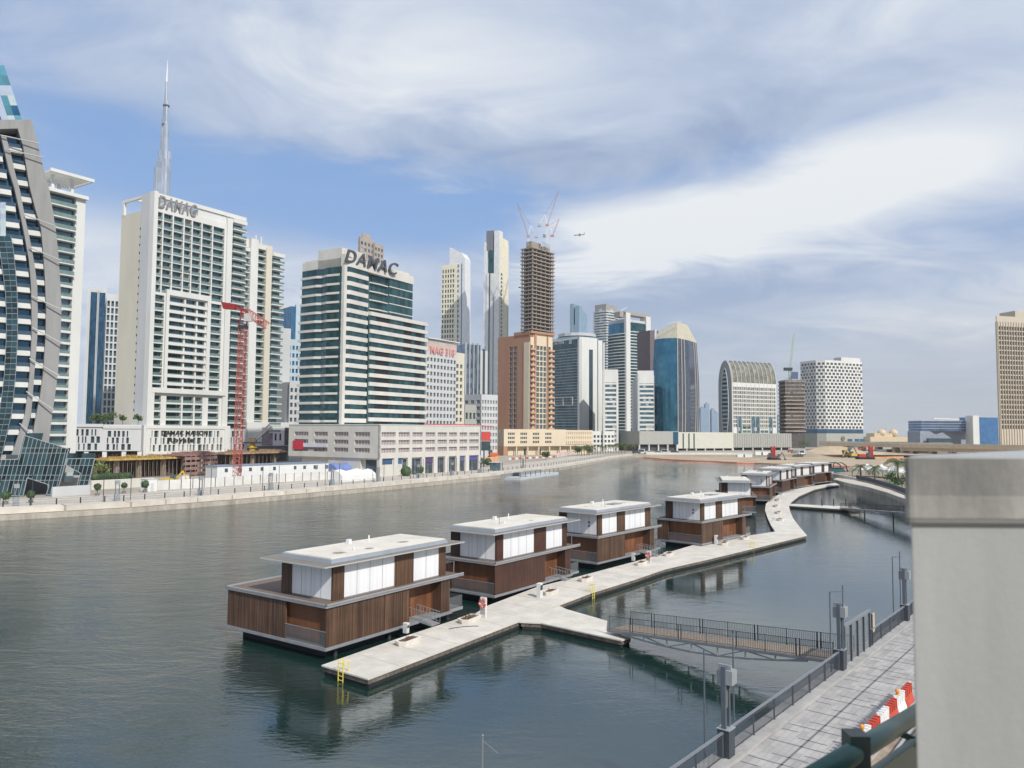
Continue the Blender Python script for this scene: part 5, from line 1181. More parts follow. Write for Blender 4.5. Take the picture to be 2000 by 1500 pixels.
# glass podium right of it
t, C, ur, ul, LR, LL, F1, F2, H = simple('glazed_podium', 'low dark glazed podium with white bands and arcade beside the sandy podium', 1158, 590, 60, None, 1200, 842, 855, white, gblack, cols=6, fh=3.6); t.done()
t, C, ur, ul, LR, LL, F1, F2, H = simple('dark_atrium', 'dark teal glass entrance block framed in white behind young palms', 1200, 640, 78, None, 1249, 846, 855, white, gteal, fin=[('r', .32, .36, white), ('r', .94, 1.0, white)]); t.done()
# spiky pale blue tower behind
C, ur, ul, LR, LL, F1, F2 = corner(1131, 900, 30, 1113, 1147, 650)
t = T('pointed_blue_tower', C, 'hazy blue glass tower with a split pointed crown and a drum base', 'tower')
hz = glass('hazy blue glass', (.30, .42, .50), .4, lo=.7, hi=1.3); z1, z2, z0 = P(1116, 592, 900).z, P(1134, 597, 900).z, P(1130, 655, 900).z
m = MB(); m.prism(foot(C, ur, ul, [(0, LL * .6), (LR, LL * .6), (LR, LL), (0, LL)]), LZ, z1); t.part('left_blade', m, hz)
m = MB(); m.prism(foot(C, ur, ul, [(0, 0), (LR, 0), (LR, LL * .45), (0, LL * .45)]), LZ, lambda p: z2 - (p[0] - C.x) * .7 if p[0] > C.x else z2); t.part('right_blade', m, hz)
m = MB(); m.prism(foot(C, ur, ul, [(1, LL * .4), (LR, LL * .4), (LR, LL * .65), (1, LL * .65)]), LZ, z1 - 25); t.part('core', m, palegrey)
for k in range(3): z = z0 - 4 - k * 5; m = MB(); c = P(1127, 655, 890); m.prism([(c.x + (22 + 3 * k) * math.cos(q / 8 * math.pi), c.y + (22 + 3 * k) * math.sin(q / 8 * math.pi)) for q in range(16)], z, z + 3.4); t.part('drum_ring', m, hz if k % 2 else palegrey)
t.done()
# tower with two round logos
C, ur, ul, LR, LL, F1, F2 = corner(1184, 1150, 45, 1161, 1206, 660)
t = T('balcony_ring_tower', C, 'grey tower ringed by wavy pale balconies with two square emblems on its crown', 'tower')
zt = P(1184, 609, 1150).z; zc = P(1184, 593, 1150).z; pl = foot(C, ur, ul, [(0, 0), (LR * .5, -1.2), (LR, 0), (LR, LL), (0, LL), (-1.2, LL * .5)])
skin(t, pl, LZ, zt, 4, 3.8, gdark); bandset(t, pl, [zt - i * 4.0 for i in range(48)], 1.9, 1.6, palegrey, name='balcony_ring')
m = MB(); m.prism(foot(C, ur, ul, [(1, 1), (LR - 1, 1), (LR - 1, LL), (1, LL)]), zt, zc); t.part('crown', m, mat('crown grey', (.30, .29, .28), .7))
for F, L_ in ((F1, LR), (F2, LL)):
    m = MB(); 
    for k in range(4): fbox(m, F, L_ / 2 - 2.4 + k * .1, L_ / 2 + 2.4, zt + 1 + k * 1.5, zt + 1.4 + k * 1.5, -.9, -.5)
    fbox(m, F, L_ / 2 - 2.4, L_ / 2 - 1.9, zt + 1, zt + 6, -.9, -.49); fbox(m, F, L_ / 2 + 1.9, L_ / 2 + 2.4, zt + 1, zt + 6, -.9, -.49); fbox(m, F, L_ / 2 - .8, L_ / 2 + .8, zt + 2.6, zt + 4.6, -.9, -.48); t.part('emblem', m, white)
t.done()
# white and teal tower with two lower wings
C, ur, ul, LR, LL, F1, F2 = corner(1222, 860, 50, 1188, 1270, 720)
t = T('white_teal_tower', C, 'white tower with banded teal glass and an open blue glass crown', 'tower')
zt = P(1222, 612, 860).z; zg_ = P(1240, 628, 860).z; zs0 = P(1240, 840, 860).z
m = MB(); m.prism(foot(C, ur, ul, [(.8, .8), (LR, .8), (LR, LL), (.8, LL)]), LZ, zt - 6); t.part('core', m, palegrey)
a1, a2 = LR * .18, LR * .80
arc = [(a1 + (a2 - a1) * q / 8, -1.6 * math.sin(math.pi * q / 8)) for q in range(9)]
pr = foot(C, ur, ul, arc + [(a2, 3), (a1, 3)]); skin(t, pr, LZ, zg_ , 2.2, 3.5, gteal)
sp = []
n = int((zg_ - 9 - zs0) / 3.5)
for i in range(n): z = zg_ - 11 - i * 3.5; sp.append(MB().prism(offs(foot(C, ur, ul, arc + [(a2, 2), (a1 - 1.5, 2)]), .3), z, z + .9))
for i in range(n):
    z = zg_ - 14 - i * 3.5; sp.append(MB().prism(offs(foot(C, ur, ul, [(2, 1.2), (-.2, 1.2), (-1.6, LL * .3), (-1.8, LL * .6), (-.5, LL), (2, LL)]), .3), z, z + 1.0))
t.many('floor_band', white, sp)
pl = foot(C, ur, ul, [(2, 1.2), (-.2, 1.2), (-1.4, LL * .3), (-1.6, LL * .6), (-.4, LL), (2, LL)]); skin(t, pl, LZ, zg_ - 14, 3.4, 3.5, gteal)
skin(t, offs(pl, -.4), zg_ - 14, zg_ - 1, 2.4, 3.5, gblue, name='crown_glass')
m = MB(); fbox(m, F1, 0, a1 - .5, LZ, zt + 1, -2, 1.0); t.part('white_pier', m, white); m = MB(); fbox(m, F1, a2 + .5, LR, LZ, zt, -8, 1.0); t.part('white_pier', m, white)
m = MB(); fbox(m, F1, 0, LR, zt - 1, zt + 2.4, -10, -.3); fbox(m, F1, -6, 3, zt - 4, zt + 2, -12, -3); t.part('roof_screen', m, mat('tan louvre', (.36, .31, .27), .8)); t.part('roof_crane', MB().bar(F1.p(-4, zt + 3, -4), F1.p(7, zt + 8, -4), .5), white)
t.done()
for (nm, lab, cx, lx, rx, top, Y, ang) in (('low_white_tower', 'short white banded tower left of the teal banded tower', 1201, 1178, 1207, 722, 610, 99), ('low_white_tower', 'short white banded tower right of the teal banded tower', 1246, 1235, 1277, 724, 620, 97)):
    C, ur, ul, LR, LL, F1, F2 = corner(cx if nm and lx != 1178 else 1180, Y, ang, None if lx == 1178 else lx, rx, 780)
    if not LL: LL = 18
    t = T(nm, C, lab, 'tower', 'short white towers beside the teal banded tower'); zt = P(cx, top, Y).z
    skin(t, foot(C, ur, ul, [(0, .1), (LR, .1), (LR, LL), (0, LL)]), LZ, zt - 10, 2, 3.6, gdark)
    t.many('floor_band', white, [fbox(MB(), F1, 0, LR, zt - 12 - i * 3.6, zt - 10.5 - i * 3.6, -.5, .35) for i in range(int((zt - 12) / 3.6))])
    t.part('side_wall', fbox(MB(), F2, 0, LL, LZ, zt - 2, -.8, .3), white); t.part('head_wall', fbox(MB(), F1, -.3, LR, zt - 10.2, zt, -10, .4), white); t.part('edge_pier', fbox(MB(), F1, LR - (LR * .12 if lx == 1178 else 0.01), LR + .3, LZ, zt - 4, -3, .5), white)
    if lx == 1235: t.part('edge_pier', fbox(MB(), F1, -.2, LR * .1, LZ, zt - 2, -3, .5), palegrey)
    t.done()
# barrel shaped blue tower
C, ur, ul, LR, LL, F1, F2 = corner(1323, 650, 35, 1278, 1362, 740)
t = T('barrel_tower', C, 'barrel shaped blue glass tower with beige stone crown', 'tower')
zt = P(1323, 660, 650).z
secs = []; base = [(LR * f, -.0) for f in (0, .2, .45, .7, 1.0)]
shape = [(0, 0), (LR * .5, -1.5), (LR, 0), (LR, LL * .9), (0, LL), (-3.2, LL * .75), (-4.2, LL * .5), (-2.6, LL * .22)]
def bulge(z): f = (z - LZ) / (zt - LZ); return 1 + .12 * math.sin(math.pi * min(1, max(0, f * .92 + .06))) - .03
cx_, cy_ = LR * .5, LL * .5; m = MB(); fr_ = MB(); nz = 27; npt = len(shape)
for j in range(nz):
    z0_, z1_ = LZ + (zt - LZ) * j / nz, LZ + (zt - LZ) * (j + 1) / nz
    P0 = foot(C, ur, ul, [(cx_ + (x - cx_) * bulge(z0_), cy_ + (y - cy_) * bulge(z0_)) for x, y in shape]); P1 = foot(C, ur, ul, [(cx_ + (x - cx_) * bulge(z1_), cy_ + (y - cy_) * bulge(z1_)) for x, y in shape])
    for i in range(npt):
        k = (i + 1) % npt; nx = max(1, round((Vector(P0[i]) - Vector(P0[k])).length / 2.4)); side = 1 if i < 2 else 0
        for q in range(nx):
            a0, b0 = Vector(P0[i]).lerp(Vector(P0[k]), q / nx), Vector(P0[i]).lerp(Vector(P0[k]), (q + 1) / nx); a1, b1 = Vector(P1[i]).lerp(Vector(P1[k]), q / nx), Vector(P1[i]).lerp(Vector(P1[k]), (q + 1) / nx)
            m.add([(a0.x, a0.y, z0_), (b0.x, b0.y, z0_), (b1.x, b1.y, z1_), (a1.x, a1.y, z1_)], [(0, 1, 2, 3)], side)
    for f in (0.0, .16, .28, .78, .9): # pale ribs on the right face
        def pt(z, f): g = f * 2; i = 0 if g < 1 else 1; g -= i; s = bulge(z); a, b = shape[i], shape[i + 1]; x, y = a[0] + (b[0] - a[0]) * g, a[1] + (b[1] - a[1]) * g; w = C + ur * (cx_ + (x - cx_) * s) + ul * (cy_ + (y - cy_) * s); return (w.x + .2, w.y - .3, z)
        fr_.bar(pt(z0_, f), pt(z1_, f), 1.0 if f < .2 else .7, .8)
t.part('glass_barrel', m, [glass('barrel blue glass', (.045, .16, .24), .6, lo=.75, hi=1.25, gscale=.05), glass('barrel grey glass', (.09, .11, .15), .5, lo=.75, hi=1.25)]); t.part('rib_set', fr_, mat('rib beige', (.33, .325, .30), .7))
beige = mat('crown beige', (.50, .47, .37), .8)
zc, zc2 = P(1345, 627, 650).z, P(1290, 640, 650).z
m = MB(); q = foot(C, ur, ul, [(0, 0), (LR, 0), (LR, LL * .9), (0, LL)]); q2 = foot(C, ur, ul, [(LR * .12, LL * .1), (LR * .62, LL * .1), (LR * .62, LL * .8), (LR * .12, LL * .86)])
m.prism(q, zt, lambda p: zc if p[0] > C.x - 6 else zc2, poly2=q2); t.part('crown', m, beige); t.part('roof_crane', MB().bar(P(1304, 632, 650), P(1330, 628, 650), .4), white)
t.done()
t, *_ = simple('brown_glass_slab', 'narrow brown glass slab behind the barrel shaped tower', 1270, 760, 60, None, 1290, 645, 740, palegrey, mat('brown glass', (.16, .13, .13), .3), fin=[('r', .4, .6, palegrey)]); t.done()
# long grey podium
gp1 = mat('ribbed grey cladding', (.36, .36, .33), .8, var=.05); gp2 = mat('pale podium cladding', (.56, .55, .47), .8, var=.05)
def longbox(name, label, x0, x1, Y0, Y1, top, bot, m0, extra=None, cat='podium building'):
    a, b = P(x0, 860, Y0), P(x1, 860, Y1); u = Vector((b.x - a.x, b.y - a.y)).normalized(); F = Fr((a.x, a.y), u, (u.y, -u.x)); L_ = (Vector((b.x, b.y)) - Vector((a.x, a.y))).length
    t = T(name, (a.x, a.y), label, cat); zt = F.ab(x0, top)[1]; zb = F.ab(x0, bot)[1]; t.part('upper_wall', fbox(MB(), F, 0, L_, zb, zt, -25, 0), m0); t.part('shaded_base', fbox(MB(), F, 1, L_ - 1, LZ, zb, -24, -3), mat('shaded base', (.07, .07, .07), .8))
    n = max(3, int(L_ / 9)); 
    for k in range(n + 1): t.part('column', fbox(MB(), F, k * (L_ - 1) / n, k * (L_ - 1) / n + .9, LZ, zb, -1.5, -.4), white)
    return t, F, L_, zt, zb
t, F, L_, zt, zb = longbox('grey_podium_wall', 'long grey louvred podium below the barrel shaped tower', 1249, 1324, 600, 620, 842, 868, gp1)
t.part('blue_corner', fbox(MB(), F, L_ - 5, L_, zb, zt - .5, 0, .5), gblue); t.done()
t, F, L_, zt, zb = longbox('pale_podium_wall', 'long pale blank podium between the barrel tower and the arched building', 1323, 1432, 622, 645, 844, 876, gp2)
for f in (.09, .19, .28): t.part('dark_slot', fbox(MB(), F, L_ * f, L_ * f + 1.2, zb - 1, zt - 1, 0, .15), gblack)
t.done()
t, F, L_, zt, zb = longbox('perforated_podium', 'long grey perforated podium in front of the arched building', 1432, 1546, 647, 670, 846, 874, gp1)
m = [MB().join(fbox(MB(), F, 2 + k * (L_ - 4) / 24, 2 + k * (L_ - 4) / 24 + .25, zb + .5, zt - .5, 0, .3)) for k in range(25)]; t.many('louvre_fin', mat('louvre tan', (.40, .37, .31), .8), m); t.done()
# arched building with the oval end
C, ur, ul, LR, LL, F1, F2 = corner(1430, 720, 62, 1404, 1517, 800)
t = T('arched_building', C, 'arched building with an oval glazed end wall and ribs over its rounded roof', 'office building')
zt = P(1432, 703, 720).z; LLf = LL; W_ = LL; hr = W_ / 2
hb = zt - 24
prof = [(0, LZ), (0, hb)] + [(hr - hr * math.cos(math.pi * q / 16), hb + 24 * math.sin(math.pi * q / 16)) for q in range(1, 16)] + [(W_, hb), (W_, LZ)]
def archband(mb, x0, x1, s, mi=0):
    n = len(prof); vs = []
    for X in (x0, x1):
        for (y, z) in prof: yy = hr + (y - hr) * s; zz = z + (s - 1) * 20 * (1 if z > hb else 0); w = C + ur * X + ul * yy; vs.append((w.x, w.y, zz))
    fs = [tuple(range(n)), tuple(range(n, 2 * n))[::-1]] + [(i, n + i, n + i + 1, i + 1) for i in range(n - 1)]
    return mb.add(vs, fs, mi)
og = glass('olive glass', (.10, .15, .12), .4, lo=.5, hi=1.8, curtain=.08, ccol=(.4, .4, .34))
t.part('vault_body', archband(MB(), .3, LR, .97), mat('roof bronze', (.18, .175, .13), .5, var=.6, scale=.25)); t.part('end_wall', archband(MB(), -.3, 1.0, 1.0), mat('shaded end wall', (.36, .36, .36), .7))  # the end wall's grey is its shade, put into the colour
n = 10; t.many('roof_rib', palegrey, [archband(MB(), 1 + k * (LR - 1.6) / n, 1.5 + k * (LR - 1.6) / n, 1.03) for k in range(n + 1)])
rows = rowset(LZ + 20, int((hb - LZ - 18) / 3.9), 3.9, 2.9, cells(LR - 1, 20, .45, .6, .4)); Fz = Fr(F1.p(0, 0, .1), F1.u, F1.n)
grid(t, Fz, LR, LZ, hb + 3, rows, .4, white, og)
m = MB()
for (f0, f1) in ((.1, .2), (.42, .6), (.82, .9)): m = MB(); panes(m, Fz.p(LR * f0, 0, .1), Fz.p(LR * f1, 0, .1), LZ + 3, LZ + 30, 3, 8); t.part('tall_window', m, gdark)
m = MB()
for k in range(5):
    for (f0, f1) in ((.22, .40), (.62, .80)): fquad(m, Fz, LR * f0, LR * f1, LZ + 4 + k * 3.6, LZ + 6.4 + k * 3.6, .06)
t.part('ribbon_window', m, og)
# oval glazing
m = MB(); cz = (LZ + zt) / 2 + 1; hh = (zt - LZ) * .40; ww = W_ * .27; dark = glass('oval teal', (.10, .2, .22), .5)
for k in range(17):
    f0, f1 = -1 + 2 * k / 17, -1 + 2 * (k + .6) / 17; q = []
    for f, s in ((f0, -1), (f0, 1), (f1, 1), (f1, -1)): y = hr + s * ww * math.sqrt(max(0, 1 - f * f)); w = C + ul * y - ur * .4; q.append((w.x, w.y, cz + f * hh))
    m.add(q, [(0, 1, 2, 3)], 0)
ring = []
for k in range(28): a = 2 * math.pi * k / 28; w = C + ul * (hr + ww * math.cos(a)) - ur * .36; ring.append((w.x, w.y, cz + hh * math.sin(a)))
m.add(ring, [tuple(range(28))], 1)
for k in range(28): a = Vector(ring[k]); b = Vector(ring[(k + 1) % 28]); m.bar(a - ur * .3, b - ur * .3, .8, .8, 1)
t.part('oval_window', m, [dark, palegrey]); t.done()
# building under construction with green crane
C, ur, ul, LR, LL, F1, F2 = corner(1534, 760, 85, None, 1566, 800)
t = T('unfinished_block', C, 'small unfinished round concrete tower between the arched and the chequered building', 'tower under construction'); zt = P(1545, 742, 760).z
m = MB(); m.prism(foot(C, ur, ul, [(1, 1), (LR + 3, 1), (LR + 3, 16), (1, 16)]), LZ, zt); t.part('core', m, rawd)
t.many('floor_slab', raw, [MB().prism(foot(C, ur, ul, [(-.4 + .8 * math.sin(i), 0), (LR * .4, -1.2 * math.cos(i)), (LR + 4, 0), (LR + 4, 16), (0, 16)]), zt - 2 - i * 3.8, zt - .6 - i * 3.8) for i in range(14)])
m = MB()
for k in range(14): fbox(m, F1, k * LR / 13, k * LR / 13 + .3, zt - 14, zt + 1.5, .6, .9)
t.part('scaffold_screen', m, mat('scaffold', (.36, .3, .26), .8)); t.part('blue_sheet', fbox(MB(), F1, LR * .4, LR * .8, zt + 1, zt + 8, 0, .5), mat('navy sheet', (.08, .11, .2), .7)); t.done()
b = P(1541, 745, 765); tip = P(1551, 650, 765); e = P(1543, 722, 765)
t = empty('green_crane', (b.x, b.y, LZ), 'faint green luffing crane rising above the small unfinished tower', 'tower crane'); gcr = mat('crane green', (.45, .52, .40), .7)
lattice(MB(), (b.x, b.y, LZ), e, 2, 20, th=.3).build('mast', gcr, t); lattice(MB(), e, tip, 1.3, 14, th=.2).build('jib', gcr, t); MB().box(e.x - 6, e.x + 2, e.y - 1.5, e.y + 1.5, e.z - 1, e.z + 2).build('cab', darksteel, t)
# chequered white building
Yd = 800; C, ur, ul, LR, LL, F1, F2 = corner(1603, Yd, 68, 1565, 1684, 780)
t = T('chequered_building', C, 'white building with a rounded front and staggered dark square windows', 'office building')
zt = P(1640, 703, Yd).z; zb = P(1640, 838, Yd).z
npt = 6; pts = [C + ul * LL, C + ul * LL * .5 - ur * 1.0, C + ul * 6, C + ur * 6 - ul * .0 + Vector((0, 0, 0)), C + ur * (LR * .55) - ul * 1.0, C + ur * LR]
m = MB(); m.prism([(p.x, p.y) for p in pts] + [((C + ur * LR + ul * 30).x, (C + ur * LR + ul * 30).y), ((C + ul * LL + ur * 8).x, (C + ul * LL + ur * 8).y)], LZ, zt - 1); t.part('body', m, mat('dark interior', (.10, .11, .11), .5))
for i in range(5):
    a, b = pts[i], pts[i + 1]; u = (b - a); L_ = u.length; u.normalize(); F = Fr(a, u, (u.y, -u.x)); k = max(1, round(L_ / 4.9)); w = L_ / k; rows = []
    for r in range(20):
        z = zb + .6 + r * (zt - zb - 2) / 20; o = w * .25 if r % 2 else -w * .25; cs = [(w * (j + .5) - w * .33 + o, w * (j + .5) + w * .33 + o) for j in range(k)]; cs = [(max(.05, x), min(L_ - .05, y)) for x, y in cs]; rows.append((z, z + (zt - zb - 2) / 20 * .68, cs))
    F = Fr(a + Vector((F.n.x, F.n.y, 0)) * .5, F.u, F.n); grid(t, F, L_, zb, zt, rows, .5, white, glass('soft window', (.10, .115, .115), .35, lo=.5, hi=1.5, curtain=.12, ccol=(.3, .31, .3)), pname='chequered_wall')
    t.part('base_wall', fbox(MB(), F, 0, L_, LZ, zb - 4.5, -.5, -.1), gp1); t.part('blue_band', fbox(MB(), F, 0, L_, zb - 4.5, zb, -.4, -.05), glass('blue band', (.07, .13, .2), .5))
m = MB(); fbox(m, F, -2, L_, zt, zt + 4, -12, -2); t.part('roof_house', m, white); em = MB(); c = F.p(-4, (LZ + zb) / 2, .3); em.tube(c, c + Vector((F.n.x, F.n.y, 0)) * .3, 2.4, n=16); t.part('round_emblem', em, MATS['roof bronze'])
for k in (0.1, .5, .8): t.part('entrance_window', fbox(MB(), F, L_ * k, L_ * k + 7, LZ, LZ + 9, -.1, .02), gblue)
t.done()
# far right tower
C, ur, ul, LR, LL, F1, F2 = corner(1951, 540, 75, 1946.5, 2075, 760)
t = T('stone_grid_tower', C, 'sand coloured office tower with a fine dark window grid at the right edge', 'office tower')
zt = P(1951, 625, 540).z; sg_ = mat('sand grid stone', (.52, .46, .37), .8, var=.04); m = MB(); m.prism(foot(C, ur, ul, [(.6, .8), (LR, .8), (LR, LL), (.6, LL)]), LZ, zt - 1); t.part('body', m, sg_)
nf = 21; fh = 3.5; nc = 24
grid(t, F1, LR, LZ, zt + 3, rowset(zt - 3.5 - nf * fh, nf, fh, 2.7, cells(LR, nc, .75, .8)), .7, sg_, glass('brown window', (.10, .085, .07), .35, lo=.6, hi=1.5))
t.many('facade_fin', sg_, [fbox(MB(), F1, x0 - .6, x0 - .15, LZ, zt - 1, 0, .5) for x0, _ in cells(LR, nc, .75, .8)])
t.part('roof_house', fbox(MB(), F1, LR * .35, LR, zt + 3, zt + 8, -16, -3), sg_); t.done()
# low blue-grey buildings, right
hb_ = mat('slate cladding', (.25, .28, .34), .6)
t, C, ur, ul, LR, LL, F1, F2, H = simple('slate_civic_building', 'low slate grey building with curved banded blue glass upper floors', 1797, 900, 75, None, 1893, 842, 850, hb_, hb_, cols=1, fh=300); 
c0 = P(1800, 840, 905); c1 = P(1888, 840, 925); pl = [(c0.x, c0.y), (c0.x + (c1.x - c0.x) * .3, c0.y - 3), (c0.x + (c1.x - c0.x) * .42, c0.y + 2), (c0.x + (c1.x - c0.x) * .7, c0.y - 2), (c1.x, c1.y - 18), (c1.x, c1.y + 20), (c0.x, c0.y + 30)]
skin(t, pl, H, P(1800, 822, 905).z, 4, 3, glass('slate blue glass', (.12, .18, .29), .5, lo=.8, hi=1.2)); t.many('glass_band', palegrey, [MB().prism(offs(pl, .2), H + 3 * k, H + 3 * k + .4) for k in range(1, 5)])
t.part('white_tower', MB().box(P(1891, 850, 900).x, P(1903, 850, 900).x, 890, 905, LZ, P(1895, 812, 900).z), white); t.part('canopy', MB().bar(P(1822, 817, 910), P(1873, 819, 910), 2.5, 1.2), white)
t.part('dark_window', MB().box(P(1812, 860, 896).x, P(1858, 860, 896).x, 894, 899, P(1812, 864, 896).z, P(1812, 856, 896).z), gblack); t.done()
t, *_ = simple('blue_mirror_building', 'bright blue mirror glass building between the slate building and the grid tower', 1899, 930, 78, None, 1950, 815, 850, palegrey, glass('bright blue mirror', (.10, .24, .46), .6, lo=.8, hi=1.2, gscale=.03)); t.done()
# mosque-like sandy building and minarets
sy = mat('sandy plaster', (.62, .5, .33), .9)
a, b = P(1700, 860, 1100), P(1788, 860, 1100); t = T('sandy_villa', (a.x, a.y), 'long low sandy building with domes and two slim minarets in the haze', 'mosque')
m = MB(); m.box(a.x, b.x, 1100, 1130, LZ, P(1700, 853, 1100).z); m.box(a.x + 8, b.x - 30, 1104, 1130, P(1700, 853, 1100).z, P(1700, 846, 1100).z); t.part('wall', m, sy)
for q in (1722, 1745): t.part('dome', MB().ball(P(q, 846, 1108), 6, 12, 8, sz=.9), sy)
for q, h in ((1730, 828), (1743, 830), (1709, 833)): p = P(q, 850, 1106); t.part('minaret', MB().tube((p.x, p.y, LZ), (p.x, p.y, P(q, h, 1106).z), 1.0, .35, 8), sy)
t.part('arcade_opening', MB().box(a.x + 5, b.x - 5, 1099.5, 1100, LZ, LZ + 3), gblack); t.done()
# road viaduct
t = T('viaduct', P(1800, 870, 560), 'long sandy road viaduct with a stepped parapet crossing the background at right', 'bridge')
va, vb = P(1600, 872, 640), P(2150, 871, 470); va.z = vb.z = 0; u = (vb - va).normalized(); F = Fr(va, u, (u.y, -u.x)); L_ = (vb - va).length; zt = P(1850, 866, 555).z
t.part('deck', fbox(MB(), F, 0, L_, zt - 3.6, zt - 1.2, -14, 0), mat('viaduct sand', (.60, .50, .36), .85)); t.part('parapet', fbox(MB(), F, 0, L_ * .55, zt - 1.2, zt + .3, -.5, .2), mat('viaduct parapet', (.66, .6, .5), .8)); t.part('parapet', fbox(MB(), F, L_ * .55, L_, zt - 1.2, zt - .2, -.5, .2), MATS['viaduct sand'])
for k in range(14): t.part('pier', fbox(MB(), F, 5 + k * L_ / 14, 7.5 + k * L_ / 14, LZ, zt - 3.6, -10, -3), MATS['viaduct sand'])
t.part('abutment', fbox(MB(), F, L_ * .35, L_ * .75, LZ + 2, zt - 3.6, -12, -2), MATS['viaduct sand']); t.done()
# distant hazy skyline
hzm = mat('haze tinted towers', (.22, .30, .38), .7)  # blue of the hazy distance is put into the tower colour
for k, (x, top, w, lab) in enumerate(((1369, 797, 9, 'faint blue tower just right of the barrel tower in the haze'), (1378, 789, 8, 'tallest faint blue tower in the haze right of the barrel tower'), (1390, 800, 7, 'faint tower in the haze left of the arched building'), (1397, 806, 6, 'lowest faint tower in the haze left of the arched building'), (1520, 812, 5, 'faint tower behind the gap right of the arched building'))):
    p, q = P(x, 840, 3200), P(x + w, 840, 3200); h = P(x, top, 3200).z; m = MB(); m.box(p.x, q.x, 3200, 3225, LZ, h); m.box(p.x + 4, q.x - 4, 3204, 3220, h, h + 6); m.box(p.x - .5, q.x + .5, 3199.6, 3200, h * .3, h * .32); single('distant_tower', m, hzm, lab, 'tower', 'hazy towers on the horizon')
# supertall spire tower
Yb = 1700; c = P(309, 600, Yb); cx0 = c.x
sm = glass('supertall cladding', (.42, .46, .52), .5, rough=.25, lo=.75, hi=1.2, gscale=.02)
t = T('supertall_tower', (cx0, Yb), 'needle thin stepped supertall tower behind the white apartment block', 'skyscraper')
def zpx(y): return P(312, y, Yb).z
def wpx(x): return P(x, 600, Yb).x
K = Yb / FPX
steps = [  # (offset px from axis, half width px, top y, depth offset)
    (0, 13.5, 318, 0), (-8.5, 5.5, 330, -8), (-4, 8, 295, 4), (2, 9.5, 294, 10), (7, 6.5, 313, -6), (0, 8.5, 250, 3), (5, 5.5, 243, -3), (-4.5, 4.5, 232, 6), (1.5, 5.5, 200, 0), (4, 3, 198, -3), (0.5, 3.2, 183, 2), (1.2, 2.4, 160, 0)]
axis = lambda y: 309.5 + (318 - y) * .042
for (o_, hw, ty, dd) in steps:
    zt = zpx(ty); xc = cx0 + (o_) * K; r = hw * K; m = MB(); nseg = 10; nz = max(6, int(zt / 16)); ring = [(xc + r * math.cos(2 * math.pi * q / nseg), Yb + dd + r * .9 * math.sin(2 * math.pi * q / nseg)) for q in range(nseg)]
    m.prism(offs(ring, -.4), LZ, zt)
    for q in range(nseg): panes(m, ring[q], ring[(q + 1) % nseg], LZ, zt, 1, nz)
    t.part('tower_tier', m, sm)
m = MB(); m.tube((cx0 + 1.4 * K, Yb, zpx(165)), (cx0 + 1.6 * K, Yb, zpx(140)), 2.0, 1.2, 8); m.tube((cx0 + 1.6 * K, Yb, zpx(140)), (cx0 + 1.7 * K, Yb, zpx(117)), 1.2, .3, 8); t.part('spire', m, silver)
for y in (243, 206): t.part('dark_ring', MB().tube((cx0 + 2.5 * K, Yb - 1, zpx(y) - 3), (cx0 + 2.5 * K, Yb - 1, zpx(y)), 6.4 * K, n=10), MATS['dark steel'])
t.done()
# filler towers between the cream tower and the terracotta building
st_ = mat('striped pale cladding', (.40, .43, .46), .6)
t, C, ur, ul, LR, LL, F1, F2, H = simple('striped_blue_tower', 'hazy blue grey tower with vertical stripes right of the silver fin tower', 906, 560, 60, None, 938, 672, 740, st_, glass('stripe glass', (.20, .27, .34), .5), fin=[('r', .05, .12, st_), ('r', .3, .36, st_), ('r', .55, .6, st_), ('r', .8, .85, st_)]); t.done()
t, *_ = simple('grey_slab_tower', 'plain grey slab tower with a slot of windows left of the tall white tower', 931, 600, 55, None, 952, 684, 740, palegrey, palegrey, cols=1, fh=200, fin=[('r', .55, .72, gblack), ('r', 0, .2, sunny)]); t.done()
t, *_ = simple('mesh_clad_block', 'low pale block behind the red edged roof, left of the terracotta building', 940, 420, 45, 905, 972, 770, 800, palegrey, mat('mesh glass', (.25, .25, .23), .4), cols=6, colsL=3, fh=3.6); t.done()
t, *_ = simple('brown_low_block', 'low brown and grey block between the grid hotel and the mesh clad block', 908, 400, 40, None, 930, 790, 810, gp1, gblack, cols=3, fh=6); t.done()

# ================================================================= near promenade furniture
fsteel = mat('fence steel', (0.065, 0.075, 0.09), 0.5, metal=.3, var=.1, scale=1.0)
raillt = mat('worn grey handrail', (0.22, 0.24, 0.26), 0.45, metal=.3, var=.1, scale=1.0)
def fence_line(name, label, a0, a1, sp, gaps=()):
    t = empty(name, fl(a0, 0), label, 'railing')
    def seg(s, e):
        MB().bar(fl(s, 0, 1.15), fl(e, 0, 1.15), .11, .07).build('handrail', raillt, t)
        n = max(1, round((e - s) / sp)); w = (e - s) / n
        for i in range(n + 1):
            b = MB(); p = s + i * w; b.bar(fl(p, 0, .02), fl(p, 0, 1.1), .10, .07); b.bar(fl(p, 0, .1), fl(p, .22, .02), .05, .05); b.build('post', fsteel, t)
        for i in range(n):
            b = MB(); p = s + i * w + .1; q = p + w - .2; b.bar(fl(p, 0, .16), fl(q, 0, .16), .035); b.bar(fl(p, 0, 1.0), fl(q, 0, 1.0), .035)
            k = int((q - p) / .115)
            for j in range(k + 1): x = p + (q - p) * j / k; b.bar(fl(x, 0, .16), fl(x, 0, 1.0), .018)
            b.bar(fl((p + q) / 2, 0, .02), fl((p + q) / 2, 0, .2), .03); b.build('bar_panel', fsteel, t)
    pts = [a0] + [x for g in gaps for x in g] + [a1]
    for s, e in zip(pts[::2], pts[1::2]): seg(s, e)
    return t
def along(px, py, z=PZ): g = G(px, py, z); return (Vector((g.x, g.y, 0)) - Vector((F0.x, F0.y, 0))).dot(fdir)
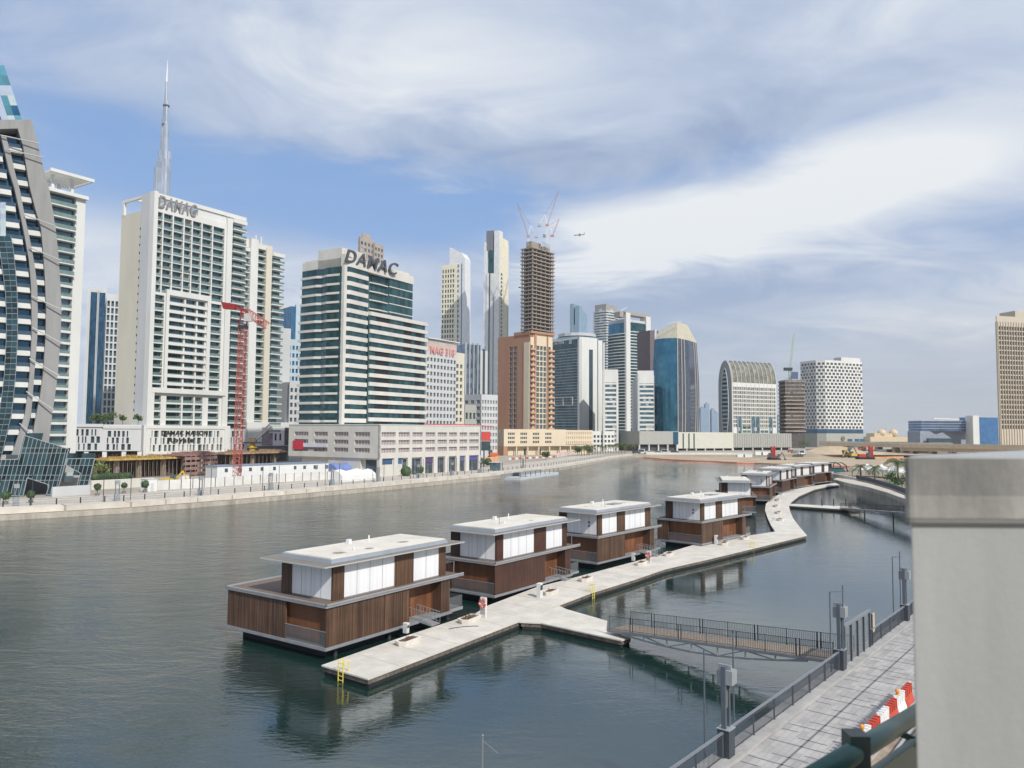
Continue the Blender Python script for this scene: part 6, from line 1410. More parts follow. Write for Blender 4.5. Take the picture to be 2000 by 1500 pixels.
aP1, aP2, aP3 = along(1411, 1478), along(1641, 1310), along(1756, 1212)
aG0, aG1 = along(1650, 1304), along(1690, 1262)
fence_line('promenade_railing', 'dark steel railing with thin bars along the near promenade edge', 4.0, 120, 2.35, ((aP1 - .35, aP1 + .45), (aP2 - .3, aP2 + .4), (aG0 + .3, aG1)))
pylm = mat('pylon steel', (0.13, 0.155, 0.18), 0.45, metal=.4, var=.1, scale=1.5); boxm = mat('pylon box', (0.27, 0.29, 0.30), 0.5, var=.15, scale=2)
def pylon(a, label):
    t = empty('service_pylon', fl(a, 0), label, 'service pylon', 'steel service pylons along the near railing')
    def q(x, y, z0, z1, w, d, nm, m): p = fl(a + x, y); v = MB(); c = [fl(a + x - w, y - d), fl(a + x + w, y - d), fl(a + x + w, y + d), fl(a + x - w, y + d)]; v.prism([(k.x, k.y) for k in c], PZ + z0, PZ + z1); v.build(nm, m, t)
    q(0, 0, 0.02, 1.25, .30, .27, 'base_box', fsteel); q(0, 0, 1.25, 1.29, .33, .30, 'base_cap', boxm)
    q(-.2, 0, 1.29, 3.9, .06, .1, 'column', pylm); q(.2, 0, 1.29, 3.9, .06, .1, 'column', pylm); q(0, 0, 2.1, 3.2, .14, .03, 'mesh_panel', mat('mesh grey', (.16, .165, .17), .6))
    q(.05, .22, 3.15, 3.75, .26, .17, 'lamp_box', boxm); q(-.1, -.2, 3.1, 3.7, .1, .14, 'lamp_box', boxm); q(-.02, -.02, 3.75, 3.95, .05, .3, 'top_plate', boxm)
for a, l in ((aP1, 'nearest steel service pylon with a lamp box on the promenade railing'), (aP2, 'middle steel service pylon beside the gangway gate'), (aP3, 'farthest steel service pylon on the railing, near the grey wall')): pylon(a, l)
def mast(px, py, top, label, arm=0, z=PZ - .6, r=.045):
    g = G(px, py, z); tp = P(px, top, g.y).z; t = empty('slim_mast', (g.x, g.y, z), label, 'lamp post', 'slim masts beside the service pylons')
    b = MB(); b.tube(g, (g.x, g.y, tp), r, r * .8, 6); b.build('pole', pylm, t)
    if arm: MB().bar((g.x, g.y, tp), (g.x + arm, g.y + arm * .2, tp), .06, .04).build('arm', pylm, t)
mast(1377, 1508, 1266, 'leftmost slim mast, left of the nearest pylon'); mast(1434, 1466, 1238, 'slim mast right of the nearest pylon')
mast(1624, 1336, 1156, 'slim mast with a short top arm left of the middle pylon', .9); mast(1649, 1312, 1143, 'slim mast just right of the middle pylon', 0, PZ)
mast(1746, 1228, 1088, 'slim mast left of the farthest pylon', .8); mast(1760, 1214, 1078, 'slim mast right of the farthest pylon, nearest the grey wall', 0, PZ)
# gate with glass leaves, and the notice board
t = empty('gangway_gate', fl((aG0 + aG1) / 2, 0), 'tall framed glass gate at the gangway, beside the middle pylon', 'gate')
def fbx(a0, a1, y0, y1, z0, z1, nm, m):
    c = [fl(a0, y0), fl(a1, y0), fl(a1, y1), fl(a0, y1)]; MB().prism([(k.x, k.y) for k in c], PZ + z0, PZ + z1).build(nm, m, t)
n = 4
for i in range(n + 1): x = aG0 + (aG1 - .4 - aG0) * i / n; fbx(x - .06, x + .06, -.06, .06, .02, 2.35, 'gate_post', darksteel)
fbx(aG0 - .1, aG1 - .3, -.1, .1, 2.35, 2.5, 'lintel', raillt)
for i in range(n): x = aG0 + (aG1 - .4 - aG0) * i / n; fbx(x + .1, x + (aG1 - .4 - aG0) / n - .1, -.02, .02, .15, 2.2, 'glass_leaf', clearg)
t = empty('notice_board', fl(aG1 + .5, 0), 'small yellowish notice board on posts beside the glass gate', 'sign')
fbx(aG1 + .2, aG1 + .28, -.04, .04, .02, 2.1, 'post', darksteel); fbx(aG1 + .28, aG1 + .8, -.03, .03, .9, 2.1, 'board', mat('notice cream', (.45, .38, .24), .6, var=.25, scale=5))

# ================================================================= gangways
deckg = mat('gangway boards', (0.26, 0.21, 0.165), .8, var=.2, scale=3)
def gangway(p0, p1, w, label, name='gangway', dark=False, posts=9, truss=True):
    p0 = Vector(p0); p1 = Vector(p1); d = (p1 - p0); L_ = d.length; dh = Vector((d.x, d.y, 0)).normalized(); s = Vector((-dh.y, dh.x, 0))
    t = empty(name, (p0.x, p0.y, 0), label, 'gangway')
    def pt(f, y, z): return p0 + d * f + s * y + Vector((0, 0, z))
    m = MB(); k = int(L_ / .3)
    for i in range(k): m.hexa([pt(i / k, 0, -.05), pt((i + .88) / k, 0, -.05), pt((i + .88) / k, w, -.05), pt(i / k, w, -.05), pt(i / k, 0, 0), pt((i + .88) / k, 0, 0), pt((i + .88) / k, w, 0), pt(i / k, w, 0)])
    m.build('deck_boards', deckg, t)
    for y in (-.03, w + .03):
        MB().bar(pt(0, y, -.1), pt(1, y, -.1), .12, .18).build('side_beam', greym if truss else darksteel, t)
        if truss:
            m = MB(); f0, f1 = .08, .9; kk = 7
            for i in range(kk):
                a, b = f0 + (f1 - f0) * i / kk, f0 + (f1 - f0) * (i + 1) / kk; dep = lambda f: -.25 - .55 * math.sin(math.pi * (f - f0) / (f1 - f0))
                m.bar(pt(a, y, dep(a)), pt(b, y, dep(b)), .12, .1); m.bar(pt(b, y, dep(b)), pt(b, y, -.15), .1, .1); m.bar(pt(a, y, -.15 if i % 2 else dep(a)), pt(b, y, dep(b) if i % 2 else -.15), .09, .07)
            m.build('truss', greym, t)
        for i in range(posts):
            f = i / (posts - 1) * .98 + .01
            for o in ((-.006, .006) if i % 2 else (0,)): MB().bar(pt(f + o, y, -.05), pt(f + o, y, 1.12), .08, .05).build('rail_post', darksteel, t)
        for i in range(posts - 1):
            f0_, f1_ = i / (posts - 1) * .98 + .012, (i + 1) / (posts - 1) * .98 + .008; m = MB(); m.bar(pt(f0_, y, 1.08), pt(f1_, y, 1.08), .03); m.bar(pt(f0_, y, .1), pt(f1_, y, .1), .03); q = int((f1_ - f0_) * L_ / .13)
            for j in range(1, q): f = f0_ + (f1_ - f0_) * j / q; m.bar(pt(f, y, .1), pt(f, y, 1.08), .02)
            m.build('rail_panel', darksteel, t)
    return t
A = G(1187, 1229, 1.0); Bp = G(1634, 1291, PZ); gangway(A, Bp, 2.5, 'slatted timber gangway with bar railings from the dock to the near promenade')
A = G(1640, 992, .75); Bp = G(1800, 1003, PZ); Bp = Vector((Bp.x, Bp.y, PZ)); gangway(A, Bp, 1.8, 'dark distant gangway on thin legs in the upper basin', posts=7)
for f in (.35, .7): p = A.lerp(Bp, f); single('steel_prop', MB().tube((p.x, p.y, -.5), (p.x, p.y, p.z - .2), .12, n=6), darksteel, 'thin dark leg under the distant gangway, %s' % ('left one' if f < .5 else 'right one'), 'post', 'legs under the distant gangway')
for i, px in enumerate((1609, 1632, 1656, 1683)): g = G(px, 990 - (0 if i < 3 else 1), .5); single('mooring_pile', MB().tube((g.x, g.y + 1, -.6), (g.x, g.y + 1, 2.2), .14, n=7), darksteel, ['leftmost thin mooring pile behind the distant dock arm', 'second mooring pile behind the distant dock arm', 'third mooring pile behind the distant dock arm', 'rightmost mooring pile behind the distant dock arm'][i], 'mooring pile', 'mooring piles behind the distant dock arm')

# ================================================================= things on the dock
tubm = mat('pale planter', (0.72, 0.68, 0.62), .8, var=.1, scale=2); soil = mat('planter soil', (0.13, 0.075, 0.05), .95, var=.4, scale=6, bump=.6, bscale=12); dry = mat('dry plants', (.20, .13, .07), .9, var=.4, scale=5, island=.4)
dd = (G(1047, 1147, DZ) - G(780, 1246, DZ)).normalized(); da = math.atan2(dd.y, dd.x)
def planter(px, py, label, s=1.0, plants=30, sc_=1.0, rot=None):
    g = G(px, py, DZ); rz = rot if rot is not None else da; u = Vector((math.cos(rz), math.sin(rz), 0)); v = Vector((-u.y, u.x, 0)); L_, W_, h = 1.15 * s, .55 * s, .38
    t = empty('planter', g, label, 'planter', 'pale boat shaped planters along the floating dock'); m = MB()
    def q(x, y, z): return g + u * x + v * y + Vector((0, 0, z))
    out = [(-L_, 0), (-L_ + .25, -W_), (L_ - .1, -W_), (L_, -W_ + .1), (L_, W_ - .1), (L_ - .1, W_), (-L_ + .25, W_)]; n = len(out)
    vs = [q(x * .88, y * .8, .003) for x, y in out] + [q(x, y, h) for x, y in out] + [q(x * .86, y * .74, h) for x, y in out] + [q(x * .86, y * .74, h - .12) for x, y in out]; fs = [tuple(range(n))[::-1]]
    for r in range(3): fs += [(r * n + i, r * n + (i + 1) % n, (r + 1) * n + (i + 1) % n, (r + 1) * n + i) for i in range(n)]
    m.add(vs, fs); m.build('tub', tubm, t)
    m = MB(); m.add([q(x * .86, y * .74, h - .06) for x, y in out], [tuple(range(n))]); m.build('soil', soil, t)
    if plants: m = MB(); [tree_crown(m, q(random.uniform(-.6, .6) * L_, random.uniform(-.4, .4) * W_, h + .02), .2 * sc_, 4, ls=.07) for _ in range(plants)]; m.build('dry_plants', dry, t)
    return t
for k, (x, y, l, pl, s) in enumerate(((796, 1257, 'nearest pale planter with bare reddish soil, beside the nearest houseboat', 6, 1), (916, 1214, 'planter heaped with dry brown plants, left of the lifebuoy stand', 45, 1.05), (1075, 1160, 'planter touching the service cabinet below the second houseboat', 8, .95), (1144, 1134, 'planter just behind the yellow ladder in the middle of the dock', 8, .95), (1252, 1103, 'planter in front of the far lifebuoy stand', 6, .95), (1306, 1085, 'planter on the dock near the third houseboat boarding ramp', 5, .95), (1414, 1064, 'planter beside the cabinet below the fourth houseboat', 10, .95), (1455, 1053, 'last planter before the bend of the dock', 4, .95))): planter(x, y, l, s, pl)
for k, (x, y) in enumerate(((1524, 1017), (1520, 1003), (1516, 990), (1519, 978), (1526, 966))): planter(x, y, ['first small planter on the curved dock, nearest the bend', 'second planter on the curved dock', 'third planter on the curved dock', 'fourth planter on the curved dock', 'farthest planter on the curved dock'][k], .9, 12, 1.2, rot=1.6)
# cabinets, lifebuoys
cabm = mat('cabinet white', (.60, .61, .60), .5, var=.1, scale=3, coords='obj')
def block(t, g, u, x0, x1, y0, y1, z0, z1, nm, m):
    v = Vector((-u.y, u.x, 0)); c = [g + u * a + v * b for a, b in ((x0, y0), (x1, y0), (x1, y1), (x0, y1))]; return MB().prism([(p.x, p.y) for p in c], g.z + z0, g.z + z1).build(nm, m, t)
def cabinet(px, py, label, h=1.35, w=.28):
    g = G(px, py, DZ); t = empty('service_cabinet', g, label, 'cabinet', 'white service cabinets on the dock'); block(t, g, dd, -w, w, -.2, .2, .003, h, 'case', cabm); f = block(t, g, dd, -w + .04, w - .04, -.215, -.2, h * .55, h - .12, 'dark_panel', darksteel); block(t, g, dd, -w - .02, w + .02, -.22, .22, h, h + .05, 'lid', tubm)
cabinet(1054, 1167, 'tall white service cabinet below the second houseboat'); cabinet(793, 1236, 'small white pedestal beside the nearest planter', .75, .16); cabinet(1399, 1063, 'white service cabinet below the fourth houseboat', 1.25, .26); cabinet(1237, 1095, 'small grey pedestal by the third houseboat ramp', .9, .14)
cabinet(1510, 1018, 'little pedestal on the curved dock near the bend', .7, .15)
def lifebuoy(px, py, label, h=1.75):
    g = G(px, py, DZ); t = empty('lifebuoy_stand', g, label, 'lifebuoy', 'lifebuoy stands on the dock'); u = Vector((.82, -.57, 0)).normalized(); block(t, g, u, -.3, .3, -.1, .1, .003, h, 'stand', mat('stand white', (.66, .64, .61), .6))
    n = Vector((-u.y, u.x, 0)) * -1; c = g + n * .16 + Vector((-.0, 0, h - .5)); m = MB(); N = 20
    for i in range(N):
        a0, a1 = 2 * math.pi * i / N, 2 * math.pi * (i + 1) / N; p = [c + u * (math.cos(a) * .32) + Vector((0, 0, math.sin(a) * .32)) for a in (a0, a1)]; m.tube(p[0], p[1], .085, n=7, mi=1 if i % 5 == 0 else 0, cap=False)
    m.build('ring_buoy', [mat('buoy red', (.60, .09, .05), .5), mat('buoy white', (.7, .68, .66), .5)], t)
    m = MB(); block(t, g + n * .1, u, -.24, .24, -.01, .0, .3, .8, 'notice', mat('notice grey', (.42, .42, .4), .6, var=.2, scale=8))
lifebuoy(944, 1206, 'nearer lifebuoy stand with a red ring, between the first two houseboats'); lifebuoy(1267, 1100, 'farther lifebuoy stand with a red ring, near the third houseboat', 1.5)
yel = mat('ladder yellow', (.72, .60, .08), .5, var=.08, scale=4)
def ladder(px, py, along_, label):
    g = G(px, py, DZ); t = empty('dock_ladder', g, label, 'ladder', 'yellow ladders hung on the dock edge'); u = along_.normalized(); o = Vector((u.y, -u.x, 0)) * .12
    for s in (-.24, .24):
        m = MB(); b = g + u * s + o; m.tube(b + Vector((0, 0, -1.2)), b + Vector((0, 0, .75)), .035, n=6); m.tube(b + Vector((0, 0, .75)), b - o * 4 + Vector((0, 0, .7)), .035, n=6); m.tube(b - o * 4 + Vector((0, 0, .7)), b - o * 4, .035, n=6); m.build('stile', yel, t)
    for k in range(7): MB().tube(g + o - u * .24 + Vector((0, 0, -1.1 + k * .28)), g + o + u * .24 + Vector((0, 0, -1.1 + k * .28)), .028, n=6).build('rung', yel, t)
ladder(668, 1312, G(719, 1326, DZ) - G(628, 1299, DZ), 'nearest yellow ladder at the end of the floating dock'); ladder(1157, 1157, -dd * -1, 'middle yellow ladder on the right side of the dock'); ladder(1471, 1069, dd, 'farthest yellow ladder near the bend of the dock')
# boarding ramps at the boats
meshm = mat('ramp mesh', (.24, .25, .26), .5, alpha=.75)
def ramp(px, py, label, k=0):
    g = G(px, py, DZ); u = dd; v = Vector((-u.y, u.x, 0)); t = empty('boarding_ramp', g, label, 'boarding ramp', 'small railed boarding ramps to the houseboats')
    def q(x, y, z): return g + u * x + v * y + Vector((0, 0, z))
    MB().hexa([q(-.5, -.2, .004), q(.7, -.2, .004), q(.7, 2.6, .40), q(-.5, 2.6, .40), q(-.5, -.2, .07), q(.7, -.2, .07), q(.7, 2.6, .46), q(-.5, 2.6, .46)]).build('ramp_deck', greym, t)
    for x in (-.5, .7):
        m = MB(); m.bar(q(x, -.2, 1.0), q(x, 2.6, 1.4), .05); m.bar(q(x, -.2, .2), q(x, 2.6, .6), .03)
        for i in range(9): y = -.2 + 2.8 * i / 8; m.bar(q(x, y, .07 + .39 * i / 8), q(x, y, 1.0 + .4 * i / 8), .03)
        m.build('ramp_rail', greym, t)
    for i in range(3): m = MB(); m.bar(q(-.5 + i * .35, 2.6, .5), q(-.5 + i * .35, 2.6, 1.4), .03)
ramp(846, 1221, 'boarding ramp at the stern of the nearest houseboat'); ramp(1106, 1133, 'boarding ramp at the stern of the second houseboat'); ramp(1283, 1086, 'boarding ramp at the stern of the third houseboat'); ramp(1424, 1051, 'boarding ramp of the fourth houseboat')
hs = MB(); g = G(905, 1229, DZ); prev = None
for i in range(14): a = i / 13; p = Vector((g.x - 1.2 + 2.4 * a, g.y + .3 * math.sin(a * 3) + a * .9, DZ + .03)); (hs.tube(prev, p, .03, n=5) if prev else None); prev = p
single('hose', hs, black, 'thin black hose lying on the dock below the planter of dry plants', 'hose')
for i, (px, py) in enumerate(((655, 1273), (760, 1240))): g = G(px, py, .3); single('mooring_fender', MB().tube((g.x, g.y, -.2), (g.x, g.y, .7), .16, n=8), darksteel, ['round dark fender under the near corner of the nearest houseboat', 'round dark fender under the side of the nearest houseboat'][i], 'fender', 'fenders under the nearest houseboat')

# ================================================================= barriers, green rail, parapet
def barrier(c, u, red, label):
    v = Vector((-u.y, u.x, 0)); t = empty('water_barrier', c, label, 'road barrier', 'red and white plastic barriers on the promenade'); L_ = .72
    prof = [(-.2, 0), (.2, 0), (.2, .12), (.13, .3), (.09, .5), (.09, .85), (-.09, .85), (-.09, .5), (-.13, .3), (-.2, .12)]; n = len(prof); m = MB(); vs = []
    for X in (-L_, L_): vs += [c + u * X + v * y + Vector((0, 0, z + .004)) for y, z in prof]
    m.add(vs, [tuple(range(n))[::-1], tuple(range(n, 2 * n))] + [(i, (i + 1) % n, n + (i + 1) % n, n + i) for i in range(n)])
    for k in range(4): X = -L_ + .2 + k * .36; p = c + u * X; w = .07; q = [p + u * a + v * b for a, b in ((-w, -.13), (w, -.13), (w, .13), (-w, .13))]; m.prism([(z.x, z.y) for z in q], c.z + .5, c.z + .8); m.prism([(z.x, z.y) for z in q], c.z + .85, c.z + .93)
    m.build('barrier_body', mat('barrier red', (.50, .07, .04), .6, var=.22, scale=2) if red else mat('barrier white', (.74, .74, .72), .5, var=.08, scale=2), t)
    MB().tube(c + u * (L_ - .05) + Vector((0, 0, .85)), c + u * (L_ - .05) + Vector((0, 0, .98)), .05, n=8).build('lug', tubm if red else MATS['barrier red'] if 'barrier red' in MATS else tubm, t)
    return t
b0 = G(1716, 1392, PZ + .98); b1 = G(1781, 1326, PZ + .98); bu_ = Vector((b1.x - b0.x, b1.y - b0.y, 0)).normalized(); b0 = Vector((b0.x, b0.y, PZ)) - bu_ * 7.7 + bu_ * .75
labs = ['nearest red barrier, mostly hidden by the green pipe rail', 'white barrier behind the green post', 'second red barrier, just above the green post', 'white barrier with an amber lamp left of the middle red one', 'middle red barrier in the row', 'white barrier between the two tallest red ones', 'tall red barrier in full view near the grey wall', 'white barrier with an amber lamp near the grey wall', 'farthest red barrier touching the grey wall', 'farthest white barrier hidden by the wall']
for i in range(9):
    c = b0 + bu_ * (1.53 * i) ; t = barrier(Vector((c.x, c.y, PZ)), bu_, i % 2 == 0, labs[i])
    if i in (3, 7): p = c + bu_ * -.3; m = MB(); m.tube((p.x, p.y, PZ + .93), (p.x, p.y, PZ + 1.0), .08, n=8); m.ball((p.x, p.y, PZ + 1.1), .11, 10, 6); q = single('warning_lamp', m, mat('amber lamp', (.75, .30, .05), .3), 'amber warning lamp on the white barrier %s' % ('beside the middle red barrier' if i == 3 else 'next to the grey wall'), 'warning lamp', 'amber lamps on the barriers')
# the green rail in front
gp_ = mat('dark green gloss paint', (0.012, 0.085, 0.07), .3, var=.15, scale=8, spec=.6); gpost = mat('green grey post', (0.07, 0.09, 0.075), .5, var=.15, scale=10)
t = empty('green_pipe_rail', P(1672, 1500, 3.6), 'thick dark green pipe handrail with a square post in the lower right corner', 'railing')
pA, pB = P(1590, 1519, 3.2), P(1800, 1388, 4.6); d_ = (pB - pA).normalized()
MB().tube(pA - d_ * .6, pB + d_ * .8, .047, n=24).build('pipe', gp_, t, smooth=True)
pc = P(1672, 1470, 3.62); MB().box(pc.x - .045, pc.x + .045, pc.y - .05, pc.y + .05, pc.z - 1.1, pc.z + .09).build('post', gpost, t)
for dz, w in ((-.14, .045), (-.21, .03)): MB().bar(pA - d_ * .6 + Vector((0.03, 0, dz)), pB + d_ * .8 + Vector((0.03, 0, dz)), w, .05).build('lower_rail', gp_, t)
mb_ = MB(); q0 = pA - d_ * .6; q1 = pB + d_ * .8
mb_.bar(q0 + Vector((.05, 0, -.19)), q1 + Vector((.05, 0, -.19)), .012, .13); mb_.build('kick_plate', gp_, t)
pd = P(1778, 1440, 4.45); MB().bar(pd + Vector((-.12, 0, .05)), pd + Vector((.12, -.05, -.05)), .03).build('bracket', gpost, t)
# pipes lying on the soil below
for k in range(4):
    a_, b_ = G(1716 + k * 9, 1512, PZ + .12), G(1792 + k * 10, 1408 + k * 9, PZ + .12); dz = (b_ - a_); single('soil_pipe', MB().tube(a_ - dz * .3, b_ + dz * .3, .07, n=8), mat('pipe pale %d' % (k % 2), ((.32, .33, .36), (.10, .10, .12))[k % 2], .5), ['leftmost grey pipe lying on the soil', 'second pipe on the soil, dark', 'third pipe on the soil, pale grey', 'rightmost dark pipe on the soil'][k], 'pipe', 'pipes lying on the soil below the green rail')
# grey parapet wall next to the viewer
capm = mat('stained grey render', (.20, .195, .18), .9, var=.42, scale=5, streak=.3, bump=.08, bscale=40); wallm = mat('smooth grey render', (.31, .315, .30), .85, var=.09, scale=6, streak=.12, bump=.05, bscale=45)
topm = mat('light wall top', (.36, .37, .37), .8, var=.15, scale=5)
k0 = P(1771, 895, 2.0); kz = k0.z; k1 = P(2000, 881.5, 2.85); kb0 = P(1787, 1480, 2.0)
t = empty('grey_parapet', (k0.x + .6, 2.2, kz - 3), 'tall grey rendered parapet wall at the right edge, with a stained darker cap', 'wall')
e_ = Vector((k1.x - k0.x, k1.y - 2.0)).normalized(); fp = [(k0.x + .016, 2.0), (k0.x + .006, 2.003), (k0.x + .001, 2.009), (k0.x + .003, 2.018), (k0.x + (k1.x - k0.x) * 1.15, 2.0 + (k1.y - 2.0) * 1.15), (4.2, 2.98), (4.2, 2.0)]
zc_ = P(1775, 1012, 2.0).z
zm_ = P(1775, 968, 2.0).z; m = MB(); m.prism(fp, zm_, kz); m.build('cap', capm, t)
m = MB(); m.prism(offs(fp, .001), zc_, zm_); m.build('cap_band', mat('beige stained render', (.26, .25, .225), .9, var=.38, scale=5, streak=.3, bump=.08, bscale=40), t)
m = MB(); m.prism([(x, y) for x, y in offs(fp, -.012)], kz, kz + .006); m.build('cap_top', topm, t)
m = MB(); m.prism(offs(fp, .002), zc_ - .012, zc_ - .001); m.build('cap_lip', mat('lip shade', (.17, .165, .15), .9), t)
m = MB(); m.prism(offs(fp, -.012), 8.0, zc_ - .012); m.build('wall_face', wallm, t)
# small mast tops at the bottom of the view
g = P(942, 1500, 14); t = empty('thin_antenna', (g.x, g.y, 3), 'thin antenna mast with a tiny ball top at the bottom of the view', 'antenna'); tp = P(942, 1440, 14)
MB().tube((g.x, g.y, 8), (g.x, g.y, tp.z), .018, n=6).build('pole', raillt, t); MB().ball((g.x, g.y, tp.z + .03), .022).build('ball_top', raillt, t); MB().bar((g.x, g.y, tp.z - .05), (g.x + .28, g.y, tp.z - .28), .01).build('stay', raillt, t)

# ================================================================= left bank details
bdir = (bank[3] - bank[1]); 
def bankpt(s, d):           # s metres along the quay from its visible start, d metres inland
    i = 1; rem = s
    while i < len(bank) - 2 and rem > (bank[i + 1] - bank[i]).length: rem -= (bank[i + 1] - bank[i]).length; i += 1
    t_ = (bank[i + 1] - bank[i]).normalized(); p = bank[i] + t_ * rem; return Vector((p.x - t_.y * d, p.y + t_.x * d, LZ)), t_
BL = sum((bank[i + 1] - bank[i]).length for i in range(1, len(bank) - 1))
def s_at(px, d=6.0):        # metres along the quay where a pixel column is met
    best = min(range(0, int(BL)), key=lambda s: abs(bankpt(s, d)[0].x * 1.0 / bankpt(s, d)[0].y - (px - 1000 + 0) / 1500)); return best
t = empty('quay_railing', bankpt(0, 4)[0], 'low dark posts with thin rails along the far promenade', 'railing')
s = -8.0; ps = []
while s < BL - 2: p, u = bankpt(max(s, 0), 4.4); p = p + u * min(s, 0); ps.append(p); s += 4.4
for p in ps: MB().box(p.x - .09, p.x + .09, p.y - .09, p.y + .09, LZ + .12, LZ + 1.3).build('post', darksteel, t)
m = MB()
for a, b in zip(ps, ps[1:]):
    for z in (1.2, .75, .35): m.bar(a + Vector((0, 0, z)), b + Vector((0, 0, z)), .04)
m.build('rail', raillt, t)
def quay_pylon(px, label):
    c, u = bankpt(s_at(px, 5.5), 5.5); v = Vector((-u.y, u.x, 0)); t = empty('service_pylon', c, label, 'service pylon', 'grey service pylons along the far promenade')
    block(t, c, u, -.5, .5, -.4, .4, .13, 1.6, 'base_box', boxm); block(t, c, u, -.4, -.28, -.1, .1, 1.6, 4.2, 'column', pylm); block(t, c, u, .28, .4, -.1, .1, 1.6, 4.2, 'column', pylm); block(t, c, u, -.45, .45, -.25, .25, 3.5, 4.3, 'lamp_box', boxm)
    for s_ in (-2.6, 2.6): p = c + u * s_; MB().tube((p.x, p.y, LZ), (p.x, p.y, LZ + 6), .07, n=6).build('pole', darksteel, t)
for px, l in ((38, 'service pylon on the far promenade in front of the tilted glass base'), (235, 'service pylon on the far promenade near the small round trees'), (397, 'far promenade pylon in front of the green skip'), (535, 'far promenade pylon before the long white cabins'), (650, 'far promenade pylon at the right end of the white cabins'), (742, 'far promenade pylon before the podium corner'), (820, 'far promenade pylon in front of the arcade'), (885, 'far promenade pylon at the right part of the arcade'), (939, 'far promenade pylon right of the arcade'), (1023, 'far promenade pylon behind the pontoon')): quay_pylon(px, l)
# topiary trees
def topiary(px, py, h, r, label, pot=True):
    g = G(px, py, LZ); t = empty('topiary_tree', g, label, 'tree', 'small clipped trees along the far promenade')
    if pot: MB().tube(g, g + Vector((0, 0, .6)), .35, .5, 10).build('pot', mat('grey pot', (.2, .2, .2), .8), t)
    MB().tube(g + Vector((0, 0, .3)), g + Vector((0, 0, h - r)), .07, n=6).build('trunk', bark, t)
    m = MB(); m.ball(g + Vector((0, 0, h - r)), r * .85, 12, 8, jit=.06); tree_crown(m, g + Vector((0, 0, h - r)), r, 260, ls=.16, flat=1); m.build('crown', leafd, t)
for (x, y, h, r, l) in ((11, 985, 2.6, .9, 'small clipped tree at the very left end of the far promenade'), (60, 982, 2.6, .9, 'clipped round tree in a pot before the tilted glass base'), (190, 968, 2.8, .85, 'clipped round tree right of the low grey wall'), (242, 964, 2.6, .7, 'slim clipped tree behind the second pylon'), (283, 962, 2.9, .95, 'dark clipped round tree left of the site cabin')): topiary(x, y, h, r, l)
for (x, y, h, r, l) in ((793, 930, 3.6, 2.1, 'large dark clipped tree in front of the arcade'), (820, 927, 3.2, 1.5, 'pale small tree beside the large clipped tree'), (847, 922, 3.2, 1.5, 'third small tree along the arcade'), (869, 920, 3.0, 1.4, 'fourth small tree along the arcade'), (891, 919, 3.4, 1.6, 'small tree left of the second large clipped tree'), (912, 917, 3.8, 2.2, 'second large dark clipped tree, at the right end of the arcade'), (933, 913, 3.6, 1.5, 'left of the three olive trees past the arcade'), (941, 914, 4.2, 1.4, 'middle olive tree past the arcade'), (953, 912, 4.0, 1.8, 'right olive tree past the arcade')): topiary(x, y, h, r, l, False)
# low walls and hoarding
def wall_line(name, label, pts, h, th, m, cat='wall', z=LZ, panels=0, pm=None, group=None):
    P_ = [G(x, y, z) for x, y in pts]; t = empty(name, P_[0], label, cat, group)
    for a, b in zip(P_, P_[1:]):
        u = (b - a); L_ = u.length; u.normalize(); k = panels and max(1, round(L_ / panels)) or 1
        for i in range(k): block(t, a + u * (L_ * i / k), u, 0, L_ / k - (.06 if panels else 0), 0, th, .005, h, 'panel' if panels else 'wall_run', m)
        if panels:
            for i in range(k + 1): block(t, a + u * (L_ * i / k), u, -.06, .06, -.1, -.01, 0, h + .1, 'panel_post', pm)
    return t
wall_line('low_grey_wall', 'low pale grey wall in front of the glass canopy', [(102, 971), (176, 966)], 2.2, .4, palegrey)
wall_line('low_stone_wall', 'long low stone wall below the hedge', [(178, 957), (300, 950)], 2.3, .4, stone)
wall_line('site_hoarding', 'long white panelled hoarding around the building site', [(306, 958), (420, 951), (540, 942), (654, 936)], 2.4, .1, mat('hoarding white', (.62, .61, .58), .7, island=.05), 'hoarding', panels=2.9, pm=darksteel)
h = MB(); 
for i in range(26): a, b = G(178, 954, LZ), G(246, 951, LZ); p = a.lerp(b, i / 25); h.ball((p.x, p.y + 1.5, LZ + 2.6), 1.0, 7, 5, jit=.2); tree_crown(h, (p.x, p.y + 1.5, LZ + 2.7), 1.1, 30, ls=.22)
single('hedge', h, leafd, 'long green hedge behind the low stone wall', 'hedge')
tree(G(198, 948, LZ), 6.5, 2.4, 'pale green young tree beside the glass canopy', n=260, ls=.3, m=mat('pale leaf', (.16, .2, .06), .7, var=.4, scale=1, island=.3))
# long white cabins
cwm = mat('cabin white', (.70, .70, .68), .6, var=.05, scale=.4, streak=.3)
a_, b_ = G(437, 948, LZ), G(655, 936, LZ); u = (b_ - a_); L_ = u.length; u.normalize(); v = Vector((-u.y, u.x, 0)); a_ = a_ + v * 3.5; Fc = Fr((a_.x, a_.y), u, (u.y, -u.x)); zt = Fc.ab(437, 911)[1]
t = T('site_cabin', Fc.p(L_ / 2, 0), 'long two storey white site cabin with a flat blue edged roof', 'site cabin')
t.part('body', fbox(MB(), Fc, 0, L_, LZ, zt, -6, 0), cwm); t.part('roof', fbox(MB(), Fc, -.2, L_ + .2, zt, zt + .22, -6.2, .2), mat('roof edge blue grey', (.20, .25, .33), .6))
for i, f in enumerate((.06, .17, .26, .36, .47, .66, .75, .85)): t.part('small_window', fbox(MB(), Fc, L_ * f, L_ * f + .9, LZ + 3.3, LZ + 4.3, 0, .06), gdark)
for f in (.17, .86, .965): t.part('air_vent', fbox(MB(), Fc, L_ * f, L_ * f + 1, zt - 1.6, zt - .6, 0, .3), mat('vent dark', (.14, .16, .18), .6))
